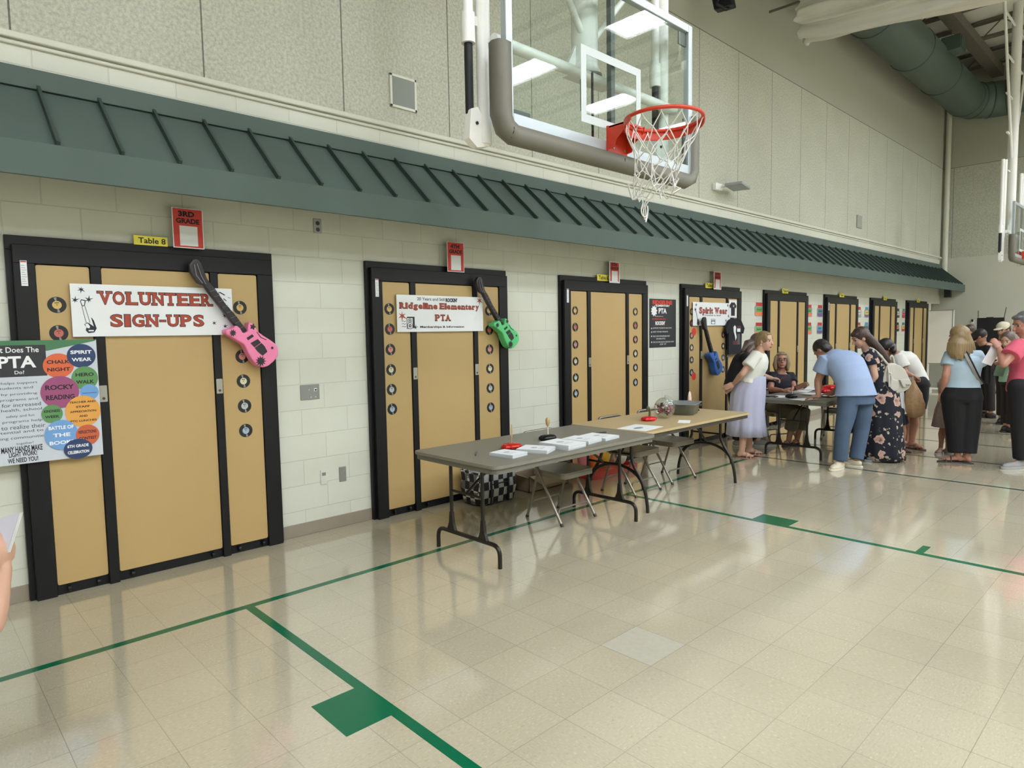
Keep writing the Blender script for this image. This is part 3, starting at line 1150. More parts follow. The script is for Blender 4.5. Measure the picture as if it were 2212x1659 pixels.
a, b_ = f(0, 600), f(505, 225)
tw = x1 - x0
fl.poly([(0, tw * 1.0 + 0.005), f(525, 300), f(1060, 188), (tw, z1 - z0), (0, z1 - z0)], pm.index('dgreen'), 1)
fl.rect(0.06, a[1], b_[0], f(505, 232)[1], len(pm), 2)
CIRC = [('orange', 655, 465, 172, 137, ['CHALK', 'NIGHT'], 0, 3), ('navy', 910, 355, 160, 133, ['SPIRIT', 'WEAR'], 1, 4), ('green', 950, 605, 148, 132, ['HERO', 'WALK'], 0, 3), ('purple', 672, 762, 214, 180, ['ROCKY', 'READING'], 0, 5),
        ('blue', 1000, 762, 104, 88, [], 0, 4), ('gold', 930, 975, 196, 175, ['TEACHER AND', 'STAFF', 'APPRECIATION', 'AND', 'PTC LUNCHES'], 0, 6), ('green', 583, 1005, 120, 102, ['KINDNESS', 'WEEK'], 0, 6),
        ('blue', 690, 1240, 188, 168, ['BATTLE OF', 'THE', 'BOOKS'], 1, 5), ('rust', 980, 1238, 132, 114, ['REFLECTIONS', 'CONTEST'], 0, 7), ('navy', 875, 1395, 160, 112, ['6TH GRADE', 'CELEBRATION'], 1, 6)]
TXM = [INK, M('white lettering', '#f1f2f4', 0.6), M('slate lettering', '#3c4350', 0.7)]
class Line:
    def text(s, w_, a, b1, c1, d1, mi, l, bo=0.0):
        q_ = Flat(o)
        q_.text(w_, a, b1, c1, d1, 0, l, bo)
        build('lettering', q_.mb, TXM[mi], t)
tx = Line()
for ci_, (cn, cx, cy, rx, ry, words, light, lv) in enumerate(CIRC):
    lv = 3 + ci_
    c = f(cx, cy); e = f(cx + rx, cy); g = f(cx, cy - ry)
    RX, RY = e[0] - c[0], g[1] - c[1]
    fl.disc(c[0], c[1], RX, RY, pm.index(cn), lv, 36)
    nl = len(words)
    for k, wd in enumerate(words):
        big = 0.30 if nl == 2 else 0.24 if nl == 3 else 0.13
        yy = c[1] + RY * ((nl - 1) / 2 - k) * (0.62 if nl == 2 else 0.50 if nl == 3 else 0.30)
        ww = RX * min(0.74, 0.17 * len(wd) if nl < 4 else 0.078 * len(wd))
        tx.text(wd, c[0] - ww, yy - RY * big / 2, c[0] + ww, yy + RY * big / 2, 1 if light else 0, lv + 0.5, 0.03)
c = f(1000, 770)
fl.rect(c[0] - 0.04, c[1] - 0.002, c[0] + 0.04, c[1] + 0.002, len(pm) + 1, 7.5)
build('print', fl.mb, mats, t)
L = f(415, 320)
tx.text('What Does The', 0.085, f(0, 325)[1], f(412, 0)[0], f(0, 262)[1], 1, 3, 0.01)
tx.text('PTA', f(-60, 0)[0], f(0, 500)[1], f(372, 0)[0], f(0, 365)[1], 1, 3, 0.03)
tx.text('Do?', f(122, 0)[0], f(0, 570)[1], f(232, 0)[0], f(0, 530)[1], 1, 3, 0.01)
LN = [('Our PTA helps support', 437, 640, 685), ('your students and', 383, 695, 740), ('teachers by providing', 425, 765, 805), ('extra programs and', 425, 825, 870), ('activities for increased', 458, 880, 930), ('learning, health, school', 465, 940, 990), ('safety and fun', 375, 1010, 1055), ('these programs help', 462, 1070, 1115),
      ('children to realize their', 490, 1125, 1180), ('full potential and to', 465, 1185, 1235), ('help bring communities', 495, 1250, 1300), ('together!', 345, 1320, 1365)]
for s_, xr, ya, yb_ in LN:
    xr_ = f(xr, 900)[0]
    n_ = len(s_)
    xl = max(0.02, xr_ - n_ * 0.0146) if s_ not in ('together!', 'safety and fun') else f(150 if s_[0] == 't' else 57, 900)[0]
    tx.text(s_, xl, f(230, yb_)[1] + 0.003, xr_, f(230, ya)[1] - 0.002, 2, 1, 0.0)
for s_, xa, xb, ya, yb_ in (('MANY HANDS MAKE', 15, 482, 1360, 1435), ('LIGHT WORK!', 98, 415, 1425, 1485), ('WE NEED YOU!', 80, 425, 1490, 1550)):
    tx.text(s_, f(xa, 1450)[0], f((xa + xb) / 2, yb_)[1] + 0.002, f(xb, 1450)[0], f((xa + xb) / 2, ya)[1] - 0.002, 0, 1, 0.025)

p, q = yp(1401, 646, -0.004), yp(1459.5, 751, -0.004)
x0, z1 = 4.785, 2.02
x1, z0 = 5.40, 1.385
t = thing('membership_poster', 'black Ridgeline Elementary PTA poster on the block wall between two cabinets', 'poster', (5.09, -0.004, z0))
build('sheet', MB().box(x0, x1, -0.004, -0.0005, z0, z1), M('black poster', '#26272b', 0.5), t)
w, h = x1 - x0, z1 - z0
INKS = [PAPER, RED, M('grey white ink', '#b9bcbe', 0.6)]
def bx(s_, a, b1, c, d, mi, bo=0.03):
    fl_ = Flat((x0, -0.004, z0))
    fl_.text(s_, w * (a - 150) / 675, h * (1 - (d - 190) / 1240), w * (c - 150) / 675, h * (1 - (b1 - 190) / 1240), 0, 2, bo)
    build('lettering', fl_.mb, INKS[mi], t)
bx('RIDGELINE', 225, 222, 725, 330, 1, 0.06)
bx('ELEMENTARY', 300, 335, 660, 385, 0, 0.04)
bx('PTA', 375, 425, 580, 560, 0, 0.04)
bx('COME JOIN US', 285, 622, 490, 652, 2)
bx('20 YEARS AND STILL', 215, 682, 565, 722, 1)
bx("ROCKIN'", 295, 755, 535, 855, 0, 0.05)
bx('SUPPORT STUDENTS AND STAFF', 232, 915, 710, 950, 2)
bx('MEET OTHER PARENTS', 232, 1010, 615, 1045, 2)
bx('HELP WITH PROGRAMS AND', 232, 1120, 660, 1160, 2)
bx('EVENTS', 320, 1190, 545, 1225, 2)
bx('STAY IN THE KNOW AND BE A PART', 232, 1272, 775, 1310, 2)
bx('OF IT', 405, 1330, 575, 1370, 2)
fl = Flat((x0, -0.004, z0))
fl.star(w * 0.16, h * 0.75, 0.075, 0.052, 10, 0, 1, 0.1, 0.08)
fl.rect(w * 0.11, h * 0.448, w * 0.62, h * 0.454, 1)
for yy in (0.395, 0.32, 0.235, 0.115):
    fl.disc(w * 0.075, h * yy, 0.009, 0.011, 0, 1, 10)
build('print', fl.mb, [PAPER, M('dull red line', '#7c3a36', 0.6)], t)

# ================================================================ paper jar cutouts beside the far cabinets
JC = {'red': '#b8322e', 'green': '#69ad5e', 'orange': '#ee7c48', 'purple': '#6f5a8c', 'blue': '#4f93b5', 'yellow': '#e2c75a', 'teal': '#4e7f84', 'white': '#cfd2cb', 'black': '#2b2b2e', 'pink': '#d9566e', 'grey': '#9aa09c', 'salmon': '#e8795c'}
JM = {k: M('jar card ' + k, v, 0.6, var=0.1, scale=40) for k, v in JC.items()}


def jar(x0, x1, z0, z1, lid, lab, bot, words, where):
    t = thing('paper_jar', 'paper jar with %s lid and %s label, %s' % (lid, lab, where), 'paper cutout', ((x0 + x1) / 2, -0.004, z0), 'paper jars taped beside the cabinets')
    w, h = x1 - x0, z1 - z0
    c = [(x0, -0.004, z0 + h * .1), (x0 + w * .1, -0.004, z0), (x1 - w * .1, -0.004, z0), (x1, -0.004, z0 + h * .1), (x1, -0.004, z0 + h * .7), (x1 - w * .13, -0.004, z0 + h * .8), (x0 + w * .13, -0.004, z0 + h * .8), (x0, -0.004, z0 + h * .7)]
    build('jar_shape', MB().prism(c, (0, 0.0032, 0)), JM['grey'], t)
    fl = Flat((x0, -0.004, z0))
    fl.rect(w * .13, h * .74, w * .87, h, 0).poly([(w * .06, h * .1), (w * .5, h * .03), (w * .94, h * .1), (w * .94, h * .36), (w * .06, h * .36)], 2).rect(w * .14, h * .3, w * .86, h * .68, 1, 2)
    build('print', fl.mb, [JM[lid], JM[lab], JM[bot]], t)
    fl = Flat((x0, -0.004, z0))
    for k in range(5):
        fl.line([(w * (.24 + .11 * k), h * .42), (w * (.30 + .11 * k), h * (.58 - .06 * (k % 2))), (w * (.33 + .11 * k), h * .44)], 0.008, 0, 4)
    build('scribble', fl.mb, [JM['black']], t)


L1 = [(7.66, 7.945, 'red', 'green', 'orange', 'left of cabinet behind seated woman'), (9.60, 9.87, 'red', 'green', 'salmon', 'right of cabinet behind seated woman'), (10.09, 10.355, 'red', 'teal', 'purple', 'left of cabinet behind bending man'),
      (12.06, 12.34, 'red', 'white', 'grey', 'right of cabinet behind bending man'), (12.53, 12.79, 'blue', 'yellow', 'purple', 'left of cabinet behind flowered dress'), (14.50, 14.82, 'black', 'white', 'black', 'right of cabinet behind flowered dress'), (14.99, 15.23, 'teal', 'pink', 'red', 'left of the farthest cabinet')]
L2 = ['green', 'green', 'blue', 'yellow', 'teal', 'orange', 'yellow']
for (x0, x1, a, b_, c, wh), l2 in zip(L1, L2):
    jar(x0, x1, 1.81, 2.03, a, b_, c, '', 'upper one ' + wh)
    jar(x0, x1, 1.495, 1.71, a, l2, 'salmon' if c == 'orange' else c, '', 'lower one ' + wh)

# ================================================================ wall plates and devices
def plate(x0, x1, z0, z1, lab, mat, det=None):
    t = thing('wall_plate', lab, 'wall plate', ((x0 + x1) / 2, 0, z0))
    build('cover', MB().box(x0, x1, -0.008, 0.0, z0, z1), mat, t, 0.003)
    return t


t = plate(-0.002, 0.161, 1.096, 1.217, 'wide steel plate with a switch on the wall between the first two cabinets', PLATE)
build('button', MB().box(0.112, 0.136, -0.011, -0.008, 1.160, 1.185), PAPER, t)
build('switch', MB().cyl((0.124, -0.018, 1.172), (0.124, -0.008, 1.172), 0.007, n=12), INK, t)
mb = MB()
for xx, zz in ((0.085, 1.115), (0.125, 1.115), (0.07, 1.175)):
    mb.cyl((xx, -0.010, zz), (xx, -0.008, zz), 0.004, n=10)
build('screw', mb, PAPER, t)
t = plate(0.166, 0.236, 2.429, 2.545, 'small grey outlet high on the wall under the canopy', M('light grey plate', '#a9aca6', 0.45, 0.2))
mb = MB()
for zz in (2.458, 2.508):
    mb.cyl((0.201, -0.011, zz), (0.201, -0.008, zz), 0.016, n=16)
build('socket', mb, M('dark socket', '#3d3f42', 0.5), t)
t = plate(0.142, 0.197, 0.385, 0.507, 'low white outlet plate near the floor between the first two cabinets', M('white outlet plate', '#cfd2c6', 0.4))
build('socket', MB().box(0.155, 0.185, -0.012, -0.008, 0.46, 0.485), PLATE, t)
t = plate(0.312, 0.375, 0.382, 0.507, 'low grey steel plate right of the white outlet', PLATE)
build('screw', MB().cyl((0.345, -0.012, 0.475), (0.345, -0.008, 0.475), 0.006, n=10), STEEL, t)

# loudspeaker grille flush in the upper wall
t = thing('wall_speaker', 'square grey speaker grille in a white frame on the upper wall left of the hoop', 'speaker', (1.064, 0, 3.58))
x0, x1, z0, z1 = 0.926, 1.203, 3.582, 3.863
fr = MB()
for a in ((x0, x1, z1 - .022, z1), (x0, x1, z0, z0 + .022), (x0, x0 + .022, z0, z1), (x1 - .022, x1, z0, z1)):
    fr.box(a[0], a[1], -0.016, 0, a[2], a[3])
build('frame', fr, M('white speaker frame', '#dedfd5', 0.5), t, 0.003)
build('grille', MB().prism([(p, -0.011, q) for p, q in rrect(x0 + .02, z0 + .02, x1 - .02, z1 - .02, 0.03)], (0, 0.011, 0)), M('grey speaker cloth', '#8e938d', 0.8, var=0.03), t)
p = yp(1855, 480, 0)
tag(build('wall_speaker', MB().box(11.96, 12.23, -0.02, 0, 3.62, 3.87), M('grey grille far', '#9b9d93', 0.7), None, 0.004), 'small grey speaker grille on the far part of the upper wall', 'speaker')
# emergency light
t = thing('emergency_light', 'white twin lamp wall light above the canopy right of the hoop', 'light', (6.3, 0, 3.58))
pa = yp(1556, 404, -0.06)
build('base', MB().box(pa.x - 0.13, pa.x + 0.05, -0.07, 0, pa.z - 0.05, pa.z + 0.05), WSTEEL, t, 0.01)
build('lamp_head', MB().obox(V((pa.x + 0.20, -0.22, pa.z + 0.01)), (0.22, 0.05, 0.0), (-0.03, 0.12, 0.0), (0, 0.0, 0.022)), M('grey lamp head', '#9fa4a5', 0.4), t, 0.012)
build('bracket', MB().tube([(pa.x, -0.05, pa.z), (pa.x + 0.06, -0.14, pa.z + 0.02)], 0.02, 8), WSTEEL, t)
# alarm sounder near the far corner
t = thing('alarm_box', 'grey alarm box high on the wall near the far corner', 'alarm', (XF - 0.15, -0.05, 2.36))
build('case', MB().box(XF - 0.10, XF, -0.27, -0.11, 2.36, 2.59), M('dark grey case', '#5d6764', 0.5), t, 0.008)
build('front', MB().box(XF - 0.112, XF - 0.10, -0.26, -0.12, 2.37, 2.58), M('dark navy front', '#25303a', 0.4), t)

# ================================================================ toy guitars
GB = [(600, 1020), (690, 1003), (742, 962), (790, 1000), (828, 1068), (892, 1042), (882, 1000), (905, 918), (945, 935), (985, 990), (1020, 1045), (1085, 1095), (1180, 1152), (1248, 1205), (1280, 1275), (1272, 1360), (1222, 1422), (1150, 1482), (1082, 1505), (1000, 1472), (940, 1402), (882, 1300), (842, 1212), (760, 1165), (680, 1115), (612, 1082)]
GN = [(842, 1085), (905, 1050), (760, 850), (620, 690), (500, 520), (440, 440), (345, 462), (430, 580), (540, 720), (680, 900)]
GH = [(345, 462), (262, 425), (205, 350), (160, 268), (150, 195), (195, 125), (262, 110), (310, 165), (345, 260), (385, 370), (452, 455), (405, 500)]
GP = [[(868, 1125), (938, 1080), (960, 1105), (888, 1155)], [(918, 1192), (1010, 1140), (1050, 1185), (968, 1245)], [(972, 1252), (1058, 1190), (1100, 1235), (1132, 1300), (1072, 1352), (1010, 1300)]]
GA, GE = (205, 110), (1180, 1490)


def gpt(c):
    return V((380 + c[0] / 5.923, 540 + c[1] / 5.923))


def guitar(lab, colr, A, E, Y, spots, dark, shade):
    """A, E: where the head tip and the body end hang, in metres along the wall"""
    base = [yp(*gpt(c), -0.13) for c in (GA, GE)]
    a0 = V((base[0].x, base[0].z)); e0 = V((base[1].x, base[1].z))
    d0, d1 = e0 - a0, E - A
    k = d1.length / d0.length
    rot = math.atan2(d1.y, d1.x) - math.atan2(d0.y, d0.x)
    cs, sn = math.cos(rot) * k, math.sin(rot) * k

    def tr(c, y):
        w = yp(*gpt(c), -0.13)
        q = V((w.x, w.z)) - a0
        return V((A.x + q.x * cs - q.y * sn, y, A.y + q.x * sn + q.y * cs))
    t = thing('toy_guitar', lab, 'toy guitar', (E.x, Y, E.y), 'inflatable guitars hung on the cabinets')
    mats = [colr]
    soft('guitar_body', MB().prism([tr(c, Y - 0.045) for c in GB], (0, 0.09, 0)), colr, t, 0.0055, 22)
    soft('neck', MB().prism([tr(c, Y - 0.024) for c in GN], (0, 0.044, 0)), dark, t, 0.006, 4)
    soft('headstock', MB().prism([tr(c, Y - 0.022) for c in GH], (0, 0.04, 0)), dark, t, 0.006, 5)
    for g in GP:
        build('pickup', MB().prism([tr(c, Y - 0.0485) for c in g], (0, 0.03, 0)), dark, t)
    lines = MB()
    for j in range(9):
        f_ = j / 9
        c0 = (845 + (360 - 845) * f_, 1075 + (470 - 1075) * f_); c1 = (900 + (440 - 900) * f_, 1045 + (445 - 1045) * f_)
        lines.tube([tr(c0, Y - 0.0275), tr(c1, Y - 0.0275)], 0.0016, 5)
    lines.tube([tr((250, 180), Y - 0.026), tr((300, 330), Y - 0.026), tr((360, 440), Y - 0.026)], 0.004, 5)
    lines.tube([tr((215, 190), Y - 0.026), tr((240, 330), Y - 0.026), tr((320, 430), Y - 0.026)], 0.004, 5)
    build('fret', lines, shade, t)
    if spots:
        for cx, cy, R, kk in ((695, 1062, 42, 9), (1050, 1420, 62, 11), (948, 985, 36, 5), (1195, 1252, 18, 8)):
            pts = []
            for i in range(2 * kk):
                an = PI * i / kk
                q = R * (1.15 if i % 2 == 0 else 0.62)
                pts.append(tr((cx + q * math.cos(an), cy + q * math.sin(an)), Y - 0.0475))
            build('splatter', MB().prism(pts, (0, 0.04, 0)), dark, t)
        s_ = MB()
        s_.tube([tr((1000, 1050), Y - 0.045), tr((1050, 1120), Y - 0.046), (tr((1120, 1150), Y - 0.046))], 0.003, 6)
        build('drip_mark', s_, dark, t)
    return t


PINK = M('pink vinyl', '#f487b4', 0.35, var=0.08, scale=9)
GRN = M('bright green vinyl', '#5fcf86', 0.35, var=0.12, scale=9)
BLU = M('blue vinyl', '#2f63ad', 0.3, var=0.25, scale=12)
DKV = M('dark patterned vinyl', '#2a2528', 0.4, var=0.5, scale=40)
SHV = M('grey printed line', '#77727a', 0.5)
def g2(u0, v0, u1, v1, Y):
    a, b_ = yp(u0, v0, Y), yp(u1, v1, Y)
    return V((a.x, a.z)), V((b_.x, b_.z))
A, E = g2(414.6, 558.6, 579.2, 791.6, -0.13)
guitar('pink inflatable guitar with black splatters hung over the VOLUNTEER SIGN-UPS banner', PINK, A, E, -0.136, True, DKV, SHV)
A, E = g2(1030, 597, 1106, 752, -0.13)
guitar('green inflatable guitar hung on the right of the Ridgeline Elementary PTA banner', GRN, A, E, -0.136, True, DKV, SHV)
A, E = g2(1519, 684, 1548, 811, -0.13)
guitar('blue inflatable guitar hung below the Spirit Wear banner', BLU, A, E, -0.136, False, M('black vinyl', '#17181b', 0.35), SHV)
# ================================================================ basketball hoop
ALU = M('satin aluminium', '#b4bdc0', 0.35, 0.3, var=0.04)
PAD = M('grey backboard padding', '#6d6b60', 0.55, var=0.05)
RIMO = M('orange rim paint', '#c93a22', 0.4, var=0.06)
NET = M('white net cord', '#d9d8d2', 0.8, var=0.08)
BRN = M('dark steel rear rail', '#5b5f5e', 0.45, var=0.1)
FROST = M('white target paint', '#c3cbc9', 0.5, var=0.02)


def make_hoop(loc, lab, dz):
    CX = 1.075
    GY, XB0, XB1, ZB0, ZB1 = -2.29, 0.145, 2.005, 2.715, 3.79
    t = thing('basketball_hoop', lab, 'basketball hoop', (CX, GY, ZB0), 'folding basketball hoops hung from the roof')
    build('glass_pane', MB().box(XB0 + 0.02, XB1 - 0.02, GY - 0.004, GY + 0.004, ZB0 + 0.02, ZB1 - 0.02), GLASS, t)
    fr = MB()
    fr.box(XB0, XB0 + 0.05, GY - 0.014, GY + 0.03, ZB0, ZB1).box(XB1 - 0.05, XB1, GY - 0.014, GY + 0.03, ZB0, ZB1)
    fr.box(XB0 + 0.05, XB1 - 0.05, GY - 0.014, GY + 0.03, ZB1 - 0.055, ZB1).box(XB0 + 0.05, XB1 - 0.05, GY - 0.014, GY + 0.03, ZB0, ZB0 + 0.085)
    build('frame', fr, ALU, t, 0.004)
    tg = MB()
    a, b_, c, d = CX - 0.305, CX + 0.305, 2.875, 3.33
    for q in ((a, a + 0.05, c, d), (b_ - 0.05, b_, c, d), (a + 0.05, b_ - 0.05, d - 0.05, d), (a + 0.05, b_ - 0.05, c, c + 0.05)):
        tg.box(q[0], q[1], GY - 0.0062, GY - 0.0042, q[2], q[3])
    build('target_square', tg, FROST, t)
    # padding: thick rounded strip under the board and up both sides
    prof = [(-0.05, 0.014), (-0.055, -0.04), (-0.04, -0.070), (0.0, -0.082), (0.04, -0.070), (0.055, -0.04), (0.05, 0.014)]
    def strip(pts, n_):
        rings = []
        for p_, o_ in zip(pts, n_):
            rings.append([V((p_[0], GY + 0.01 + a_, p_[1])) + V((o_[0], 0, o_[1])) * (-q_) for a_, q_ in prof])
        return rings
    s45 = math.sqrt(0.5)
    pts = [(XB0, ZB0 + 0.44), (XB0, ZB0 + 0.43), (XB0, ZB0 + 0.06), (XB0 + 0.02, ZB0 + 0.02), (XB0 + 0.06, ZB0), (XB1 - 0.06, ZB0), (XB1 - 0.02, ZB0 + 0.02), (XB1, ZB0 + 0.06), (XB1, ZB0 + 0.43), (XB1, ZB0 + 0.44)]
    ns = [(-1, 0), (-1, 0), (-1, 0), (-s45, -s45), (0, -1), (0, -1), (s45, -s45), (1, 0), (1, 0), (1, 0)]
    # build ring outward offset
    rings = []
    for p_, n2 in zip(pts, ns):
        rings.append([V((p_[0] + n2[0] * (-q_ + 0.0), GY + 0.01 + a_, p_[1] + n2[1] * (-q_))) for a_, q_ in prof])
    build('padding', MB().loft(rings), PAD, t)
    sm = MB()
    for xx in (XB0 + 0.0, CX + 0.06):
        sm.tube([(xx + 0.02, GY - 0.045, ZB0 - 0.004), (xx + 0.02, GY - 0.041, ZB0 - 0.03), (xx + 0.02, GY - 0.02, ZB0 - 0.055)], 0.003, 5)
    build('pad_seam', sm, INK, t)
    # rim with its mounting bracket
    RC = V((CX + 0.035, -2.655, 2.868))
    R = 0.2286
    rm = MB()
    ring = [RC + V((math.cos(2 * PI * k / 40) * R, math.sin(2 * PI * k / 40) * R, 0)) for k in range(41)]
    rm.tube(ring, 0.011, 10)
    rim = build('rim', rm, RIMO, t)
    br = MB()
    bx = RC.x
    br.box(bx - 0.11, bx + 0.09, GY - 0.03, GY - 0.014, 2.72, 2.89)
    br.box(bx - 0.105, bx + 0.085, GY - 0.16, GY - 0.03, 2.874, 2.887)
    for sg in (-1, 1):
        br.prism([(bx + sg * 0.09 - 0.01, GY - 0.03, 2.745), (bx + sg * 0.09 - 0.01, GY - 0.07, 2.75), (bx + sg * 0.09 - 0.01, GY - 0.09, 2.80), (bx + sg * 0.09 - 0.01, GY - 0.17, 2.855), (bx + sg * 0.09 - 0.01, GY - 0.17, 2.885), (bx + sg * 0.09 - 0.01, GY - 0.03, 2.885)], (sg * 0.005, 0, 0))
    # deep flange that follows the near half of the ring
    fl_ = []
    for k in range(25):
        a_ = math.radians(52 - 108 + 216 * k / 24)
        ca, sa = math.cos(a_), math.sin(a_)
        dpt = 0.052 * math.sin(PI * (0.06 + 0.88 * k / 24)) ** 0.5 + 0.006
        o_ = RC + V((ca * (R + 0.004), sa * (R + 0.004), 0))
        fl_.append([o_ + V((0, 0, 0.008)), o_ + V((ca * 0.007, sa * 0.007, 0.008)), o_ + V((ca * 0.007, sa * 0.007, -dpt)), o_ + V((0, 0, -dpt))])
    br.loft(fl_, sm=False)
    build('bracket', br, RIMO, rim, 0.002)
    bo = MB()
    for xx, zz in ((bx - 0.055, 2.76), (bx + 0.055, 2.76)):
        bo.cyl((xx, GY - 0.034, zz), (xx, GY - 0.03, zz), 0.008, n=8)
    build('bolt', bo, STEEL, rim)
    # net of knotted cord
    rnd = random.Random(3)
    nb = MB()
    NN = 12
    rad = [0.222, 0.20, 0.172, 0.15, 0.136, 0.128, 0.13, 0.125]
    zz = [-0.018, -0.10, -0.175, -0.245, -0.305, -0.36, -0.405, -0.44]
    nodes = []
    for j, (r_, z_) in enumerate(zip(rad, zz)):
        row = []
        for k in range(NN):
            a_ = 2 * PI * (k + 0.5 * (j % 2)) / NN
            jt = 0.0 if j == 0 else 0.012 + 0.004 * j
            sag = 0.03 * (1 if 2.3 < a_ < 4.2 else 0) * (j / 7.0)
            row.append(RC + V((math.cos(a_) * r_ + rnd.uniform(-jt, jt) - 0.012 * j * 0.6, math.sin(a_) * r_ + rnd.uniform(-jt, jt) + 0.006 * j, z_ + rnd.uniform(-jt, jt) - sag)))
        nodes.append(row)
    for j in range(len(rad) - 1):
        for k in range(NN):
            p_ = nodes[j][k]
            for kk in ((k, (k - 1) % NN) if j % 2 == 0 else (k, (k + 1) % NN)):
                q_ = nodes[j + 1][kk]
                mid = (p_ + q_) / 2 + V((rnd.uniform(-.008, .008), rnd.uniform(-.008, .008), rnd.uniform(-.012, .004)))
                nb.tube(bez(p_, mid, q_, 4), 0.0036, 5)
    for k in range(NN):
        nb.tube([nodes[0][k], RC + V((math.cos(2 * PI * k / NN) * R, math.sin(2 * PI * k / NN) * R, -0.004))], 0.004, 5)
        nb.sph(nodes[2][k], 0.007, 6, 4).sph(nodes[4][k], 0.007, 6, 4)
    lo = nodes[-1][6]
    for k in range(3):
        pts_ = [nodes[-2][(6 + k) % NN], lo + V((-0.03, 0, -0.03 - 0.01 * k)), lo + V((-0.055 + 0.03 * k, 0.01, -0.09)), lo + V((-0.02, 0.0, -0.13 - 0.02 * k)), lo + V((0.015, 0, -0.08)), lo + V((-0.01, 0, -0.02))]
        sm_ = []
        for a1, a2, a3 in zip(pts_, pts_[1:], pts_[2:]):
            sm_ += bez((a1 + a2) / 2, a2, (a2 + a3) / 2, 4)
        nb.tube(sm_, 0.0042, 5)
    build('net', nb, NET, t)
    # rear structure
    TOP = 8.05 - dz
    ms = MB()
    ms.cyl((CX, -2.07, 3.34), (CX, -2.07, TOP), 0.088, n=20)
    build('mast', ms, WSTEEL, t)
    gs = MB()
    gs.prism([(CX - 0.20, -2.07, 3.235), (CX + 0.20, -2.07, 3.235), (CX + 0.20, -2.07, 3.25), (CX + 0.06, -2.07, 3.50), (CX - 0.06, -2.07, 3.50), (CX - 0.20, -2.07, 3.25)], (0, 0.02, 0))
    gs.box(CX - 0.2, CX + 0.2, -2.18, -2.05, 3.225, 3.24)
    gs.lathe([(0.088, 3.34), (0.10, 3.30), (0.06, 3.27)], (CX, -2.07, 0), 20)
    build('gusset', gs, WSTEEL, t)
    build('base_disc', MB().cyl((CX + 0.0, -2.12, 3.255), (CX + 0.0, -2.12, 3.27), 0.075, n=24), BRN, t)
    build('cross_tube', MB().cyl((XB0 + 0.03, -2.17, 3.225), (XB1 - 0.03, -2.17, 3.225), 0.034, n=16), WSTEEL, t)
    for s in (-1, 1):
        bb = MB()
        if dz:
            bb.tube([(CX + s * 0.03, -2.07, 4.70), (CX + s * 1.40, -2.07, TOP)], 0.026, 10)
        else:
            bb.tube([(CX + s * 0.06, -2.1, 3.52), (CX + s * 0.06 + (-0.34 if s < 0 else 0.42) * 1.0, -2.1, 3.52 + 0.46), (CX + s * 1.6, -2.1, 6.4)], 0.021, 10)
        build('brace', bb, WSTEEL, t)
        ad = MB()
        xx = 0.142 if s < 0 else 1.905
        ad.cyl((xx, -2.12, 2.66), (xx, -2.12, 4.6), 0.040, n=14)
        build('side_tube', ad, WSTEEL, t)
        xo = xx - 0.09 if s < 0 else xx - 0.07
        zo = -0.17 if s < 0 else 0.02
        aj = MB()
        aj.cyl((xo, -2.10, 3.44 + zo), (xo, -2.10, 4.6), 0.030, n=12).cyl((xo, -2.10, 3.36 + zo), (xo, -2.10, 3.52 + zo), 0.040, n=12)
        aj.box(xo - 0.02, xx, -2.12, -2.08, 3.46 + zo, 3.51 + zo)
        build('adjuster', aj, WSTEEL, t)
        build('piston', MB().cyl((xo, -2.10, 2.98 + zo), (xo, -2.10, 3.38 + zo), 0.024, n=12), INK, t)
        lb = MB()
        lb.prism([(xo + a, -2.135, c + zo) for a, c in ((-0.035, 2.84), (0.02, 2.80), (0.11, 2.82), (0.11, 2.90), (0.03, 3.02), (-0.02, 3.0))], (0, 0.05, 0))
        build('pivot_bracket', lb, WSTEEL, t, 0.006)
        build('pivot_bolt', MB().cyl((xo + 0.02, -2.142, 2.93 + zo), (xo + 0.02, -2.135, 2.93 + zo), 0.009, n=10), INK, t)
    rl = MB()
    rl.box(CX + 0.0 + 0.015, CX + 0.055, GY + 0.015, GY + 0.05, ZB0, ZB1 + 0.0)
    build('center_rail', rl, BRN, t)
    build('rod', MB().cyl((CX - 0.13, GY + 0.05, 2.76), (CX - 0.13, GY + 0.05, 3.22), 0.008, n=8).cyl((CX - 0.155, -2.17, 3.0), (CX - 0.155, -2.17, 3.22), 0.007, n=8), INK, t)
    cl = MB()
    cl.box(XB1 - 0.14, XB1 - 0.05, GY + 0.008, GY + 0.02, ZB1 - 0.15, ZB1 - 0.06).box(XB0 + 0.05, XB0 + 0.20, GY + 0.008, GY + 0.02, ZB0 + 0.085, ZB0 + 0.115)
    cl.box(XB1 - 0.085, XB1 - 0.05, GY + 0.008, GY + 0.02, ZB0 + 0.085, ZB0 + 0.28)
    build('corner_clip', cl, BRN, t)
    tr_ = MB()
    zk = 4.5
    while zk < TOP - 0.3:
        tr_.box(CX - (zk - 3.3) * 0.24, CX + (zk - 3.3) * 0.24, -2.06, -2.03, zk, zk + 0.03)
        zk += 0.72
    build('tie_bar', tr_, WSTEEL, t)
    t.location = loc
    W[t] = V(loc)
    return t


make_hoop((1.075, -2.29, 2.715), 'near basketball hoop with glass backboard, orange rim and ragged white net above the tables', 0.0)
h2 = make_hoop((14.55, -2.29, 2.92), 'far basketball hoop with tall white mast at the right edge', 0.2)

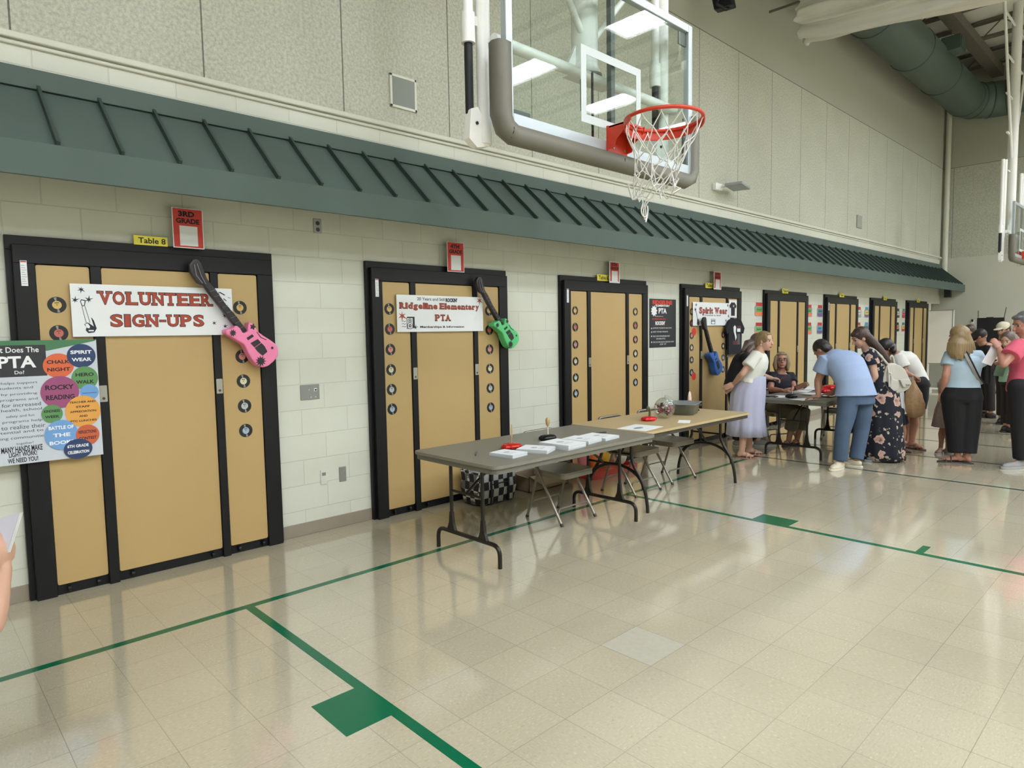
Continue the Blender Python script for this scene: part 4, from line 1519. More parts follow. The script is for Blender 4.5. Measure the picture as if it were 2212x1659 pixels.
# ================================================================ duct, curtain, ceiling extras
t = thing('air_duct', 'large dark green round air duct under the roof, turning at the far corner', 'duct', (-9, -0.72, 6.65))
DY, DZ, DR = -0.72, 7.05, 0.41
path = [V((-9, DY, DZ)), V((16.75, DY, DZ))]
for k in range(1, 7):
    a = PI / 2 * k / 6
    path.append(V((16.75 + 0.75 * math.sin(a), DY - 0.75 + 0.75 * math.cos(a), DZ)))
path.append(V((17.5, -13.9, DZ)))
build('pipe', MB().tube(path, DR, 32), DUCTG, t)
sx = [-6.5, -4, -1.5, 1, 3.5, 6, 8.2, 10.4, 12.6, 14.6]
for x in sx:
    build('seam_band', MB().lathe([(DR + 0.002, -0.022), (DR + 0.014, -0.014), (DR + 0.014, 0.014), (DR + 0.002, 0.022)], (x, DY, DZ), 32, 0, (1, 0, 0), False), GREEN_D, t)
for a in (0.04, 0.52, 1.02, PI / 2):
    c = V((16.75 + 0.75 * math.sin(a), DY - 0.75 + 0.75 * math.cos(a), DZ))
    build('seam_band', MB().lathe([(DR + 0.002, -0.018), (DR + 0.013, -0.012), (DR + 0.013, 0.012), (DR + 0.002, 0.018)], c, 32, 0, (math.cos(a), -math.sin(a), 0), False), GREEN_D, t)
bxm = MB().box(13.5, 13.9, DY - 0.62, DY - 0.28, DZ + 0.08, DZ + 0.36)
gr = build('side_outlet', bxm, DUCTG, t, 0.008)
build('grille', MB().box(13.53, 13.87, DY - 0.632, DY - 0.62, DZ + 0.11, DZ + 0.33), GREEN_D, gr)
mb = MB()
for x in (2.2, 5.4, 8.6, 11.6, 14.2):
    mb.tube([(x, DY - 0.3, DZ + 0.2), (x, DY - 0.3, 8.4)], 0.006, 6)
build('hanger', mb, JOIST, t)

# bundled divider curtain hoisted under the roof
CAN = M('off white vinyl curtain', '#cfcdc2', 0.6, var=0.06, scale=5, bump=0.25, bscale=9)
rings = []
NK = 90
rnd = random.Random(5)
ph = [rnd.uniform(0, 6.28) for _ in range(8)]
y = -0.96
ys = []
while y > -5.9:
    ys.append(y)
    y -= 0.09 if y > -4 else 0.5
for y in ys:
    s_ = (-0.96 - y)
    zc = 5.86 - 0.11 * min(s_, 4.0) * 0.9 + 0.012 * s_ * 0
    xc = 7.1 + 0.02 * math.sin(s_ * 2)
    ring = []
    for k in range(NK):
        a = 2 * PI * k / NK
        r = 0.27 + 0.045 * math.sin(5 * a + ph[0] + s_ * 0.5) + 0.03 * math.sin(11 * a + ph[1] - s_ * 0.7) + 0.018 * math.sin(19 * a + ph[2] + s_ * 1.6) + 0.012 * math.sin(3 * a + 2.2 * s_)
        e = 0.86 + 0.14 * min(1, s_ / 0.3)
        ring.append(V((xc + 1.15 * r * e * math.cos(a), y - (0.05 * math.sin(9 * a + ph[4]) if s_ < 0.05 else 0), zc + 1.08 * r * e * math.sin(a))))
    rings.append(ring)
t = thing('divider_curtain', 'bundled off white divider curtain hoisted under the roof at the top right', 'curtain', (7.1, -0.96, 5.5))
build('cloth', MB().loft(rings), CAN, t)
tf = MB()
for (dx, dz, l_, r_) in ((-0.12, 0.02, 0.16, 0.05), (0.06, -0.06, 0.2, 0.055), (-0.05, -0.2, 0.12, 0.05), (0.14, -0.22, 0.14, 0.045)):
    c = V((7.1 + dx, -0.93, 5.86 + dz))
    tf.ell(c, (0.045, 0, 0.02), (0, r_, 0), (-0.03, 0, l_ * 0.6), 10, 8)
build('end_tuft', tf, CAN, t)
sp = MB()
for y in (-1.4, -2.9, -4.3, -5.6):
    sp.tube([(7.1, y, 5.9), (7.1, y, 8.35)], 0.012, 6)
build('hoist_strap', sp, CAN, t)
# rods near the upper wall
p, q = yp(1662, 26, -0.45), yp(1720, 6, -0.75)
t = thing('hanging_rod', 'thin dark rod reaching out from the upper wall toward the curtain', 'rod', tuple(p))
build('bar', MB().tube([p, q, q + (q - p) * 2], 0.018, 8), M('brown grey rod', '#5d574b', 0.6), t)
p = yp(1562, 8, -0.40)
t = thing('stage_lamp', 'black spotlight hanging high on the wall at the top edge', 'lamp', tuple(p))
build('can', MB().obox(p + V((0.02, 0, 0.02)), (0.10, 0.03, 0.02), (-0.03, 0.12, 0.0), (0, 0.02, 0.09)), INK, t, 0.015)
build('yoke', MB().tube([p + V((-0.12, 0, 0.05)), p + V((-0.16, 0, -0.06)), p + V((-0.02, -0.06, -0.1)), p + V((0.1, -0.08, -0.04))], 0.022, 8), INK, t)
build('arm', MB().tube([p + V((0, 0, 0.1)), V((p.x + 0.02, 0.0, p.z + 0.42))], 0.02, 8), INK, t)

# ================================================================ folding tables
GRT = M('grey folding table top', '#7b786c', 0.45, var=0.05, scale=120)
TANT = M('speckled tan table top', '#b9a57c', 0.45, var=0.10, scale=160)
EDGB = M('dark brown table edge', '#3d352b', 0.45, var=0.1)
LEGB = M('dark brown leg steel', '#26211c', 0.35, 0.3, var=0.1)


def make_table(x0, x1, y0, y1, lab, grp, top, edge, arch, apron):
    t = thing('folding_table', lab, 'table', ((x0 + x1) / 2, (y0 + y1) / 2, 0), grp)
    H = 0.737
    build('tabletop', MB().prism([(a, b_, H - 0.022) for a, b_ in rrect(x0, y0, x1, y1, 0.055 if not arch else 0.012)], (0, 0, 0.022)), top, t, 0.006)
    i = 0.012
    ap = MB()
    o_ = rrect(x0 + i, y0 + i, x1 - i, y1 - i, 0.05 if not arch else 0.01)
    n_ = rrect(x0 + i + 0.018, y0 + i + 0.018, x1 - i - 0.018, y1 - i - 0.018, 0.04 if not arch else 0.008)
    ap.loft([[V((a, b_, H - 0.022)) for a, b_ in o_], [V((a, b_, H - apron)) for a, b_ in o_], [V((a, b_, H - apron)) for a, b_ in n_], [V((a, b_, H - 0.022)) for a, b_ in n_]], caps=False, sm=False)
    build('apron', ap, edge, t)
    yc = (y0 + y1) / 2
    L = x1 - x0
    for k, xx in enumerate((x0 + 0.135, x1 - 0.135)):
        sg = 1 if k == 0 else -1
        if not arch:
            for s in (-1, 1):
                yy = yc + s * 0.175
                lg = MB()
                lg.tube([(xx, yy, H - 0.03), (xx, yy, 0.27)], 0.0135, 12)
                lg.loft([[V((xx + a * 0.012, yy + b_ * w_, z_)) for a, b_ in ((-1, -1), (1, -1), (1, 1), (-1, 1))] for z_, w_ in ((0.30, 0.013), (0.22, 0.022), (0.165, 0.045))], sm=False)
                build('leg', lg, LEGB, t)
            ft = arcpts([(xx, yc - 0.345, 0.0), (xx, yc - 0.345, 0.152), (xx, yc + 0.345, 0.152), (xx, yc + 0.345, 0.0)], 0.085, 7)
            build('foot_bar', MB().tube(ft, 0.0155, 12), LEGB, t)
        else:
            for s in (-1, 1):
                pts = [V((xx, yc + s * 0.17, H - 0.03)), V((xx, yc + s * 0.17, 0.47))] + bez((xx, yc + s * 0.17, 0.47), (xx, yc + s * 0.19, 0.40), (xx, yc + s * 0.24, 0.335), 5)[1:] + bez((xx, yc + s * 0.24, 0.335), (xx, yc + s * 0.335, 0.22), (xx, yc + s * 0.345, 0.0), 7)[1:]
                build('leg', MB().tube(pts, 0.015, 12), LEGB, t)
            ar = [V((xx, yc + 0.30 * math.cos(PI * j / 14), 0.20 + 0.19 * math.sin(PI * j / 14))) for j in range(15)]
            build('arch_bar', MB().tube(ar, 0.0145, 12), LEGB, t)
        mid = 0.40 if not arch else 0.36
        bt = MB()
        pts = bez((xx, yc, 0.46 if not arch else 0.40), (xx + sg * 0.12, yc, 0.56), (xx + sg * 0.36, yc, H - 0.06), 8)
        bt.tube(pts, 0.011, 8)
        bt.tube([(xx, yc - 0.175, 0.46 if not arch else 0.50), (xx, yc + 0.175, 0.46 if not arch else 0.50)], 0.010, 8)
        bt.obox(V((xx + sg * 0.38, yc, H - 0.045)), (0.06, 0, 0), (0, 0.03, 0), (0, 0, 0.012))
        build('brace', bt, LEGB, t)
    return t


GT = 'folding tables set out along the wall'
make_table(0.430, 2.255, -1.830, -0.905, 'long grey folding table with paper stacks in the foreground', GT, GRT, M('grey moulded table rim', '#69665b', 0.5, var=0.06), False, 0.058)
make_table(2.270, 4.110, -1.715, -0.860, 'speckled tan folding table with dark edge pushed against the grey one', GT, TANT, EDGB, True, 0.058)
make_table(5.62, 7.45, -1.930, -0.985, 'grey folding table where the woman with glasses sits', GT, GRT, M('grey moulded table rim far', '#6d6a60', 0.5, var=0.06), False, 0.062)

# ================================================================ folding chairs
CHR = M('taupe painted chair steel', '#7f796d', 0.4, 0.15, var=0.08)
CHT = M('bright worn chair tube', '#948d80', 0.28, 0.6, var=0.06)


def make_chair():
    t = thing('folding_chair', 'chair', 'chair', (0, 0, 0))
    st = MB()
    st.prism([(a, b_, 0.425) for a, b_ in rrect(-0.20, -0.265, 0.20, 0.115, 0.06)], (0, 0, 0.014))
    st.loft([[V((a, b_, z_)) for a, b_ in rrect(-0.20, -0.265, 0.20, 0.115, 0.06)] for z_ in (0.428, 0.39)], caps=False)
    build('seat', st, CHR, t, 0.004)
    bk = MB()
    rows = []
    for j in range(5):
        s_ = j / 4
        z_ = 0.575 + 0.15 * s_
        y_ = 0.165 + 0.055 * s_
        rows.append([V((-0.185 + 0.37 * k / 8, y_ + 0.02 * math.sin(PI * k / 8), z_)) for k in range(9)])
    fr_ = []
    for r_ in rows:
        fr_.append(r_ + [p + V((0, 0.009, 0)) for p in reversed(r_)])
    bk.loft(fr_)
    build('backrest', bk, CHR, t, 0.003)
    up = arcpts([(-0.215, -0.255, 0.0), (-0.205, 0.045, 0.455), (-0.195, 0.225, 0.733), (0.195, 0.225, 0.733), (0.205, 0.045, 0.455), (0.215, -0.255, 0.0)], 0.055, 6)
    build('main_frame', MB().tube(up, 0.0125, 10), CHT, t)
    for s in (-1, 1):
        build('rear_leg', MB().tube([(s * 0.188, -0.02, 0.43), (s * 0.192, 0.045, 0.40), (s * 0.198, 0.175, 0.0)], 0.0115, 10), CHR, t)
        build('seat_link', MB().tube([(s * 0.205, 0.06, 0.475), (s * 0.198, -0.02, 0.41)], 0.008, 8), CHR, t)
        for a, b_ in (((s * 0.213, -0.241, 0.021), (s * 0.215, -0.255, 0.0)), ((s * 0.1975, 0.169, 0.021), (s * 0.198, 0.175, 0.0))):
            build('foot_cap', MB().tube([a, b_], 0.0145, 10), M('dark rubber tip', '#3b3833', 0.6), t)
    build('front_stretcher', MB().tube(arcpts([(-0.212, -0.215, 0.06), (-0.19, -0.185, 0.13), (0.19, -0.185, 0.13), (0.212, -0.215, 0.06)], 0.06, 5), 0.008, 8), CHR, t)
    build('rear_stretcher', MB().tube(arcpts([(-0.196, 0.155, 0.05), (-0.18, 0.13, 0.145), (0.18, 0.13, 0.145), (0.196, 0.155, 0.05)], 0.06, 5), 0.008, 8), CHR, t)
    return t


GC = 'grey folding chairs behind the tables'
ch0 = make_chair()
CH = [(1.79, -1.115, 0.0, 'grey folding chair under the grey table beside the checked tote'), (2.98, -0.99, 0.02, 'grey folding chair under the near half of the tan table'), (3.70, -0.95, -0.03, 'grey folding chair under the far half of the tan table'),
      (6.76, -0.745, -0.5, 'grey folding chair the woman with glasses sits on'), (7.62, -1.32, -1.25, 'grey folding chair at the end of the far table, beyond the bending man')]
for i, (x, y, rz, lab) in enumerate(CH):
    if i == 0:
        ch0.location = (x, y, 0); ch0.rotation_euler = (0, 0, rz); ch0['label'] = lab; ch0['group'] = GC
    else:
        dup(ch0, (x, y, 0), rz, lab, GC)

# ================================================================ things on the tables
TZ = 0.7372
FOIL = M('red foil', '#c9281d', 0.22, 0.25, var=0.2, scale=30, bump=0.5, bscale=40)
FOILR = M('bright red foil', '#d2222a', 0.25, 0.2, var=0.15, scale=30, bump=0.5, bscale=40)
BLKF = M('black foil', '#101114', 0.3, 0.2, var=0.3, bump=0.4, bscale=40)
GOLDW = M('pale wood', '#b89a68', 0.5, var=0.15)


def weight_base(p, r, h, mat, lab, top, lobes=9):
    t = thing('pen_holder', lab, 'pen holder', tuple(p), 'foil pen holders on the tables')
    rings = []
    for z_, q in ((0, 0.78), (h * 0.2, 1.0), (h * 0.55, 1.02), (h * 0.85, 0.8), (h, 0.35)):
        rings.append([p + V((math.cos(2 * PI * k / 54) * r * q * (1 + 0.06 * math.cos(lobes * 2 * PI * k / 54)), math.sin(2 * PI * k / 54) * r * 0.8 * q * (1 + 0.06 * math.cos(lobes * 2 * PI * k / 54)), z_)) for k in range(54)])
    build('base', MB().loft(rings), mat, t)
    q = p + V((0, 0, h))
    if top == 'feather':
        build('stem', MB().cyl(q - V((0, 0, 0.02)), q + V((0.004, 0, 0.05)), 0.003, n=8), GOLDW, t)
        build('feather', MB().loft([[q + V((0.004 + w_ * math.cos(a) * 0.7, 0.3 * w_ * math.sin(a), z_)) for a in [2 * PI * k / 10 for k in range(10)]] for z_, w_ in ((0.03, 0.004), (0.06, 0.012), (0.09, 0.014), (0.12, 0.011), (0.145, 0.002))]), GOLDW, t)
    elif top == 'spoon':
        build('stem', MB().cyl(q - V((0, 0, 0.02)), q + V((0, 0, 0.075)), 0.006, 0.005, n=8), M('white handle', '#dcd2c6', 0.5), t)
        build('bulb', MB().lathe([(0.004, 0.06), (0.012, 0.075), (0.017, 0.095), (0.018, 0.115), (0.013, 0.132), (0.003, 0.138)], q, 14), GOLDW, t)
    elif top == 'stalk':
        gm = M('dark green ribbon', '#4b5232', 0.4, var=0.3, scale=30)
        build('stalk', MB().tube(bez(q + V((0.01, 0, -0.01)), q + V((0.03, 0, 0.05)), q + V((-0.01, 0, 0.09)), 6) + bez(q + V((-0.01, 0, 0.09)), q + V((-0.03, 0, 0.1)), q + V((-0.02, 0, 0.05)), 4)[1:], 0.011, 8), gm, t)
    elif top == 'pen':
        build('pen', MB().tube([q - V((0, 0, 0.02)), q + V((0.006, 0, 0.12))], 0.0055, 8), M('brown pen', '#6d4135', 0.4), t)
        build('ribbon', MB().tube([q + V((0.01, -0.004, 0.07)), q + V((0.004, -0.006, 0.03)), q + V((0.012, -0.008, -0.03))], 0.006, 6), M('pale pink ribbon', '#e2cfcb', 0.5), t)
    return t


weight_base(V((0.985, -1.40, TZ)), 0.082, 0.042, FOIL, 'crinkled red foil pen holder with gold feather on the grey table', 'feather')
weight_base(V((1.452, -1.335, TZ)), 0.078, 0.046, BLKF, 'black foil pen holder with wooden topped pen on the grey table', 'spoon', 5)
weight_base(V((2.93, -1.28, TZ)), 0.082, 0.042, FOILR, 'bright red foil pen holder with green stalk on the tan table', 'stalk')
weight_base(V((5.83, -1.40, TZ)), 0.085, 0.05, BLKF, 'black foil pen holder on the table of the seated woman', 'pen', 5)
t = weight_base(V((4.02, -1.06, TZ)), 0.06, 0.03, BLKF, 'black holder with a pale feather pen at the far corner of the tan table', 'none', 5)
q = V((4.02, -1.06, TZ + 0.03))
build('feather', MB().loft([[q + V((w_ * math.cos(a), 0.5 * w_ * math.sin(a), z_)) for a in [2 * PI * k / 10 for k in range(10)]] for z_, w_ in ((0.0, 0.008), (0.03, 0.022), (0.075, 0.032), (0.115, 0.028), (0.15, 0.018), (0.165, 0.003))]), M('pale pink feather', '#d8bfae', 0.6, var=0.4, scale=30), t)
t = thing('pen', 'dark pen lying at the near end of the grey table', 'pen', (0.65, -1.385, TZ))
build('barrel', MB().tube([(0.605, -1.43, TZ + 0.006), (0.675, -1.358, TZ + 0.006)], 0.0055, 8), M('dark grey pen', '#4a4946', 0.4), t)
build('cap', MB().tube([(0.672, -1.361, TZ + 0.006), (0.700, -1.332, TZ + 0.006)], 0.0065, 8), M('light grey pen cap', '#6f6e6a', 0.4), t)

PEDGE = M('stacked paper edge', '#cdd2d4', 0.75, var=0.06, scale=200, stretch=(1, 1, 12))
PGREY = M('pale grey print', '#b9bbc4', 0.7)


def stack(c, ax, w, d, h, lab, logo=True):
    """c centre, ax direction of the long side (radians)"""
    t = thing('paper_stack', lab, 'paper stack', (c[0], c[1], TZ), 'stacks of white flyers on the grey table')
    ux = V((math.cos(ax), math.sin(ax), 0)); uy = V((-math.sin(ax), math.cos(ax), 0))
    C = V((c[0], c[1], TZ))
    n_ = max(2, int(h / 0.006))
    mb_ = MB()
    rr = random.Random(int(c[0] * 1000))
    for k in range(n_):
        o_ = ux * rr.uniform(-.002, .002) + uy * rr.uniform(-.002, .002)
        mb_.obox(C + o_ + V((0, 0, h * (k + 0.5) / n_)), ux * w / 2, uy * d / 2, V((0, 0, h / n_ / 2)), 0)
    build('sheets', mb_, PEDGE, t)
    tp = MB().obox(C + V((0, 0, h + 0.0006)), ux * w / 2, uy * d / 2, V((0, 0, 0.0006)))
    build('top_sheet', tp, PAPER, t)
    if logo:
        fl_ = Flat(C + V((0, 0, h + 0.0012)) - ux * w / 2 - uy * d / 2, ux, uy, (0, 0, 1))
        fl_.disc(w * 0.45, d * 0.55, w * 0.16, d * 0.10, 0, 1).rect(w * 0.2, d * 0.25, w * 0.7, d * 0.28, 0).rect(w * 0.2, d * 0.33, w * 0.6, d * 0.35, 0)
        build('print', fl_.mb, PGREY, t)
    return t


OR5 = ['nearest, in front of the red foil holder', 'second from the near end', 'thick, before the black foil holder', 'second from the far end', 'farthest, next to the tan table']
for k, (u, v, ax, w_, d_, h_) in enumerate(((1098, 977, 0.15, 0.17, 0.21, 0.022), (1158, 967, 0.42, 0.19, 0.235, 0.026), (1215, 955, 0.08, 0.22, 0.28, 0.036), (1256, 947, 0.15, 0.20, 0.25, 0.026), (1293, 941, 0.12, 0.21, 0.26, 0.020))):
    c = zp(u, v, TZ + h_)
    stack((c.x, c.y), ax + PI / 2 * 0, w_, d_, h_, 'stack of white flyers on the grey table, ' + OR5[k])
c = zp(1312, 938, TZ)
t = thing('marker', 'dark marker lying behind the farthest stack of flyers', 'pen', (c.x, c.y + 0.12, TZ))
build('barrel', MB().tube([(c.x - 0.03, c.y + 0.10, TZ + 0.006), (c.x + 0.06, c.y + 0.06, TZ + 0.006)], 0.006, 8), M('marker body', '#3f3f40', 0.4), t)


def sheet(c, ax, w, d, lab, dark=False, z=None, grp=None, pr=True):
    z = TZ if z is None else z
    t = thing('paper_sheet', lab, 'paper', (c[0], c[1], z), grp)
    ux = V((math.cos(ax), math.sin(ax), 0)); uy = V((-math.sin(ax), math.cos(ax), 0))
    C = V((c[0], c[1], z))
    build('sheet', MB().obox(C + V((0, 0, 0.0012)), ux * w / 2, uy * d / 2, V((0, 0, 0.0011))), PAPER, t)
    if pr:
        fl_ = Flat(C + V((0, 0, 0.0023)) - ux * w / 2 - uy * d / 2, ux, uy, (0, 0, 1))
        fl_.disc(w * 0.4, d * 0.5, w * 0.2, d * 0.12, 0)
        build('print', fl_.mb, M('grey photo print', '#8f9293', 0.7, var=0.2, scale=30), t)
    return t


c = zp(1383, 924, TZ)
sheet((c.x, c.y), 0.12, 0.34, 0.28, 'white printed sheet on the tan table beside the grey table')
c = zp(1478, 911, TZ)
sheet((c.x, c.y), 0.5, 0.2, 0.11, 'small white slip on the tan table in front of the grey tray', pr=False)

# tipped candy bowl
CLR = bpy.data.materials.new('clear plastic bowl')
CLR.use_nodes = True
nt = CLR.node_tree
nt.nodes.remove(nt.nodes['Principled BSDF'])
_t = node(nt, 'ShaderNodeBsdfTransparent'); _t.inputs[0].default_value = (0.9, 0.92, 0.9, 1)
_g = node(nt, 'ShaderNodeBsdfGlossy'); _g.inputs['Roughness'].default_value = 0.05
_l = node(nt, 'ShaderNodeLayerWeight'); _l.inputs['Blend'].default_value = 0.25
_m = node(nt, 'ShaderNodeMixShader')
nt.links.new(mathn(nt, 'MULTIPLY_ADD', _l.outputs['Facing'], 0.75, 0.05), _m.inputs[0]); nt.links.new(_t.outputs[0], _m.inputs[1]); nt.links.new(_g.outputs[0], _m.inputs[2]); nt.links.new(_m.outputs[0], nt.nodes['Material Output'].inputs['Surface'])
bc = V((3.17, -1.30, TZ + 0.104))
tilt = V((0.62, -0.25, 0.75)).normalized()
t = thing('candy_bowl', 'tipped clear round bowl of wrapped purple candies on the tan table', 'bowl', (bc.x, bc.y, TZ))
prof = []
for k in range(15):
    a = -PI / 2 + (PI * 0.80) * k / 14
    prof.append((max(0.004, 0.103 * math.cos(a)), 0.103 * math.sin(a)))
zz = prof[-1][1]
prof += [(prof[-1][0] + 0.004, zz + 0.012), (prof[-1][0] + 0.012, zz + 0.022)]
build('bowl', MB().lathe(prof, bc, 32, 0, tilt, False), CLR, t)
rnd = random.Random(11)
cm = [M('candy plum', '#6d2540', 0.35), M('candy pink', '#a85a72', 0.35), M('candy silver', '#b5aeb0', 0.3, 0.4), M('candy olive', '#7d7a4c', 0.35)]
for k in range(34):
    while True:
        q = V((rnd.uniform(-1, 1), rnd.uniform(-1, 1), rnd.uniform(-1, 0.35)))
        if q.length < 0.86:
            break
    c = bc + q * 0.088
    a = V((rnd.uniform(-1, 1), rnd.uniform(-1, 1), rnd.uniform(-1, 1))).normalized()
    b_ = a.orthogonal().normalized()
    m_ = MB().ell(c, a * 0.02, b_ * 0.012, a.cross(b_) * 0.012, 8, 6)
    for s in (-1, 1):
        m_.lathe([(0.003, 0.0), (0.011, 0.012)], c + a * (s * 0.018), 6, 0, a * s)
    ci = (k % 3) if k % 7 else 3
    tag(build('candy', m_, cm[ci]), '%s wrapped candy heaped in the clear bowl on the tan table' % ('plum', 'pink', 'silver', 'olive')[ci], 'candy', '%s candies in the bowl' % ('plum', 'pink', 'silver', 'olive')[ci])
# grey tray
t = thing('storage_tray', 'grey plastic storage tray on the tan table', 'tray', (3.62, -1.27, TZ))
mb = MB()
GTR = M('grey plastic tray', '#7f8483', 0.45, var=0.04)
def rr(e, z_):
    return [V((3.62 + a * math.cos(0.35) - b_ * math.sin(0.35), -1.25 + a * math.sin(0.35) + b_ * math.cos(0.35), z_)) for a, b_ in rrect(-0.17 - e, -0.12 - e, 0.17 + e, 0.12 + e, 0.05, 6)]
mb.loft([rr(-0.03, TZ + 0.004), rr(-0.012, TZ), rr(0.012, TZ + 0.115), rr(0.024, TZ + 0.117), rr(0.024, TZ + 0.108), rr(0.016, TZ + 0.108), rr(0.008, TZ + 0.112), rr(-0.018, TZ + 0.006), rr(-0.16 + 0.07, TZ + 0.006)], caps=False)
build('tub', mb, GTR, t)
ux = V((math.cos(0.35), math.sin(0.35), 0)); uy = V((-math.sin(0.35), math.cos(0.35), 0))
for s in (-1, 1):
    build('handle_slot', MB().obox(V((3.62, -1.25, TZ + 0.085)) + ux * (s * 0.19), ux * 0.003, uy * 0.035, V((0, 0, 0.012))), M('dark slot', '#4c504f', 0.6), t)
build('label_plate', MB().obox(V((3.62, -1.25, TZ + 0.085)) - uy * 0.142 + ux * 0.1, ux * 0.03, uy * 0.003, V((0, 0, 0.01))), M('dark slot', '#4c504f', 0.6), t)
mb = MB().prism([(3.87, -1.20, TZ), (3.93, -1.24, TZ), (3.90, -1.21, TZ + 0.065)], (0.02, 0.03, 0))
tag(build('stapler', mb, INK, None, 0.004), 'small black wedge shaped holder beside the grey tray', 'holder')

# things on the far table
for k, (u, v, ax, w_, d_, lab) in enumerate(((1690, 857, 0.1, 0.30, 0.22, 'white sheet at the near edge of the far table beside the black phone'), (1738, 863, -0.3, 0.30, 0.2, 'white sheet by the black foil holder, in front of the bending man'), (1727, 846, 0.2, 0.4, 0.26, 'white sheet lying in front of the seated woman'), (1752, 852, -0.2, 0.26, 0.2, 'folded white sheet left of the bending man'), (1765, 841, 0.3, 0.5, 0.3, 'white sheet at the back of the far table'), (1785, 856, 0.0, 0.3, 0.24, 'white sheet under the hand of the bending man'))):
    c = zp(u, v, TZ)
    sheet((c.x, c.y), ax, w_, d_, lab, z=TZ + 0.0026 * k + 0.0002, grp='white sheets on the far table', pr=False)
c = zp(1664, 857.5, TZ)
tag(build('phone', MB().prism([(c.x + a, c.y + b_, TZ + 0.001) for a, b_ in rrect(-0.04, -0.09, 0.04, 0.09, 0.012, 3)], (0, 0, 0.01)), INK), 'black phone lying on the near edge of the far table', 'phone')
for u, v, lab in ((1781, 848, 'red foil pen holder just right of the bending man\'s arm'), (1797, 842, 'red foil bundle farther back on the far table')):
    c = zp(u, v, TZ)
    weight_base(V((c.x, c.y, TZ)), 0.09 if u < 1790 else 0.16, 0.05 if u < 1790 else 0.07, FOILR, lab, 'none')

# ================================================================ things on the floor behind the tables
CHK, nt, b_ = new_mat('black and white checked fabric')
tc = node(nt, 'ShaderNodeTexCoord')
ck = node(nt, 'ShaderNodeTexChecker')
ck.inputs['Scale'].default_value = 1.0
nt.links.new(mapping(nt, tc.outputs['Object'], scale=(16, 16, 13)), ck.inputs['Vector'])
w1 = node(nt, 'ShaderNodeTexWave'); w1.inputs['Scale'].default_value = 22; w1.inputs['Distortion'].default_value = 2.5
nt.links.new(tc.outputs['Object'], w1.inputs['Vector'])
st_ = mathn(nt, 'GREATER_THAN', w1.outputs['Fac'], 0.62)
cc = mixc(nt, ck.outputs['Fac'], (0.012, 0.013, 0.018), (0.62, 0.63, 0.62))
cc = mixc(nt, mathn(nt, 'MULTIPLY', st_, 0.8), cc, (0.012, 0.013, 0.018))
nt.links.new(cc, b_.inputs['Base Color']); b_.inputs['Roughness'].default_value = 0.8
t = thing('tote_bag', 'black and white checked tote bag standing on the floor under the grey table', 'bag', (1.72, -0.29, 0))
x0, x1, y0, y1 = 1.50, 1.955, -0.42, -0.15
def ring(e, z_, wob=0.0):
    return [V((a, b_ + wob * math.sin(a * 40), z_)) for a, b_ in rrect(x0 - e, y0 - e, x1 + e, y1 + e, 0.05, 6)]
build('bag_body', MB().loft([ring(-0.03, 0.005), ring(0.0, 0.02), ring(0.02, 0.15), ring(0.012, 0.25, 0.004), ring(0.02, 0.325, 0.008), ring(0.012, 0.325, 0.008), ring(0.004, 0.24), ring(-0.02, 0.03)]), CHK, t)
hs = MB()
for xx in (x0 + 0.12, x1 - 0.12):
    hs.tube([(xx, y0 - 0.021, 0.02), (xx, y0 - 0.028, 0.16), (xx, y0 - 0.026, 0.33)], 0.011, 6)
hs.tube(bez((x0 + 0.12, y0 - 0.026, 0.33), (1.73, y0 + 0.02, 0.46), (x1 - 0.12, y0 - 0.026, 0.33), 10), 0.010, 6)
hs.tube([(x0 + 0.12, y0 - 0.030, 0.20), (x1 - 0.12, y0 - 0.030, 0.205)], 0.006, 6)
build('strap', hs, INK, t)
tag(build('white_bag', MB().loft([[V((1.56 + a * (1 - z_), -0.30 + b_ * (1 - z_ * 0.6), 0.06 + z_)) for a, b_ in rrect(-0.04, -0.05, 0.13, 0.07, 0.02, 3)] for z_ in (0.0, 0.2, 0.36)]), M('white paper bag', '#c9c9cd', 0.7)), 'plain white bag sticking out of the checked tote', 'bag')
CARD = M('brown cardboard', '#8d7c66', 0.7, var=0.08)
CARDD = M('inside of cardboard', '#4d3a2c', 0.8)
t = thing('cardboard_box', 'open brown cardboard box on the floor beside the checked tote', 'box', (2.53, -0.2, 0))
mb = MB()
x0, x1, y0, y1, hh = 2.22, 2.80, -0.34, -0.07, 0.16
mb.box(x0, x1, y0, y0 + 0.006, 0, hh).box(x0, x1, y1 - 0.006, y1, 0, hh).box(x0, x0 + 0.006, y0, y1, 0, hh).box(x1 - 0.006, x1, y0, y1, 0, hh).box(x0, x1, y0, y1, 0, 0.006)
build('carton', mb, CARD, t)
fb = MB()
fb.obox(V((2.135, -0.26, hh + 0.02)), (0.08, 0, -0.03), (0, 0.075, 0), (0.001, 0, 0.003)).obox(V((2.51, -0.43, hh - 0.03)), (0.28, 0, 0), (0, 0.085, 0.03), (0, 0.001, 0.003))
build('flap', fb, CARD, t)
tag(build('grey_bag', MB().ell((2.115, -0.10, 0.135), (0.085, 0, 0), (0, 0.06, 0), (0, 0, 0.135), 14, 8).ell((2.12, -0.10, 0.28), (0.05, 0, 0), (0, 0.04, 0), (0, 0, 0.07), 12, 6), M('crumpled grey bag', '#8e877e', 0.6, bump=0.6, bscale=20)), 'crumpled grey bag behind the cardboard box', 'bag')
LEO = M('brown patterned cloth', '#6b5f52', 0.7, var=0.7, scale=26)
m_ = MB().ell((2.62, -0.19, 0.24), (0.12, 0, 0), (0, 0.08, 0), (0, 0, 0.16), 14, 10).ell((2.70, -0.2, 0.36), (0.05, 0, 0.02), (0, 0.05, 0), (0, 0, 0.09), 12, 8)
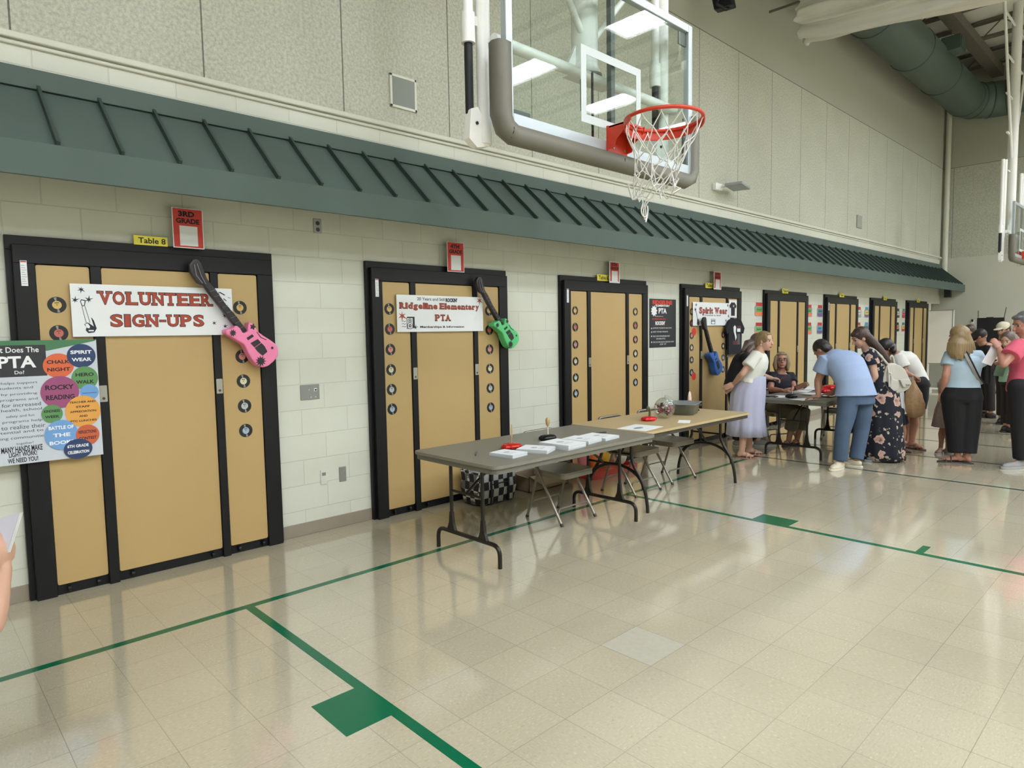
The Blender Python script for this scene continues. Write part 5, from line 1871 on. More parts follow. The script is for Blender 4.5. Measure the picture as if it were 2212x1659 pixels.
tag(soft('handbag', m_, LEO, None, 0.01, 3), 'brown patterned handbag stuffed in the cardboard box', 'bag')
tag(soft('black_bag', MB().ell((2.95, -0.16, 0.24), (0.08, 0, 0.02), (0, 0.07, 0), (0, 0, 0.24), 14, 10).ell((2.93, -0.16, 0.44), (0.05, 0, 0), (0, 0.04, 0), (0, 0, 0.08), 12, 8), M('black nylon', '#1b1b1f', 0.6), None, 0.01, 3), 'slim black bag standing against the cabinet behind the tables', 'bag')
REDP = M('red plastic lid', '#c8453f', 0.45, var=0.08)
t = thing('red_tray', 'flat red plastic tub with bags in it on the floor behind the tan table', 'tub', (3.45, -0.30, 0))
pts = rrect(3.08, -0.47, 3.90, -0.14, 0.05, 5)
build('tub', MB().loft([[V((x0_ * 1 + 0 * z_, y0_, z_)) for x0_, y0_ in pts] for z_ in (0.0, 0.075)] + [[V((3.49 + (x0_ - 3.49) * 0.95, -0.305 + (y0_ + 0.305) * 0.9, z_)) for x0_, y0_ in pts] for z_ in (0.075, 0.03)]), REDP, t, 0.004)
for c, rx, rz, colr, lab in (((3.34, -0.28), 0.08, 0.13, '#e7893f', 'orange bag in the red tub'), ((3.53, -0.26), 0.09, 0.15, '#d8b13a', 'yellow bag in the red tub'), ((3.17, -0.25), 0.06, 0.20, '#dc7f86', 'pink bag at the left of the red tub'), ((3.75, -0.30), 0.10, 0.10, '#c9c4bb', 'pale bag at the right of the red tub')):
    tag(soft('gift_bag', MB().ell((c[0], c[1], 0.04 + rz), (rx, 0, 0.01), (0, 0.08, 0), (0.01, 0, rz), 14, 10).ell((c[0] + 0.02, c[1], 0.04 + rz * 1.9), (rx * 0.5, 0, 0), (0, 0.05, 0), (0, 0, rz * 0.3), 12, 8), M('bag ' + colr, colr, 0.5, var=0.12, bump=0.5, bscale=14), None, 0.01, 2), lab, 'bag')

# ================================================================ far end: whiteboard, screen
t = thing('whiteboard', 'white rolling board standing in front of the doorway recess', 'whiteboard', (16.4, -0.45, 0))
XW = 16.4
build('board', MB().box(XW - 0.012, XW + 0.012, -0.70, -0.225, 0.70, 1.985), M('white board face', '#eeeeea', 0.3, var=0.05, scale=3), t)
fr = MB()
fr.box(XW - 0.018, XW + 0.018, -0.715, -0.70, 0.69, 2.0).box(XW - 0.018, XW + 0.018, -0.715, -0.21, 1.985, 2.0).box(XW - 0.018, XW + 0.018, -0.715, -0.21, 0.685, 0.70)
build('frame', fr, STEEL, t)
for yy, zt_ in ((-0.215, 2.16), (-0.72, 1.99)):
    build('post', MB().box(XW - 0.015, XW + 0.015, yy - 0.015, yy + 0.015, 0.06, zt_), WSTEEL, t, 0.003)
    build('foot', MB().box(XW - 0.3, XW + 0.3, yy - 0.025, yy + 0.025, 0.0, 0.06), WSTEEL, t, 0.004)
build('rail', MB().box(XW - 0.02, XW + 0.02, -0.72, -0.215, 0.05, 0.09), WSTEEL, t)
t = thing('black_screen', 'large black panel with two thin rods standing before the far wall', 'screen', (17.0, -1.35, 0))
build('panel', MB().box(16.97, 17.03, -1.62, -1.08, 0.7, 1.79), M('matt black panel', '#111114', 0.7), t, 0.006)
build('clip', MB().box(16.96, 17.04, -1.40, -1.27, 1.785, 1.805), INK, t)
build('rod', MB().tube([(17.0, -1.60, 1.7), (17.0, -1.65, 2.03)], 0.007, 6).tube([(17.0, -1.10, 1.7), (17.0, -1.095, 1.97)], 0.007, 6), INK, t)
for yy in (-1.58, -1.12):
    build('leg', MB().tube([(17.0, yy, 0.75), (17.0, yy, 0.0)], 0.02, 8), INK, t)
build('base', MB().box(16.75, 17.25, -1.6, -1.1, 0, 0.03), INK, t)
t = thing('wall_hook', 'small dark coat hook with cord on the far wall', 'hook', (XF - 0.01, -0.75, 1.66))
build('plate', MB().box(XF - 0.012, XF, -0.79, -0.72, 1.66, 1.76), WSTEEL, t)
build('hook', MB().tube([(XF - 0.012, -0.755, 1.74), (XF - 0.05, -0.755, 1.72), (XF - 0.05, -0.755, 1.77)], 0.02, 8), INK, t)
# ================================================================ people
SKIN = M('fair skin', '#c39a84', 0.5, var=0.05, scale=20)
SKINT = M('tanned skin', '#a3765f', 0.5, var=0.05, scale=20)
SKINR = M('ruddy skin', '#ad7c69', 0.5, var=0.06, scale=20)
EYEW = M('eye white', '#d9d4cd', 0.3)
EYED = M('dark iris', '#33261f', 0.3)
LIP = M('lips', '#a5605a', 0.45)
BROW = M('eyebrow hair', '#6b5540', 0.7)


def hairmat(name, a, var=0.35):
    return M(name, a, 0.42, var=var, scale=26, stretch=(3, 3, 0.35), bump=0.4, bscale=30)


H_BLOND = hairmat('dark blond hair', '#86714f')
H_BLOND2 = hairmat('ash blond bob hair', '#8f7c60')
H_LONGB = hairmat('streaked blond hair', '#85704f', 0.5)
H_BROWN = hairmat('dark brown hair', '#3d2a22', 0.4)
H_BROWN2 = hairmat('grey brown hair', '#5d4d46')
H_BLACK = hairmat('black hair', '#1c1817')
H_GREY = hairmat('steel grey hair', '#5f6163')


def fab(name, c, **k):
    k.setdefault('rough', 0.85)
    k.setdefault('var', 0.05)
    k.setdefault('bump', 0.35)
    k.setdefault('bscale', 11)
    return M(name, c, **k)


def cap(mb, pts, rs, n=12):
    mb.tube(pts, rs, n, 0, True)


def seg(a, b_, t):
    return V(a) + (V(b_) - V(a)) * t


def frame_of(J):
    r = (J['shR'] - J['shL']).normalized()
    P = (J['hipL'] + J['hipR']) / 2
    u = (J['neck'] - P).normalized()
    f = u.cross(r).normalized()
    return r, u, f, P


def spine(J, t):
    """point on the line pelvis - waist - chest - shoulders - neck, t in 0..1"""
    P = (J['hipL'] + J['hipR']) / 2
    S = (J['shL'] + J['shR']) / 2
    q = J.get('waist', seg(P, S, 0.42))
    c = J.get('chest', seg(P, S, 0.75))
    pts = [P, q, c, S, J['neck']]
    k = min(3, int(t * 4))
    # Catmull-Rom for a smooth back
    p0 = pts[max(0, k - 1)]; p1 = pts[k]; p2 = pts[k + 1]; p3 = pts[min(4, k + 2)]
    x = t * 4 - k
    return 0.5 * ((2 * p1) + (p2 - p0) * x + (2 * p0 - 5 * p1 + 4 * p2 - p3) * x * x + (3 * p1 - p0 - 3 * p2 + p3) * x * x * x)


TORSO = [(-0.08, 0.155, 0.105), (0.0, 0.172, 0.118), (0.12, 0.160, 0.110), (0.25, 0.138, 0.098), (0.38, 0.146, 0.105), (0.5, 0.156, 0.112), (0.62, 0.160, 0.105), (0.72, 0.150, 0.088), (0.80, 0.120, 0.072), (0.90, 0.075, 0.062), (1.0, 0.056, 0.056)]


def torso_rings(J, g, e, t0, t1, n=28, belly=0.0):
    r, u, f, P = frame_of(J)
    rings = []
    def at_t(t):
        for p_, q_ in zip(TORSO, TORSO[1:]):
            if p_[0] <= t <= q_[0]:
                k_ = (t - p_[0]) / (q_[0] - p_[0])
                return (t, p_[1] + (q_[1] - p_[1]) * k_, p_[2] + (q_[2] - p_[2]) * k_)
        return TORSO[0] if t < 0 else TORSO[-1]
    rows = [at_t(t0)] + [q for q in TORSO if t0 + 0.012 < q[0] < t1 - 0.012] + [at_t(t1)]
    s_ = J.get('s', 1.0)
    for t, a, d in rows:
        c = spine(J, max(0, t)) + (u * (t * 0.5 * s_) if t < 0 else V((0, 0, 0)))
        t2 = min(1, max(0, t) + 0.05)
        ax = (spine(J, t2) - spine(J, max(0, t2 - 0.1))).normalized()
        ff = ax.cross(r).normalized()
        bl = belly * max(0, 1 - abs(t - 0.22) / 0.3)
        A = (a * g * s_ + e); D = (d * g * s_ + e)
        rings.append([c + r * (A * math.cos(2 * PI * k / n)) + ff * ((D + (bl if math.sin(2 * PI * k / n) > 0 else 0) * abs(math.sin(2 * PI * k / n))) * math.sin(2 * PI * k / n)) for k in range(n)])
    return rings


def hand(mb, w, d, nrm, side, s_=1.0, curl=0.35, thumb=1):
    """w wrist, d finger direction, nrm palm side, side = towards the thumb"""
    d = V(d).normalized(); nrm = V(nrm); nrm = (nrm - d * nrm.dot(d)).normalized(); sd = nrm.cross(d) * side
    mb.ell(w + d * 0.045 * s_, d * 0.052 * s_, sd * 0.040 * s_, nrm * 0.016 * s_, 14, 8)
    for k, (o, l_) in enumerate(((0.029, 0.068), (0.0105, 0.078), (-0.0085, 0.073), (-0.027, 0.056))):
        p = w + d * (0.083 - 0.004 * abs(k - 1)) * s_ + sd * o * s_
        pts = [p - d * 0.02 * s_, p]
        a = curl * (0.5 + 0.12 * k)
        for fr_ in (0.45, 0.32, 0.23):
            dd = d * math.cos(a) + nrm * math.sin(a) + sd * (o * 1.2)
            p = p + dd * (l_ * fr_ * s_)
            pts.append(p)
            a += curl * (0.9 + 0.1 * k)
        mb.tube(pts, [0.0095 * s_, 0.0092 * s_, 0.0086 * s_, 0.0078 * s_, 0.0065 * s_], 8, 0, True)
    p = w + d * 0.022 * s_ + sd * 0.030 * s_
    q = p + (sd * 0.62 + d * 0.65 + nrm * 0.35).normalized() * 0.036 * s_
    z = q + (sd * 0.30 + d * 0.85 + nrm * 0.45).normalized() * 0.030 * s_
    mb.tube([p, q, z], [0.0125 * s_, 0.0105 * s_, 0.0085 * s_], 8, 0, True)


def make_body(t, J, skin, g=1.0, vox=0.0065, hands=True, barefoot=False, nose=1.0):
    r, u, f, P = frame_of(J)
    s_ = J.get('s', 1.0)
    mb = MB()
    mb.loft(torso_rings(J, g, 0.0, -0.08, 1.0))
    for sd, sg in (('L', -1), ('R', 1)):
        hip, kn, an = J['hip' + sd], J['kn' + sd], J['an' + sd]
        ax = (kn - hip).normalized(); bx = (an - kn).normalized()
        back = -f if abs(bx.dot(f)) < 0.9 else u
        cap(mb, [hip + u * 0.02, seg(hip, kn, 0.3), seg(hip, kn, 0.75), kn], [q * g * s_ for q in (0.088, 0.084, 0.063, 0.054)], 14)
        cap(mb, [kn, seg(kn, an, 0.3) + back * 0.012 * s_, seg(kn, an, 0.7), an], [q * s_ * (0.6 + 0.4 * g) for q in (0.053, 0.056, 0.041, 0.035)], 14)
        toe = J['toe' + sd]
        fd = (toe - an); fd.z = 0
        fl = fd.length
        fd = fd.normalized()
        hz = min(an.z, toe.z) if J.get('flat', True) else an.z
        base = an - V((0, 0, max(0.02, an.z - toe.z - 0.0)))
        cap(mb, [an, base + V((0, 0, 0.02)) - fd * 0.025 * s_], [0.036 * s_, 0.032 * s_], 10)
        side_ = V((-fd.y, fd.x, 0))
        mb.ell(base + fd * (fl * 0.25) + V((0, 0, 0.022 * s_)), fd * (fl * 0.5), side_ * 0.034 * s_, V((0, 0, 0.030 * s_)), 14, 8)
        mb.ell(base + fd * (fl * 0.62) + V((0, 0, 0.008 * s_)), fd * (fl * 0.42), side_ * 0.042 * s_, V((0, 0, 0.022 * s_)), 14, 8)
        if barefoot:
            for k in range(5):
                o_ = (k - 2) * 0.016 * (1 if sd == 'L' else -1)
                mb.sph(base + fd * (fl * (1.0 - 0.03 * abs(k - 1))) + side_ * o_ + V((0, 0, 0.004)), 0.0115 * s_ if k else 0.014 * s_, 8, 6)
        sh, el, wr = J['sh' + sd], J['el' + sd], J['wr' + sd]
        cap(mb, [sh, seg(sh, el, 0.35), seg(sh, el, 0.8), el], [q * s_ * (0.5 + 0.5 * g) for q in (0.056, 0.050, 0.041, 0.039)], 12)
        cap(mb, [el, seg(el, wr, 0.3), seg(el, wr, 0.75), wr], [q * s_ * (0.6 + 0.4 * g) for q in (0.039, 0.040, 0.030, 0.025)], 12)
        if hands:
            hd = J.get('hd' + sd, wr - el)
            hn = J.get('hn' + sd, -f)
            hand(mb, wr, hd, hn, J.get('ht' + sd, -sg), s_, J.get('curl' + sd, 0.35))
    # neck and head
    hc, F, U = J['head'], V(J['F']).normalized(), V(J['U'])
    U = (U - F * U.dot(F)).normalized()
    R = F.cross(U)
    hs = s_ ** 0.5 * J.get('hs', 1.0)
    cap(mb, [J['neck'] - u * 0.02, seg(J['neck'], hc, 0.55) - F * 0.012, hc - U * 0.04 * hs - F * 0.02 * hs], [0.056 * s_ * g ** 0.5, 0.05 * s_ * g ** 0.5, 0.052 * hs], 14)
    mb.ell(hc + U * 0.022 * hs - F * 0.012 * hs, R * 0.074 * hs, F * 0.096 * hs, U * 0.098 * hs, 22, 14)
    mb.ell(hc - U * 0.035 * hs + F * 0.022 * hs, R * 0.060 * hs, F * 0.068 * hs, U * 0.080 * hs, 20, 12)
    mb.ell(hc - U * 0.092 * hs + F * 0.052 * hs, R * 0.030 * hs, F * 0.030 * hs, U * 0.024 * hs, 12, 8)
    for sg in (-1, 1):
        mb.ell(hc - U * 0.035 * hs + F * 0.048 * hs + R * 0.033 * sg * hs, R * 0.026 * hs, F * 0.024 * hs, U * 0.026 * hs, 12, 8)
        mb.ell(hc - U * 0.008 * hs - F * 0.008 * hs + R * 0.073 * sg * hs, R * 0.011 * hs, F * 0.019 * hs, U * 0.031 * hs, 10, 8)
        mb.ell(hc + U * 0.022 * hs + F * 0.071 * hs + R * 0.030 * sg * hs, R * 0.026 * hs, F * 0.014 * hs, U * 0.009 * hs, 12, 6)
    mb.tube([hc + U * 0.008 * hs + F * 0.084 * hs, hc - U * 0.016 * hs + F * (0.086 + 0.009 * nose) * hs, hc - U * 0.030 * hs + F * (0.086 + 0.015 * nose) * hs], [0.008 * hs, 0.0115 * hs, 0.0145 * hs], 10, 0, True)
    mb.ell(hc - U * 0.068 * hs + F * 0.083 * hs, R * 0.024 * hs, F * 0.012 * hs, U * 0.010 * hs, 12, 6)

    def cb(p):
        d = p - hc
        a, b_, c = d.dot(R) / hs, d.dot(U) / hs, d.dot(F) / hs
        if c > 0.05 and abs(b_) < 0.1 and abs(a) < 0.07:
            aa = abs(a)
            e = ((aa - 0.031) / 0.015) ** 2 + ((b_ - 0.004) / 0.0075) ** 2
            if e < 1:
                return 2 if abs(aa - 0.031) < 0.0075 else 1
            if abs(b_ - 0.027) < 0.0045 and 0.012 < aa < 0.052:
                return 4
            if ((aa) / 0.026) ** 2 + ((b_ + 0.068) / 0.0095) ** 2 < 1:
                return 3
        return 0
    soft('body', mb, [skin, EYEW, EYED, LIP, J.get('browm', BROW)], t, vox, 2, cb)
    return hc, F, U, R, hs


def make_shirt(t, J, mat, g, t0=0.08, t1=0.90, sleeve=0.55, e=0.018, name='shirt', belly=0.0, vox=0.009, srad=(0.074, 0.076), flare=0.0):
    mb = MB()
    s_ = J.get('s', 1.0)
    rings = torso_rings(J, g, e, t0, t1, 36, belly)
    r, u, f, P = frame_of(J)
    if flare:
        c = sum(rings[0], V((0, 0, 0))) / len(rings[0])
        rings[0] = [c + (p - c) * (1 + flare) for p in rings[0]]
    mb.loft(rings)
    for sd in 'LR':
        sh, el, wr = J['sh' + sd], J['el' + sd], J['wr' + sd]
        if sleeve <= 1:
            mb.tube([seg(spine(J, 0.72), sh, 0.6), sh, seg(sh, el, sleeve * 0.6), seg(sh, el, sleeve)], [0.068 * s_ * g, srad[0] * s_ * (0.5 + 0.5 * g), (srad[0] + srad[1]) / 2 * s_ * (0.5 + 0.5 * g), srad[1] * s_ * (0.5 + 0.5 * g)], 16)
        else:
            mb.tube([seg(spine(J, 0.72), sh, 0.6), sh, el, seg(el, wr, sleeve - 1)], [0.06 * s_ * g, srad[0] * s_, 0.06 * s_, 0.045 * s_], 16)
    return soft(name, mb, mat, t, vox, 3)


def make_pants(t, J, mat, g, leg=1.9, top=0.18, e=0.016, name='trousers', wide=(0.10, 0.075, 0.07), vox=0.009):
    mb = MB()
    s_ = J.get('s', 1.0)
    mb.loft(torso_rings(J, g, e, -0.08, top, 32))
    r, u, f, P = frame_of(J)
    for sd in 'LR':
        hip, kn, an = J['hip' + sd], J['kn' + sd], J['an' + sd]
        if leg > 1:
            pts = [hip + u * 0.02, seg(hip, kn, 0.45), kn, seg(kn, an, (leg - 1) * 0.5), seg(kn, an, leg - 1)]
            rs = [wide[0] * g, (wide[0] + wide[1]) / 2 * g, wide[1] * g ** 0.7, (wide[1] + wide[2]) / 2 * g ** 0.5, wide[2] * g ** 0.5]
        else:
            pts = [hip + u * 0.02, seg(hip, kn, leg * 0.5), seg(hip, kn, leg)]
            rs = [wide[0] * g, wide[0] * g, wide[1] * g]
        mb.tube(pts, [q * s_ for q in rs], 18)
        mb.sph(pts[0], rs[0] * s_ * 1.01, 18, 12)
    return soft(name, mb, mat, t, vox, 3)


def make_shoes(t, J, mat, sole=None, low=False, h=0.0):
    s_ = J.get('s', 1.0)
    for sd in 'LR':
        an, toe = J['an' + sd], J['toe' + sd]
        fd = (toe - an); fd.z = 0
        fl = fd.length
        fd = fd.normalized()
        sd_ = V((-fd.y, fd.x, 0))
        z0 = 0.0 if J.get('flat', True) else min(an.z - 0.08, toe.z)
        base = V((an.x, an.y, J.get('zf', 0.0)))
        mb = MB()
        if not low:
            mb.ell(base + fd * (fl * 0.12) + V((0, 0, 0.05 * s_)), fd * 0.09 * s_, sd_ * 0.046 * s_, V((0, 0, 0.05 * s_)), 16, 10)
            mb.ell(base + fd * (fl * 0.55) + V((0, 0, 0.032 * s_)), fd * (fl * 0.62), sd_ * 0.050 * s_, V((0, 0, 0.038 * s_)), 18, 10)
            o = soft('shoe', mb, mat, t, 0.007, 2)
        so = MB()
        n_ = 24
        ring = lambda k_, z_: [base + fd * (fl * 0.42 + (fl * 0.62 + 0.045 * s_) * k_ * math.cos(2 * PI * i / n_)) + sd_ * (0.049 * s_ * k_ * math.sin(2 * PI * i / n_) * (1 + 0.12 * math.cos(2 * PI * i / n_))) + V((0, 0, z_)) for i in range(n_)]
        so.loft([ring(1.0, 0.001), ring(1.03, 0.008), ring(1.0, 0.024 * s_ if not low else 0.014)])
        o = build('sole' if not low else 'sandal_sole', so, sole or mat, t)
        if low:
            st = MB()
            for k_, hh in ((0.78, 0.052), (0.45, 0.075)):
                c = base + fd * (fl * k_)
                st.tube([c + sd_ * 0.046 * s_ + V((0, 0, 0.012)), c + sd_ * 0.034 * s_ + V((0, 0, hh * 0.8 * s_)), c + V((0, 0, hh * s_)), c - sd_ * 0.034 * s_ + V((0, 0, hh * 0.8 * s_)), c - sd_ * 0.046 * s_ + V((0, 0, 0.012))], 0.0075, 6)
            build('sandal_strap', st, mat, t)


def make_skirt(t, J, mat, rows, name='skirt', n=64, ripple=9, amp=0.06, ph=0.5, caps=False):
    """rows of (centre, half width along r, half depth along f)"""
    r, u, f, P = frame_of(J)
    r = V((r.x, r.y, 0)).normalized()
    f = V((0, 0, 1)).cross(r)
    rings = []
    K = len(rows)
    for i, (c, a, d) in enumerate(rows):
        k_ = i / (K - 1)
        rg = []
        for j in range(n):
            th = 2 * PI * j / n
            w_ = 1 + amp * k_ * (math.sin(ripple * th + ph) + 0.5 * math.sin((ripple * 2 + 1) * th + 2.1 * ph + 1.3 * k_))
            rg.append(V(c) + r * (a * w_ * math.cos(th)) + f * (d * w_ * math.sin(th)))
        rings.append(rg)
    inner = [[p + (V(rows[i][0]) - p) * 0.02 for p in rg] for i, rg in enumerate(rings)]
    mb = MB()
    mb.loft(rings + inner[::-1], caps=False)
    return build(name, mb, mat, t)


def crown(mb, hd, k=1.0, back=0.0, low=-0.02):
    """skull cap of hair that leaves the face free"""
    hc, F, U, R, hs = hd
    mb.ell(hc + U * 0.036 * hs - F * 0.024 * hs, R * 0.086 * hs * k, F * 0.098 * hs * k, U * 0.096 * hs * k, 20, 12)
    mb.ell(hc + U * 0.0 * hs - F * 0.056 * hs, R * 0.080 * hs * k, F * 0.062 * hs * k, U * 0.098 * hs * k, 18, 10)


def person(lab, loc):
    return thing('person', lab, 'person', loc)


def jpix(d0, spec, **kw):
    """joints given where the photograph shows them and how far behind d0 they lie"""
    J = {}
    for k, (u_, v_, o_) in spec.items():
        J[k] = pd(u_, v_, d0 + o_)
    J.update(kw)
    return J


TOC = -FH
UP = V((0, 0, 1))


def settle(J, zan=0.085, ztoe=0.03):
    for sd in 'LR':
        J['an' + sd].z = zan
        J['toe' + sd].z = ztoe
    return J


# ---- woman in white blouse and lavender skirt
J = settle(jpix(8.2, dict(head=(1652.5, 737, -0.02), neck=(1641.5, 758, 0), shR=(1633, 769, -0.15), shL=(1644, 767, 0.17), elR=(1603, 808, -0.19), wrR=(1585, 829, -0.02), elL=(1606, 808, 0.22), wrL=(1584.5, 835, 0.08),
                     hipR=(1617, 845, -0.09), hipL=(1619, 845, 0.09), knR=(1611, 915, -0.1), knL=(1617, 912, 0.1), anR=(1602, 978, -0.09), anL=(1619, 972, 0.13), toeR=(1627, 989, -0.14), toeL=(1644, 982, 0.10)),
                F=IR * 0.66 + TOC * 0.70 + UP * -0.06, U=UP * 1.0 + IR * 0.08, hdR=IR * -0.9 + UP * -0.4, hdL=IR * -0.8 + UP * -0.45, hnR=FH, hnL=TOC, curlR=0.5, curlL=0.5, browm=M('fair eyebrow', '#9a7d5f', 0.7)))
J['chest'] = pd(1634, 790, 8.2); J['waist'] = pd(1624, 815, 8.2)
t = person('woman in white blouse and long lavender skirt standing with her hands clasped behind her', (J['anR'].x, J['anR'].y, 0))
hd = make_body(t, J, SKIN, 0.98, barefoot=True)
make_shirt(t, J, fab('white blouse cloth', '#dadbd2'), 1.0, 0.17, 0.90, 0.60, 0.024, 'blouse', srad=(0.072, 0.084), flare=0.06)
wz = pd(1624, 818, 8.2)
make_skirt(t, J, fab('lavender skirt cloth', '#b4b6cf', scale=8, var=0.07), [(pd(1628, 812, 8.2), 0.150, 0.145), (pd(1623, 826, 8.2), 0.180, 0.172), (pd(1616, 850, 8.2), 0.205, 0.205), (pd(1613, 885, 8.2), 0.20, 0.205), (pd(1612, 915, 8.2), 0.205, 0.22), (pd(1612.5, 940, 8.2), 0.21, 0.235)], ripple=8, amp=0.055)
h = MB(); crown(h, hd, 0.98)
hc, F, U, R, hs = hd
h.ell(hc - F * 0.085 - U * 0.035, R * 0.05, F * 0.045, U * 0.06, 14, 8)
h.ell(hc + U * 0.092 + F * 0.02, R * 0.062, F * 0.05, U * 0.022, 14, 8)
h.ell(hc + U * 0.03 + F * 0.02 + R * 0.068, R * 0.018, F * 0.05, U * 0.05, 12, 8)
h.ell(hc + U * 0.03 + F * 0.02 - R * 0.068, R * 0.018, F * 0.05, U * 0.05, 12, 8)
soft('hair', h, H_BLOND, t, 0.006, 3)
build('earring', MB().sph(hc - U * 0.045 + R * 0.082 - F * 0.008, 0.008, 8, 6), PAPER, t)
make_shoes(t, J, M('tan sandal leather', '#a98572', 0.5), M('tan sandal sole', '#9c7a68', 0.6), True)
tg = MB().obox(pd(1653.5, 797, 8.1), IR * 0.012, UP * 0.018, FH * 0.003)
build('name_tag', tg, PAPER, t)

# ---- dark haired woman behind her
J = settle(jpix(8.95, dict(head=(1637, 741, 0.02), neck=(1619, 757, 0), shR=(1608, 770, -0.17), shL=(1619, 770, 0.18), elR=(1631, 806, -0.22), wrR=(1667, 817, -0.30), elL=(1622, 812, 0.24), wrL=(1636, 836, 0.2),
                     hipR=(1587, 836, -0.09), hipL=(1589, 836, 0.1), knR=(1592, 897, -0.08), knL=(1603, 897, 0.12), anR=(1594, 956, -0.02), anL=(1638, 962, 0.0), toeR=(1617, 962, -0.05), toeL=(1669, 967, -0.03)),
                F=IR * 0.9 + TOC * -0.2 + UP * -0.35, U=UP * 0.9 + IR * 0.35, hdR=IR * 0.9 + UP * -0.1, hnR=UP * -1.0, curlR=0.8))
J['chest'] = pd(1606, 783, 8.95); J['waist'] = pd(1593, 808, 8.95)
t = person('dark haired woman in black bending to the table behind the woman in the lavender skirt', (J['anR'].x, J['anR'].y, 0))
hd = make_body(t, J, SKIN, 1.08)
make_shirt(t, J, fab('black knit top', '#131318'), 1.14, 0.0, 0.90, 0.7, 0.02, 'top')
make_pants(t, J, fab('black trousers cloth', '#101014'), 1.1, 1.93, 0.18)
h = MB(); crown(h, hd, 1.02)
hc, F, U, R, hs = hd
cap(h, [hc - F * 0.04 - U * 0.02, hc - F * 0.13 - U * 0.07, pd(1606, 757, 8.9)], [0.075, 0.07, 0.03])
cap(h, [hc - F * 0.02 + R * 0.05, hc - F * 0.09 - U * 0.09 + R * 0.05, pd(1616, 760, 8.78)], [0.05, 0.05, 0.025])
soft('hair', h, H_BROWN2, t, 0.008, 3)
make_shoes(t, J, M('grey sneaker mesh', '#8d8d86', 0.7), M('pale sneaker sole', '#b9b7ab', 0.6))
wr = J['wrR']
o = MB().tube([wr + IR * 0.085 - UP * 0.035, wr + IR * 0.19 + UP * 0.02], 0.006, 8)
tag(build('pen', o, M('maroon pen', '#6a2f38', 0.4)), 'dark pen in the hand of the dark haired woman in black', 'pen')

# ---- seated woman with glasses
J = settle(jpix(9.3, dict(head=(1688.5, 779, -0.03), neck=(1687, 802, 0), shR=(1667, 812, -0.02), shL=(1707.5, 813, 0.04), elR=(1665, 841, -0.12), wrR=(1690, 843.5, -0.34), elL=(1715, 838, -0.10), wrL=(1712, 839.5, -0.36),
                     hipR=(1672, 884, -0.02), hipL=(1695, 884, 0.06), knR=(1716, 894, -0.42), knL=(1738, 893, -0.28), anR=(1704, 946, -0.34), anL=(1722, 942, -0.22), toeR=(1695, 958, -0.42), toeL=(1716, 955, -0.36)),
                F=TOC * 0.85 + IR * -0.25 + UP * 0.14, U=UP * 1.0 + TOC * 0.0, hdR=IR * 0.8 + TOC * 0.4, hdL=IR * -0.9 + TOC * 0.2, hnR=UP * -1.0, hnL=UP * -1.0, curlR=0.7, curlL=0.7))
t = person('seated woman with glasses and blond bob in dark navy top behind the far table', (J['hipR'].x, J['hipR'].y, 0))
hd = make_body(t, J, SKINR, 1.0)
make_shirt(t, J, fab('dark navy tee cloth', '#1b1b26'), 1.05, 0.0, 0.86, 0.55, 0.018, 'tee')
make_pants(t, J, fab('olive grey trousers cloth', '#6a6456'), 1.05, 1.62, 0.18, wide=(0.105, 0.09, 0.085))
hc, F, U, R, hs = hd
h = MB(); crown(h, hd, 1.0)
h.ell(hc + U * 0.085 + F * 0.03, R * 0.072, F * 0.05, U * 0.025, 14, 8)
for sg in (-1, 1):
    cap(h, [hc + U * 0.05 + F * 0.02 + R * 0.072 * sg, hc - U * 0.03 + F * 0.018 + R * 0.085 * sg, hc - U * 0.115 + F * 0.015 + R * 0.078 * sg], [0.026, 0.03, 0.02])
    cap(h, [hc + R * 0.07 * sg - F * 0.02, hc - U * 0.06 + R * 0.08 * sg - F * 0.03, hc - U * 0.13 + R * 0.075 * sg - F * 0.03], [0.035, 0.04, 0.025])
cap(h, [hc - F * 0.06, hc - F * 0.075 - U * 0.12], [0.07, 0.05])
soft('hair', h, H_BLOND2, t, 0.006, 3)
gm = MB()
for sg in (-1, 1):
    c = hc + F * 0.098 + U * 0.002 + R * 0.033 * sg
    gm.tube([c + R * (0.025 * math.cos(2 * PI * k / 20)) + U * (0.018 * math.sin(2 * PI * k / 20)) for k in range(21)], 0.0028, 6)
    gm.tube([c + R * 0.025 * sg, hc + R * 0.078 * sg + U * 0.008 - F * 0.0], 0.0026, 6)
gm.tube([hc + F * 0.1 + R * 0.009, hc + F * 0.1 - R * 0.009], 0.0026, 6)
build('glasses', gm, INK, t)
make_shoes(t, J, M('dark sandal leather', '#2c211c', 0.5), M('dark sandal sole', '#3a2c24', 0.6), True)
wr = J['wrL']
c = pd(1728, 835, 8.95)
o = MB().obox(c, IR * 0.075 + UP * 0.03, FH * 0.05 + UP * 0.0, (UP * 0.9 - IR * 0.35) * 0.024)
t = thing('wallet', 'brown fold over wallet held above the far table by the seated woman', 'wallet', tuple(c - UP * 0.05))
build('cover', o, M('brown leather', '#6e4a3a', 0.5, var=0.15), t, 0.006)
build('flap', MB().obox(c + IR * 0.085 + UP * 0.03, IR * 0.012 - UP * 0.02, FH * 0.048, (UP * 0.4 + IR * 0.6) * 0.028), M('light leather', '#a9876d', 0.5), t, 0.004)

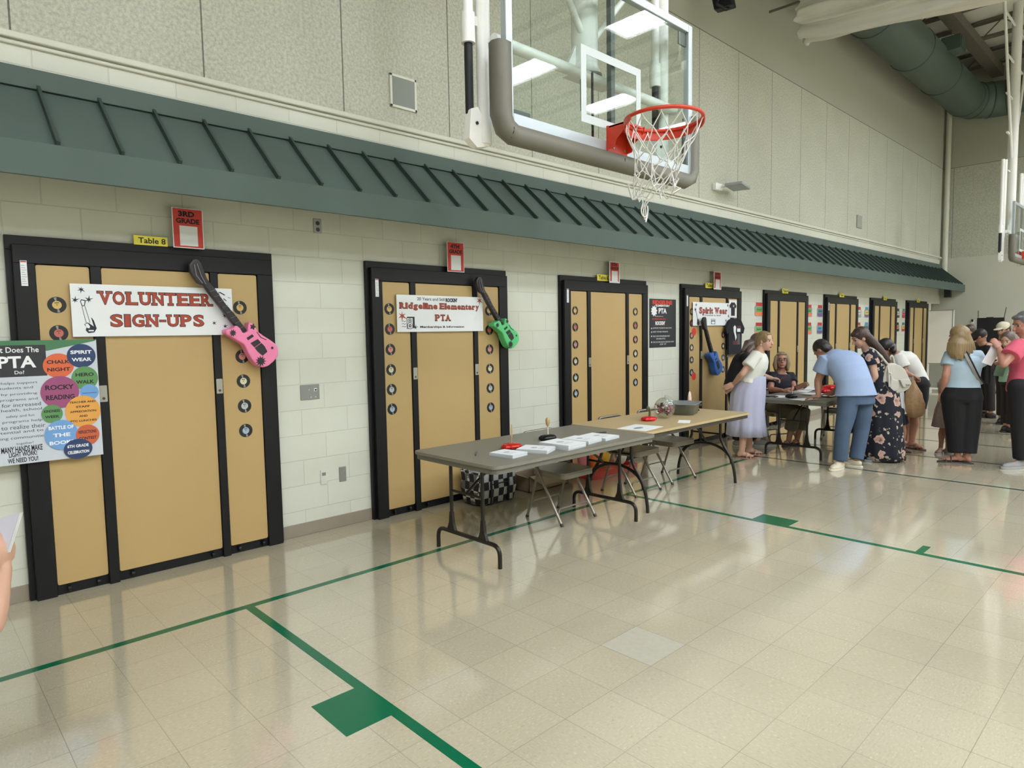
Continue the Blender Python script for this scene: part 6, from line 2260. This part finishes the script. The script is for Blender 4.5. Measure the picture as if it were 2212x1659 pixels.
# ---- man bending over the table
J = settle(jpix(7.45, dict(head=(1775.5, 757, 0.50), neck=(1797, 763, 0.42), shL=(1783, 780, 0.30), shR=(1838, 778, 0.34), elL=(1767, 823, 0.36), wrL=(1768, 856, 0.30), elR=(1822, 826, 0.50), wrR=(1797, 851, 0.42),
                     hipL=(1834, 868, 0.0), hipR=(1864, 866, 0.08), knL=(1820, 932, -0.05), knR=(1861, 928, 0.06), anL=(1815, 991, -0.06), anR=(1849, 990, 0.02), toeL=(1799, 1010, -0.12), toeR=(1845, 1009, 0.14)),
                F=FH * 0.55 + IR * -0.36 + UP * -0.78, U=FH * 0.65 + IR * -0.42 + UP * 0.60, hdL=IR * -0.75 + FH * 0.55 + UP * -0.15, hnL=UP * -1.0, hdR=IR * -0.9 + FH * 0.2, hnR=UP * -1.0, curlL=0.25, curlR=0.5, hs=1.05))
J['toeL'] = J['anL'] + V((-0.165, 0.02, 0)); J['toeL'].z = 0.03
J['toeR'] = J['anR'] + V((0.02, 0.16, 0)); J['toeR'].z = 0.03
J['chest'] = pd(1826, 789, 0.24 + 7.45); J['waist'] = pd(1845, 828, 7.45 + 0.07)
t = person('man in light blue shirt and jeans bending over the far table', (J['anL'].x, J['anL'].y, 0))
hd = make_body(t, J, SKINT, 1.22)
make_shirt(t, J, fab('light blue shirt cloth', '#8fa3c4', rough=0.7, var=0.04), 1.30, 0.10, 0.92, 0.58, 0.026, 'shirt', srad=(0.085, 0.088), flare=0.03)
make_pants(t, J, fab('blue denim', '#44566e', var=0.22, scale=7, bump=0.5), 1.16, 1.97, 0.24, 0.016, 'jeans', (0.10, 0.076, 0.072))
h = MB(); crown(h, hd, 0.97)
soft('hair', h, H_BLACK, t, 0.006, 3)
make_shoes(t, J, M('cream sneaker canvas', '#c9bfa9', 0.7), M('white sneaker sole', '#d5d0c2', 0.6))
# ---- woman in flowered dress
J = settle(jpix(7.87, dict(head=(1858.5, 730, 0.0), neck=(1872, 754, 0), shL=(1879, 765, -0.17), shR=(1879, 764, 0.18), elL=(1890, 813, -0.21), wrL=(1866, 838, -0.10), elR=(1888, 812, 0.2), wrR=(1862, 836, 0.12),
                     hipL=(1903, 852, -0.09), hipR=(1903, 852, 0.09), knL=(1901, 918, -0.09), knR=(1903, 918, 0.09), anL=(1900, 982, -0.08), anR=(1914, 978, 0.1), toeL=(1876, 992, -0.1), toeR=(1892, 988, 0.08)),
                F=IR * -0.88 + FH * 0.12 + UP * -0.42, U=UP * 0.9 + IR * -0.42, hdL=IR * -0.8 + UP * -0.3, curlL=0.4))
J['chest'] = pd(1886, 787, 7.87); J['waist'] = pd(1895, 818, 7.87)
FLW, nt, b_ = new_mat('dark flowered fabric')
tc = node(nt, 'ShaderNodeTexCoord')
def blobs(scale, thr, wob, seed):
    nzv = node(nt, 'ShaderNodeTexNoise'); nzv.inputs['Scale'].default_value = scale * 2.2
    nt.links.new(mapping(nt, tc.outputs['Object'], loc=(seed, seed * 2, 0)), nzv.inputs['Vector'])
    ad = node(nt, 'ShaderNodeVectorMath', operation='MULTIPLY_ADD')
    nt.links.new(nzv.outputs['Color'], ad.inputs[0]); ad.inputs[1].default_value = (wob, wob, wob)
    nt.links.new(mapping(nt, tc.outputs['Object'], loc=(seed, 0, seed)), ad.inputs[2])
    vo = node(nt, 'ShaderNodeTexVoronoi'); vo.inputs['Scale'].default_value = scale
    nt.links.new(ad.outputs[0], vo.inputs['Vector'])
    return mathn(nt, 'LESS_THAN', vo.outputs['Distance'], thr), vo.outputs['Distance']
m1, d1 = blobs(6, 0.34, 0.12, 1.7)
m2, d2 = blobs(15, 0.27, 0.06, 4.1)
cc = mixc(nt, m2, (0.006, 0.007, 0.016), (0.42, 0.38, 0.31))
cc = mixc(nt, m1, cc, ramp(nt, d1, [(0.05, (0.12, 0.06, 0.055)), (0.16, (0.40, 0.23, 0.20)), (0.28, (0.50, 0.34, 0.28))]))
nt.links.new(cc, b_.inputs['Base Color']); b_.inputs['Roughness'].default_value = 0.85
t = person('woman with long brown hair in dark flowered long dress wearing a white backpack', (J['anL'].x, J['anL'].y, 0))
hd = make_body(t, J, SKIN, 1.0)
make_shirt(t, J, FLW, 1.08, 0.1, 0.90, 0.48, 0.02, 'bodice', srad=(0.076, 0.08))
make_skirt(t, J, FLW, [(pd(1896, 815, 7.87), 0.165, 0.145), (pd(1902, 842, 7.87), 0.20, 0.19), (pd(1904, 880, 7.87), 0.215, 0.205), (pd(1904, 930, 7.87), 0.225, 0.22), (pd(1904, 975, 7.87), 0.235, 0.24), (pd(1904, 990, 7.87), 0.235, 0.245)], ripple=7, amp=0.05)
hc, F, U, R, hs = hd
h = MB(); crown(h, hd, 1.02)
h.ell(hc + U * 0.07 + F * 0.04, R * 0.07, F * 0.05, U * 0.03, 14, 8)
for o_, w_ in ((-0.06, 0.05), (0.0, 0.06), (0.06, 0.05)):
    cap(h, [hc - F * 0.06 + R * o_ * 0.8, pd(1877, 738, 7.87) + FH * o_, pd(1893, 757, 7.87) + FH * o_ * 1.3, pd(1907, 778, 7.87) + FH * o_ * 1.5, pd(1914, 796, 7.87) + FH * o_ * 1.3], [w_, w_ * 1.15, w_, w_ * 0.8, w_ * 0.35])
soft('hair', h, H_BROWN, t, 0.008, 3)
make_shoes(t, J, M('dusty teal slip on', '#55656b', 0.6), M('grey slip on sole', '#7d8484', 0.6))

# white backpack on her back
BPW = M('white leather', '#b9b6ac', 0.5, var=0.06, scale=10, bump=0.35, bscale=14)
D_ = 7.80
cp = pd(1925, 815, D_)
t = thing('backpack', 'white leather backpack on the back of the woman in the flowered dress', 'backpack', tuple(cp - UP * 0.18))
K7 = 7.9
out = [(690, 765), (760, 742), (840, 752), (930, 800), (1000, 860), (1042, 950), (1085, 1040), (1105, 1100), (1060, 1190), (960, 1245), (820, 1268), (700, 1245), (612, 1190), (598, 1140), (620, 1000), (655, 860)]
bp_pt = lambda c, d: pd(1830 + c[0] / K7, 690 + c[1] / K7, d)
soft('bag_body', MB().prism([bp_pt(c, D_ - 0.10) for c in out], FH * 0.20), BPW, t, 0.008, 14)
soft('front_pocket', MB().prism([bp_pt(c, D_ - 0.135) for c in ((905, 1035), (985, 1020), (1075, 1015), (1105, 1100), (1065, 1140), (975, 1165), (945, 1130))], FH * 0.10), BPW, t, 0.006, 5)
soft('side_pocket', MB().prism([bp_pt(c, D_ - 0.118) for c in ((750, 950), (800, 1020), (880, 1040), (885, 1160), (860, 1230), (735, 1215))], FH * 0.08), BPW, t, 0.007, 6)
sb = MB()
sb.tube([bp_pt(c, d) for c, d in (((385, 488), 7.74), ((440, 505), 7.70), ((520, 570), 7.68), ((610, 670), 7.68), ((690, 765), 7.70))], 0.013, 8)
sb.tube([bp_pt(c, d) for c, d in (((690, 765), 7.72), ((705, 900), 7.68), ((720, 1150), 7.675))], 0.012, 8)
sb.tube(bez(bp_pt((712, 765), 7.78), bp_pt((755, 470), 7.78), bp_pt((805, 760), 7.78), 10), 0.011, 8)
build('strap', sb, BPW, t)
ds = MB().tube([bp_pt(c, 7.665) for c in ((625, 1075), (680, 1170), (735, 1240))], 0.006, 6)
build('dark_strap', ds, M('dark strap', '#3d3b38', 0.6), t)
build('stud', MB().sph(bp_pt((738, 922), 7.665), 0.012, 10, 6), M('bright stud', '#e4e2da', 0.2, 0.5), t)
build('logo_bar', MB().obox(bp_pt((1035, 1118), D_ - 0.14), IR * 0.02, UP * 0.006, FH * 0.004), M('grey logo metal', '#77777a', 0.4), t)

# ---- woman in white tee bending, with plastic bag
J = settle(jpix(8.66, dict(head=(1913, 753, 0.05), neck=(1931, 764, 0.02), shL=(1942, 776, -0.17), shR=(1946, 772, 0.17), elL=(1955, 806, -0.22), wrL=(1969, 811, -0.30), elR=(1935, 812, 0.2), wrR=(1910, 828, 0.1),
                     hipL=(1984, 834, -0.1), hipR=(1978, 834, 0.1), knL=(1974, 900, -0.1), knR=(1958, 902, 0.1), anL=(1970, 950, -0.08), anR=(1957, 953, 0.1), toeL=(1984, 960, -0.13), toeR=(1942, 962, 0.06)),
                F=IR * -0.8 + UP * -0.5, U=UP * 0.85 + IR * -0.5, hdL=IR * 0.8 + UP * -0.3, hnL=UP * -1.0, curlL=0.9))
J['toeL'] = J['anL'] + IR * 0.05 + TOC * 0.14; J['toeL'].z = 0.03
J['chest'] = pd(1957, 783, 8.66); J['waist'] = pd(1974, 808, 8.66)
t = person('dark haired woman in white tee and black shorts bending forward behind the backpack', (J['anL'].x, J['anL'].y, 0))
hd = make_body(t, J, SKINR, 1.1)
make_shirt(t, J, fab('white tee cloth', '#d3d3cc', bump=0.6), 1.14, 0.10, 0.90, 0.6, 0.024, 'tee', srad=(0.084, 0.09))
make_pants(t, J, fab('black shorts cloth', '#101115'), 1.14, 0.72, 0.22, 0.018, 'shorts', (0.118, 0.112, 0.1))
hc, F, U, R, hs = hd
h = MB(); crown(h, hd, 1.03)
cap(h, [hc - F * 0.08 - U * 0.02, pd(1930, 758, 8.6)], [0.06, 0.04])
soft('hair', h, H_BLACK, t, 0.008, 3)
make_shoes(t, J, M('brown flip flop', '#6b4a38', 0.6), M('brown flip flop sole', '#5a4134', 0.6), True)
# tan plastic bag
PLB = M('tan plastic bag', '#a78660', 0.4, var=0.22, scale=9, bump=1.0, bscale=22)
c = pd(1972, 868, 8.34)
t = thing('plastic_bag', 'tan plastic shopping bag hanging from the hand of the woman in white tee', 'bag', tuple(c - UP * 0.2))
mb = MB()
rings = []
rn = random.Random(9)
for v_, w_, d_ in ((816, 0.012, 0.012), (824, 0.022, 0.02), (834, 0.05, 0.04), (850, 0.098, 0.07), (872, 0.128, 0.095), (888, 0.132, 0.10), (898, 0.10, 0.08), (902, 0.04, 0.03)):
    cc_ = pd(1972 + (v_ - 812) * 0.025, v_, 8.34)
    rings.append([cc_ + IR * (w_ * math.cos(2 * PI * k / 30) * (1 + 0.13 * math.sin(7 * 2 * PI * k / 30 + v_ * 0.13))) + FH * (d_ * math.sin(2 * PI * k / 30) * (1 + 0.10 * math.sin(5 * 2 * PI * k / 30 + v_ * 0.05))) for k in range(30)])
build('sack', MB().loft(rings), PLB, t)
hb = MB()
hb.tube([pd(1968, 826, 8.32), pd(1972, 813, 8.34), pd(1977, 826, 8.34)], 0.008, 8)
build('handle', hb, PLB, t)

# ---- small child between them
J = settle(jpix(8.4, dict(head=(1925, 812, 0.05), neck=(1928, 832, 0.03), shL=(1930, 838, -0.1), shR=(1932, 838, 0.14), elL=(1936, 862, -0.12), wrL=(1928, 880, -0.1), elR=(1936, 862, 0.16), wrR=(1926, 880, 0.14),
                     hipL=(1941, 892, -0.05), hipR=(1943, 892, 0.09), knL=(1941, 922, -0.06), knR=(1950, 920, 0.1), anL=(1944, 957, -0.05), anR=(1951, 953, 0.1), toeL=(1953, 970, -0.1), toeR=(1941, 962, 0.06)),
                F=IR * -0.9 + UP * -0.2, U=UP * 1.0, s=0.62, hs=1.08))
J['toeL'] = J['anL'] + IR * 0.07 + TOC * 0.07; J['toeL'].z = 0.02
J['anL'].z = J['anR'].z = 0.06
t = person('small child in white top and navy shorts standing behind the flowered dress', (J['anL'].x, J['anL'].y, 0))
hd = make_body(t, J, SKIN, 1.05)
make_shirt(t, J, fab('child white top cloth', '#cfd2d0'), 1.2, -0.08, 0.90, 0.6, 0.02, 'top', srad=(0.08, 0.09), flare=0.12)
make_pants(t, J, fab('navy shorts cloth', '#171b2c'), 1.15, 0.85, 0.1, 0.02, 'shorts', (0.11, 0.115, 0.1))
h = MB(); crown(h, hd, 1.0)
soft('hair', h, H_BROWN, t, 0.008, 3)
make_shoes(t, J, M('brown leather shoe', '#4b3429', 0.5), M('dark shoe sole', '#33241d', 0.6))

# ---- woman in pale blue tee seen from behind
J = settle(jpix(7.62, dict(head=(2070, 728, 0.02), neck=(2077, 756, 0.0), shL=(2053, 769, 0.05), shR=(2110, 769, -0.02), elL=(2043, 812, 0.0), wrL=(2036, 847, 0.08), elR=(2126, 806, 0.04), wrR=(2126, 800, 0.27),
                     hipL=(2061, 862, 0.02), hipR=(2094, 862, -0.02), knL=(2066, 925, 0.02), knR=(2092, 925, -0.03), anL=(2068, 986, 0.0), anR=(2088, 986, -0.04), toeL=(2040, 990, 0.1), toeR=(2078, 985, 0.14)),
                F=FH * 0.8 + IR * -0.45 + UP * -0.12, U=UP * 1.0, hdR=FH * 0.6 + UP * 0.4, curlR=0.6, curlL=0.5))
J['toeL'] = J['anL'] + IR * -0.14 + FH * 0.06; J['toeL'].z = 0.03
J['toeR'] = J['anR'] + IR * -0.08 + FH * 0.14; J['toeR'].z = 0.03
t = person('woman with straight blond hair in pale blue tee and wide black trousers seen from behind', (J['anL'].x, J['anL'].y, 0))
hd = make_body(t, J, SKINR, 1.1)
make_shirt(t, J, fab('pale blue tee cloth', '#a6bccb', bump=0.5), 1.10, 0.06, 0.90, 0.5, 0.018, 'tee', srad=(0.076, 0.078))
make_pants(t, J, fab('wide black trousers cloth', '#0e0e11'), 1.14, 1.88, 0.17, 0.018, 'trousers', (0.118, 0.104, 0.092))
hc, F, U, R, hs = hd
h = MB(); crown(h, hd, 1.06)
h.ell(hc + U * 0.05 - F * 0.02, R * 0.096, F * 0.10, U * 0.09, 18, 10)
for k in range(11):
    a = k / 10
    u_ = 2049 + 54 * a
    v_ = 760 + 15 * math.sin(PI * (0.15 + 0.75 * a)) + (2.5 if k % 2 else -1.5)
    d_ = 0.03 - 0.13 * math.sin(PI * (0.1 + 0.8 * a))
    cap(h, [hc + R * ((u_ - 2075) * 0.0021) - F * 0.05 + U * 0.02, pd(2071 + (u_ - 2071) * 0.85, 744, 7.62 + d_ * 0.85), pd(u_, v_ - 9, 7.62 + d_), pd(u_ + 1, v_, 7.62 + d_)], [0.05, 0.034, 0.024, 0.012])
soft('hair', h, H_LONGB, t, 0.007, 3)
make_shoes(t, J, M('dark grey sandal', '#3b3634', 0.5), M('dark sandal footbed', '#4a4340', 0.6), True)
ST = [pd(2081, 756, 7.55), pd(2086, 764, 7.50), pd(2094, 780, 7.475), pd(2104, 800, 7.475), pd(2113, 818, 7.50), pd(2122, 830, 7.56)]
t = thing('shoulder_bag', 'black shoulder bag on a grey strap across the back in the pale blue tee', 'bag', tuple(pd(2130, 828, 7.55)))
rb = MB()
wv = IR * 0.018 + UP * 0.008
for a, c_ in zip(ST, ST[1:]):
    rb.add([a - wv, a + wv, c_ + wv, c_ - wv, a - wv + FH * 0.006, a + wv + FH * 0.006, c_ + wv + FH * 0.006, c_ - wv + FH * 0.006], [(0, 1, 2, 3), (7, 6, 5, 4), (0, 4, 5, 1), (2, 6, 7, 3)])
build('strap', rb, M('grey webbing', '#8c8a86', 0.7), t)
rb = MB()
for a, c_ in zip(ST, ST[1:]):
    a = a + wv * 1.05 + TOC * 0.002; c_ = c_ + wv * 1.05 + TOC * 0.002
    rb.tube([a, c_], 0.008, 6)
build('strap_edge', rb, INK, t)
build('bag_body', MB().loft([[pd(2130, v_, 7.60) + IR * (w_ * math.cos(2 * PI * k / 20)) + FH * (0.05 * math.sin(2 * PI * k / 20)) for k in range(20)] for v_, w_ in ((788, 0.03), (792, 0.046), (822, 0.05), (828, 0.04))]), M('black nylon bag', '#131316', 0.6), t)

# ---- girl behind her
J = settle(jpix(8.19, dict(head=(2063, 795, 0.05), neck=(2058, 816, 0.03), shL=(2042, 822, 0.08), shR=(2058, 822, -0.06), elL=(2036, 848, 0.1), wrL=(2036, 870, 0.08), elR=(2064, 848, -0.04), wrR=(2062, 870, -0.04),
                     hipL=(2041, 882, 0.06), hipR=(2054, 882, -0.03), knL=(2037, 925, 0.05), knR=(2050, 925, -0.03), anL=(2032, 970, 0.04), anR=(2047, 970, -0.03), toeL=(2024, 978, -0.05), toeR=(2056, 978, -0.08)),
                F=IR * -0.5 + FH * 0.7, U=UP * 1.0, s=0.72, hs=1.05))
J['anL'].z = J['anR'].z = 0.065
t = person('young girl in greyish pink dress mostly hidden by the woman in pale blue tee', (J['anL'].x, J['anL'].y, 0))
hd = make_body(t, J, SKINT, 0.95)
PKD = fab('greyish pink dress cloth', '#9f8f8d', var=0.25, scale=40)
make_shirt(t, J, PKD, 1.05, 0.1, 0.90, 0.4, 0.02, 'bodice')
make_skirt(t, J, PKD, [(pd(2048, 862, 8.22), 0.11, 0.09), (pd(2043, 885, 8.22), 0.125, 0.11), (pd(2039, 922, 8.22), 0.135, 0.125)], ripple=8, amp=0.05)
h = MB(); crown(h, hd, 1.0)
soft('hair', h, H_BROWN, t, 0.008, 3)
make_shoes(t, J, M('pinkish grey sneaker', '#8d7d78', 0.7), M('pale shoe sole', '#b5aca5', 0.6))

# ---- man in coral shirt at the right edge
J = settle(jpix(7.35, dict(head=(2212, 700, 0.02), neck=(2219, 727, 0.0), shL=(2202, 748, -0.16), shR=(2238, 747, 0.16), elL=(2168, 786, -0.24), wrL=(2158, 752, -0.06), elR=(2222, 795, 0.22), wrR=(2176, 785, 0.18),
                     hipL=(2206, 842, -0.08), hipR=(2224, 842, 0.1), knL=(2206, 920, -0.08), knR=(2232, 918, 0.1), anL=(2208, 988, -0.06), anR=(2228, 984, 0.12), toeL=(2172, 1000, -0.10), toeR=(2200, 992, 0.08)),
                F=IR * -0.9 + FH * 0.12 + UP * -0.28, U=UP * 1.0 + IR * -0.25, hdL=IR * -0.3 + UP * 0.75 + FH * 0.3, hnL=FH * 1.0, curlL=0.7, hdR=IR * -0.9 + UP * -0.2, hnR=UP * 1.0, curlR=0.6, hs=1.12))
t = person('grey haired man in coral pink shirt holding papers at the right edge', (J['anL'].x, J['anL'].y, 0))
hd = make_body(t, J, SKINR, 1.2, nose=1.15)
make_shirt(t, J, fab('coral pink shirt cloth', '#c4546a', bump=0.5), 1.30, -0.05, 0.92, 0.60, 0.024, 'shirt', srad=(0.08, 0.088))
make_pants(t, J, fab('charcoal trousers cloth', '#17171c'), 1.18, 1.95, 0.2, 0.018, 'trousers', (0.11, 0.09, 0.08))
hc, F, U, R, hs = hd
h = MB(); crown(h, hd, 0.99)
h.ell(hc + U * 0.095 + F * 0.045, R * 0.065, F * 0.055, U * 0.028, 14, 8)
soft('hair', h, H_GREY, t, 0.006, 3)
make_shoes(t, J, M('grey mesh trainer', '#8f9092', 0.7, bump=0.3), M('grey trainer sole', '#a3a4a3', 0.6))
c = pd(2141, 770, 7.33)
tag(build('paper_sheet', MB().obox(c, IR * 0.055 - UP * 0.02, UP * 0.085 + IR * 0.05, FH * 0.002 + V((0, 0, 0.0)))
    .obox(c + IR * 0.03 + UP * 0.05 + FH * 0.012, IR * 0.05 - UP * 0.02, UP * 0.06 + IR * 0.03, FH * 0.0015), M('white handout', '#d5d3d6', 0.7)), 'white papers in the raised hand of the man in coral pink', 'paper')
c = pd(2160, 800, 7.62)
tag(build('paper_sheet', MB().obox(c, IR * 0.055 - UP * 0.008, UP * 0.065 + IR * 0.02, FH * 0.002), M('mint paper', '#8fc0a6', 0.7)), 'mint green paper below the arm of the man in coral pink', 'paper')

# ---- people far away at the end of the hall
def far_person(lab, d, head, F, hairm, topm, sh, hip, kn, an, skin=SKINT, g=1.05, extra=None, arm=None, s_=1.0):
    J = settle(jpix(d, dict(head=head + (0,), neck=((head[0] * 0.55 + sh[0] * 0.45), head[1] + 13.5 * s_, 0), shL=(sh[0] - 7.5, sh[1], 0.12), shR=(sh[0] + 7.5, sh[1], -0.12), elL=(sh[0] - 9, sh[1] + 20, 0.16), elR=(sh[0] + 9, sh[1] + 20, -0.2), wrL=(sh[0] - 4, sh[1] + 34, 0.0), wrR=((arm or (sh[0] + 15, sh[1] + 30)) + (-0.3,)),
                                  hipL=(hip[0] - 6, hip[1], 0.07), hipR=(hip[0] + 6, hip[1], -0.07), knL=(kn[0] - 6, kn[1], 0.05), knR=(kn[0] + 6, kn[1], -0.1), anL=(an[0] - 6, an[1], 0.03), anR=(an[0] + 6, an[1], -0.08), toeL=(an[0] - 12, an[1] + 4, 0.0), toeR=(an[0] + 12, an[1] + 4, -0.12)), F=F, U=UP))
    t_ = person(lab, (J['anL'].x, J['anL'].y, 0))
    hd_ = make_body(t_, J, skin, g, 0.009)
    make_shirt(t_, J, topm, g * 1.05, 0.0, 0.9, 0.7, 0.02, 'top', vox=0.012)
    make_pants(t_, J, fab('dark far trousers', '#1d1a1a'), g, 1.9, 0.16, vox=0.012)
    h_ = MB(); crown(h_, hd_, 1.02)
    if extra == 'long':
        hc_, F_, U_, R_, hs_ = hd_
        cap(h_, [hc_ - F_ * 0.05, hc_ - F_ * 0.11 - U_ * 0.10, hc_ - F_ * 0.10 - U_ * 0.24], [0.075, 0.07, 0.03])
    soft('hair', h_, hairm, t_, 0.01, 3)
    make_shoes(t_, J, M('dark far shoe', '#2d2725', 0.6))
    if extra == 'cap':
        hc_, F_, U_, R_, hs_ = hd_
        c_ = MB().ell(hc_ + U_ * 0.055 - F_ * 0.01, R_ * 0.09, F_ * 0.105, U_ * 0.078, 18, 10).ell(hc_ + U_ * 0.045 + F_ * 0.12, R_ * 0.065, F_ * 0.07, U_ * 0.008, 14, 6)
        soft('baseball_cap', c_, M('cream cap cloth', '#c9c1ac', 0.8), t_, 0.008, 2)
    return t_


far_person('brown haired woman in dark brown top leaning forward beyond the pale blue tee', 12.2, (2095, 717), IR * 0.8 + TOC * 0.2 + UP * -0.4, H_BROWN, fab('dark brown top cloth', '#2e211b'), (2108, 752), (2104, 806), (2126, 812), (2110, 872), extra='long', arm=(2136, 752))
far_person('dark haired person in black bowing down just right of the brown haired woman', 11.4, (2118, 727), IR * 0.7 + TOC * 0.5 + UP * -0.5, H_BLACK, fab('black far top cloth', '#191416'), (2128, 752), (2132, 806), (2132, 836), (2134, 888), extra='long', arm=(2150, 750))
far_person('person in white baseball cap and brown shirt before the black screen', 10.6, (2167, 712), IR * -0.8 + TOC * 0.3 + UP * -0.25, H_BROWN, fab('dark rust shirt cloth', '#4a2f25'), (2168, 746), (2172, 806), (2170, 836), (2170, 888), extra='cap', arm=(2146, 748))
far_person('brown haired woman in mint top beside the man in coral pink', 9.8, (2176, 735), IR * -0.7 + TOC * 0.4 + UP * -0.3, H_BROWN2, fab('mint top cloth', '#8db79f'), (2180, 768), (2182, 824), (2180, 856), (2180, 905), SKIN, extra='long', arm=(2158, 775), g=0.95)

# ---- person at the very left edge, only hand and forearm in view
D0 = 2.05
J = settle(jpix(D0, dict(head=(-150, 640, 0.0), neck=(-165, 810, 0.0), shR=(-190, 925, -0.10), shL=(-205, 905, 0.18), elR=(-20, 1350, -0.02), wrR=(7, 1225, 0.02), elL=(-190, 1270, 0.25), wrL=(-70, 1190, 0.24),
                     hipL=(-210, 1330, 0.1), hipR=(-150, 1330, -0.06), knL=(-210, 1600, 0.1), knR=(-150, 1600, -0.06), anL=(-205, 1850, 0.1), anR=(-150, 1850, -0.06), toeL=(-160, 1880, 0.2), toeR=(-100, 1880, 0.1)),
                F=IR * 0.8 + FH * 0.3 + UP * -0.3, U=UP * 1.0, hdR=UP * 0.9 + IR * 0.12, hnR=IR * -1.0, curlR=0.5, htR=1))
J['toeL'] = J['anL'] + IR * 0.15; J['toeR'] = J['anR'] + IR * 0.15
J['toeL'].z = J['toeR'].z = 0.03
J['shR'] = J['elR'] + (J['shR'] - J['elR']).normalized() * 0.30
t = person('person at the left edge with only a forearm and a hand holding papers showing', (J['anL'].x, J['anL'].y, 0))
hd = make_body(t, J, SKIN, 1.0, 0.006)
STR, nt, b_ = new_mat('brown and white striped cloth')
wv_ = node(nt, 'ShaderNodeTexWave'); wv_.inputs['Scale'].default_value = 12; wv_.bands_direction = 'Z'
tc = node(nt, 'ShaderNodeTexCoord'); nt.links.new(tc.outputs['Object'], wv_.inputs['Vector'])
nt.links.new(mixc(nt, mathn(nt, 'GREATER_THAN', wv_.outputs['Fac'], 0.5), (0.22, 0.15, 0.10), (0.72, 0.70, 0.66)), b_.inputs['Base Color'])
make_shirt(t, J, STR, 1.05, 0.0, 0.9, 0.42, 0.02, 'top')
make_pants(t, J, fab('blue shorts cloth', '#39465e'), 1.05, 0.7, 0.1)
h = MB(); crown(h, hd, 1.03)
soft('hair', h, H_BROWN, t, 0.008, 3)
make_shoes(t, J, M('white canvas shoe', '#c9c7c0', 0.7))
c = pd(-1, 1158, D0 + 0.02)
t = thing('handout', 'white printed papers in the hand at the left edge', 'paper', tuple(c))
for k in range(3):
    build('sheet', MB().obox(c + FH * (0.004 * k - 0.008) + IR * (0.003 * k), IR * 0.05 + UP * 0.012, UP * 0.065 + IR * 0.025, FH * 0.0008), M('lilac white paper', '#c6c5d2', 0.7) if k == 0 else PAPER, t)
finalize()
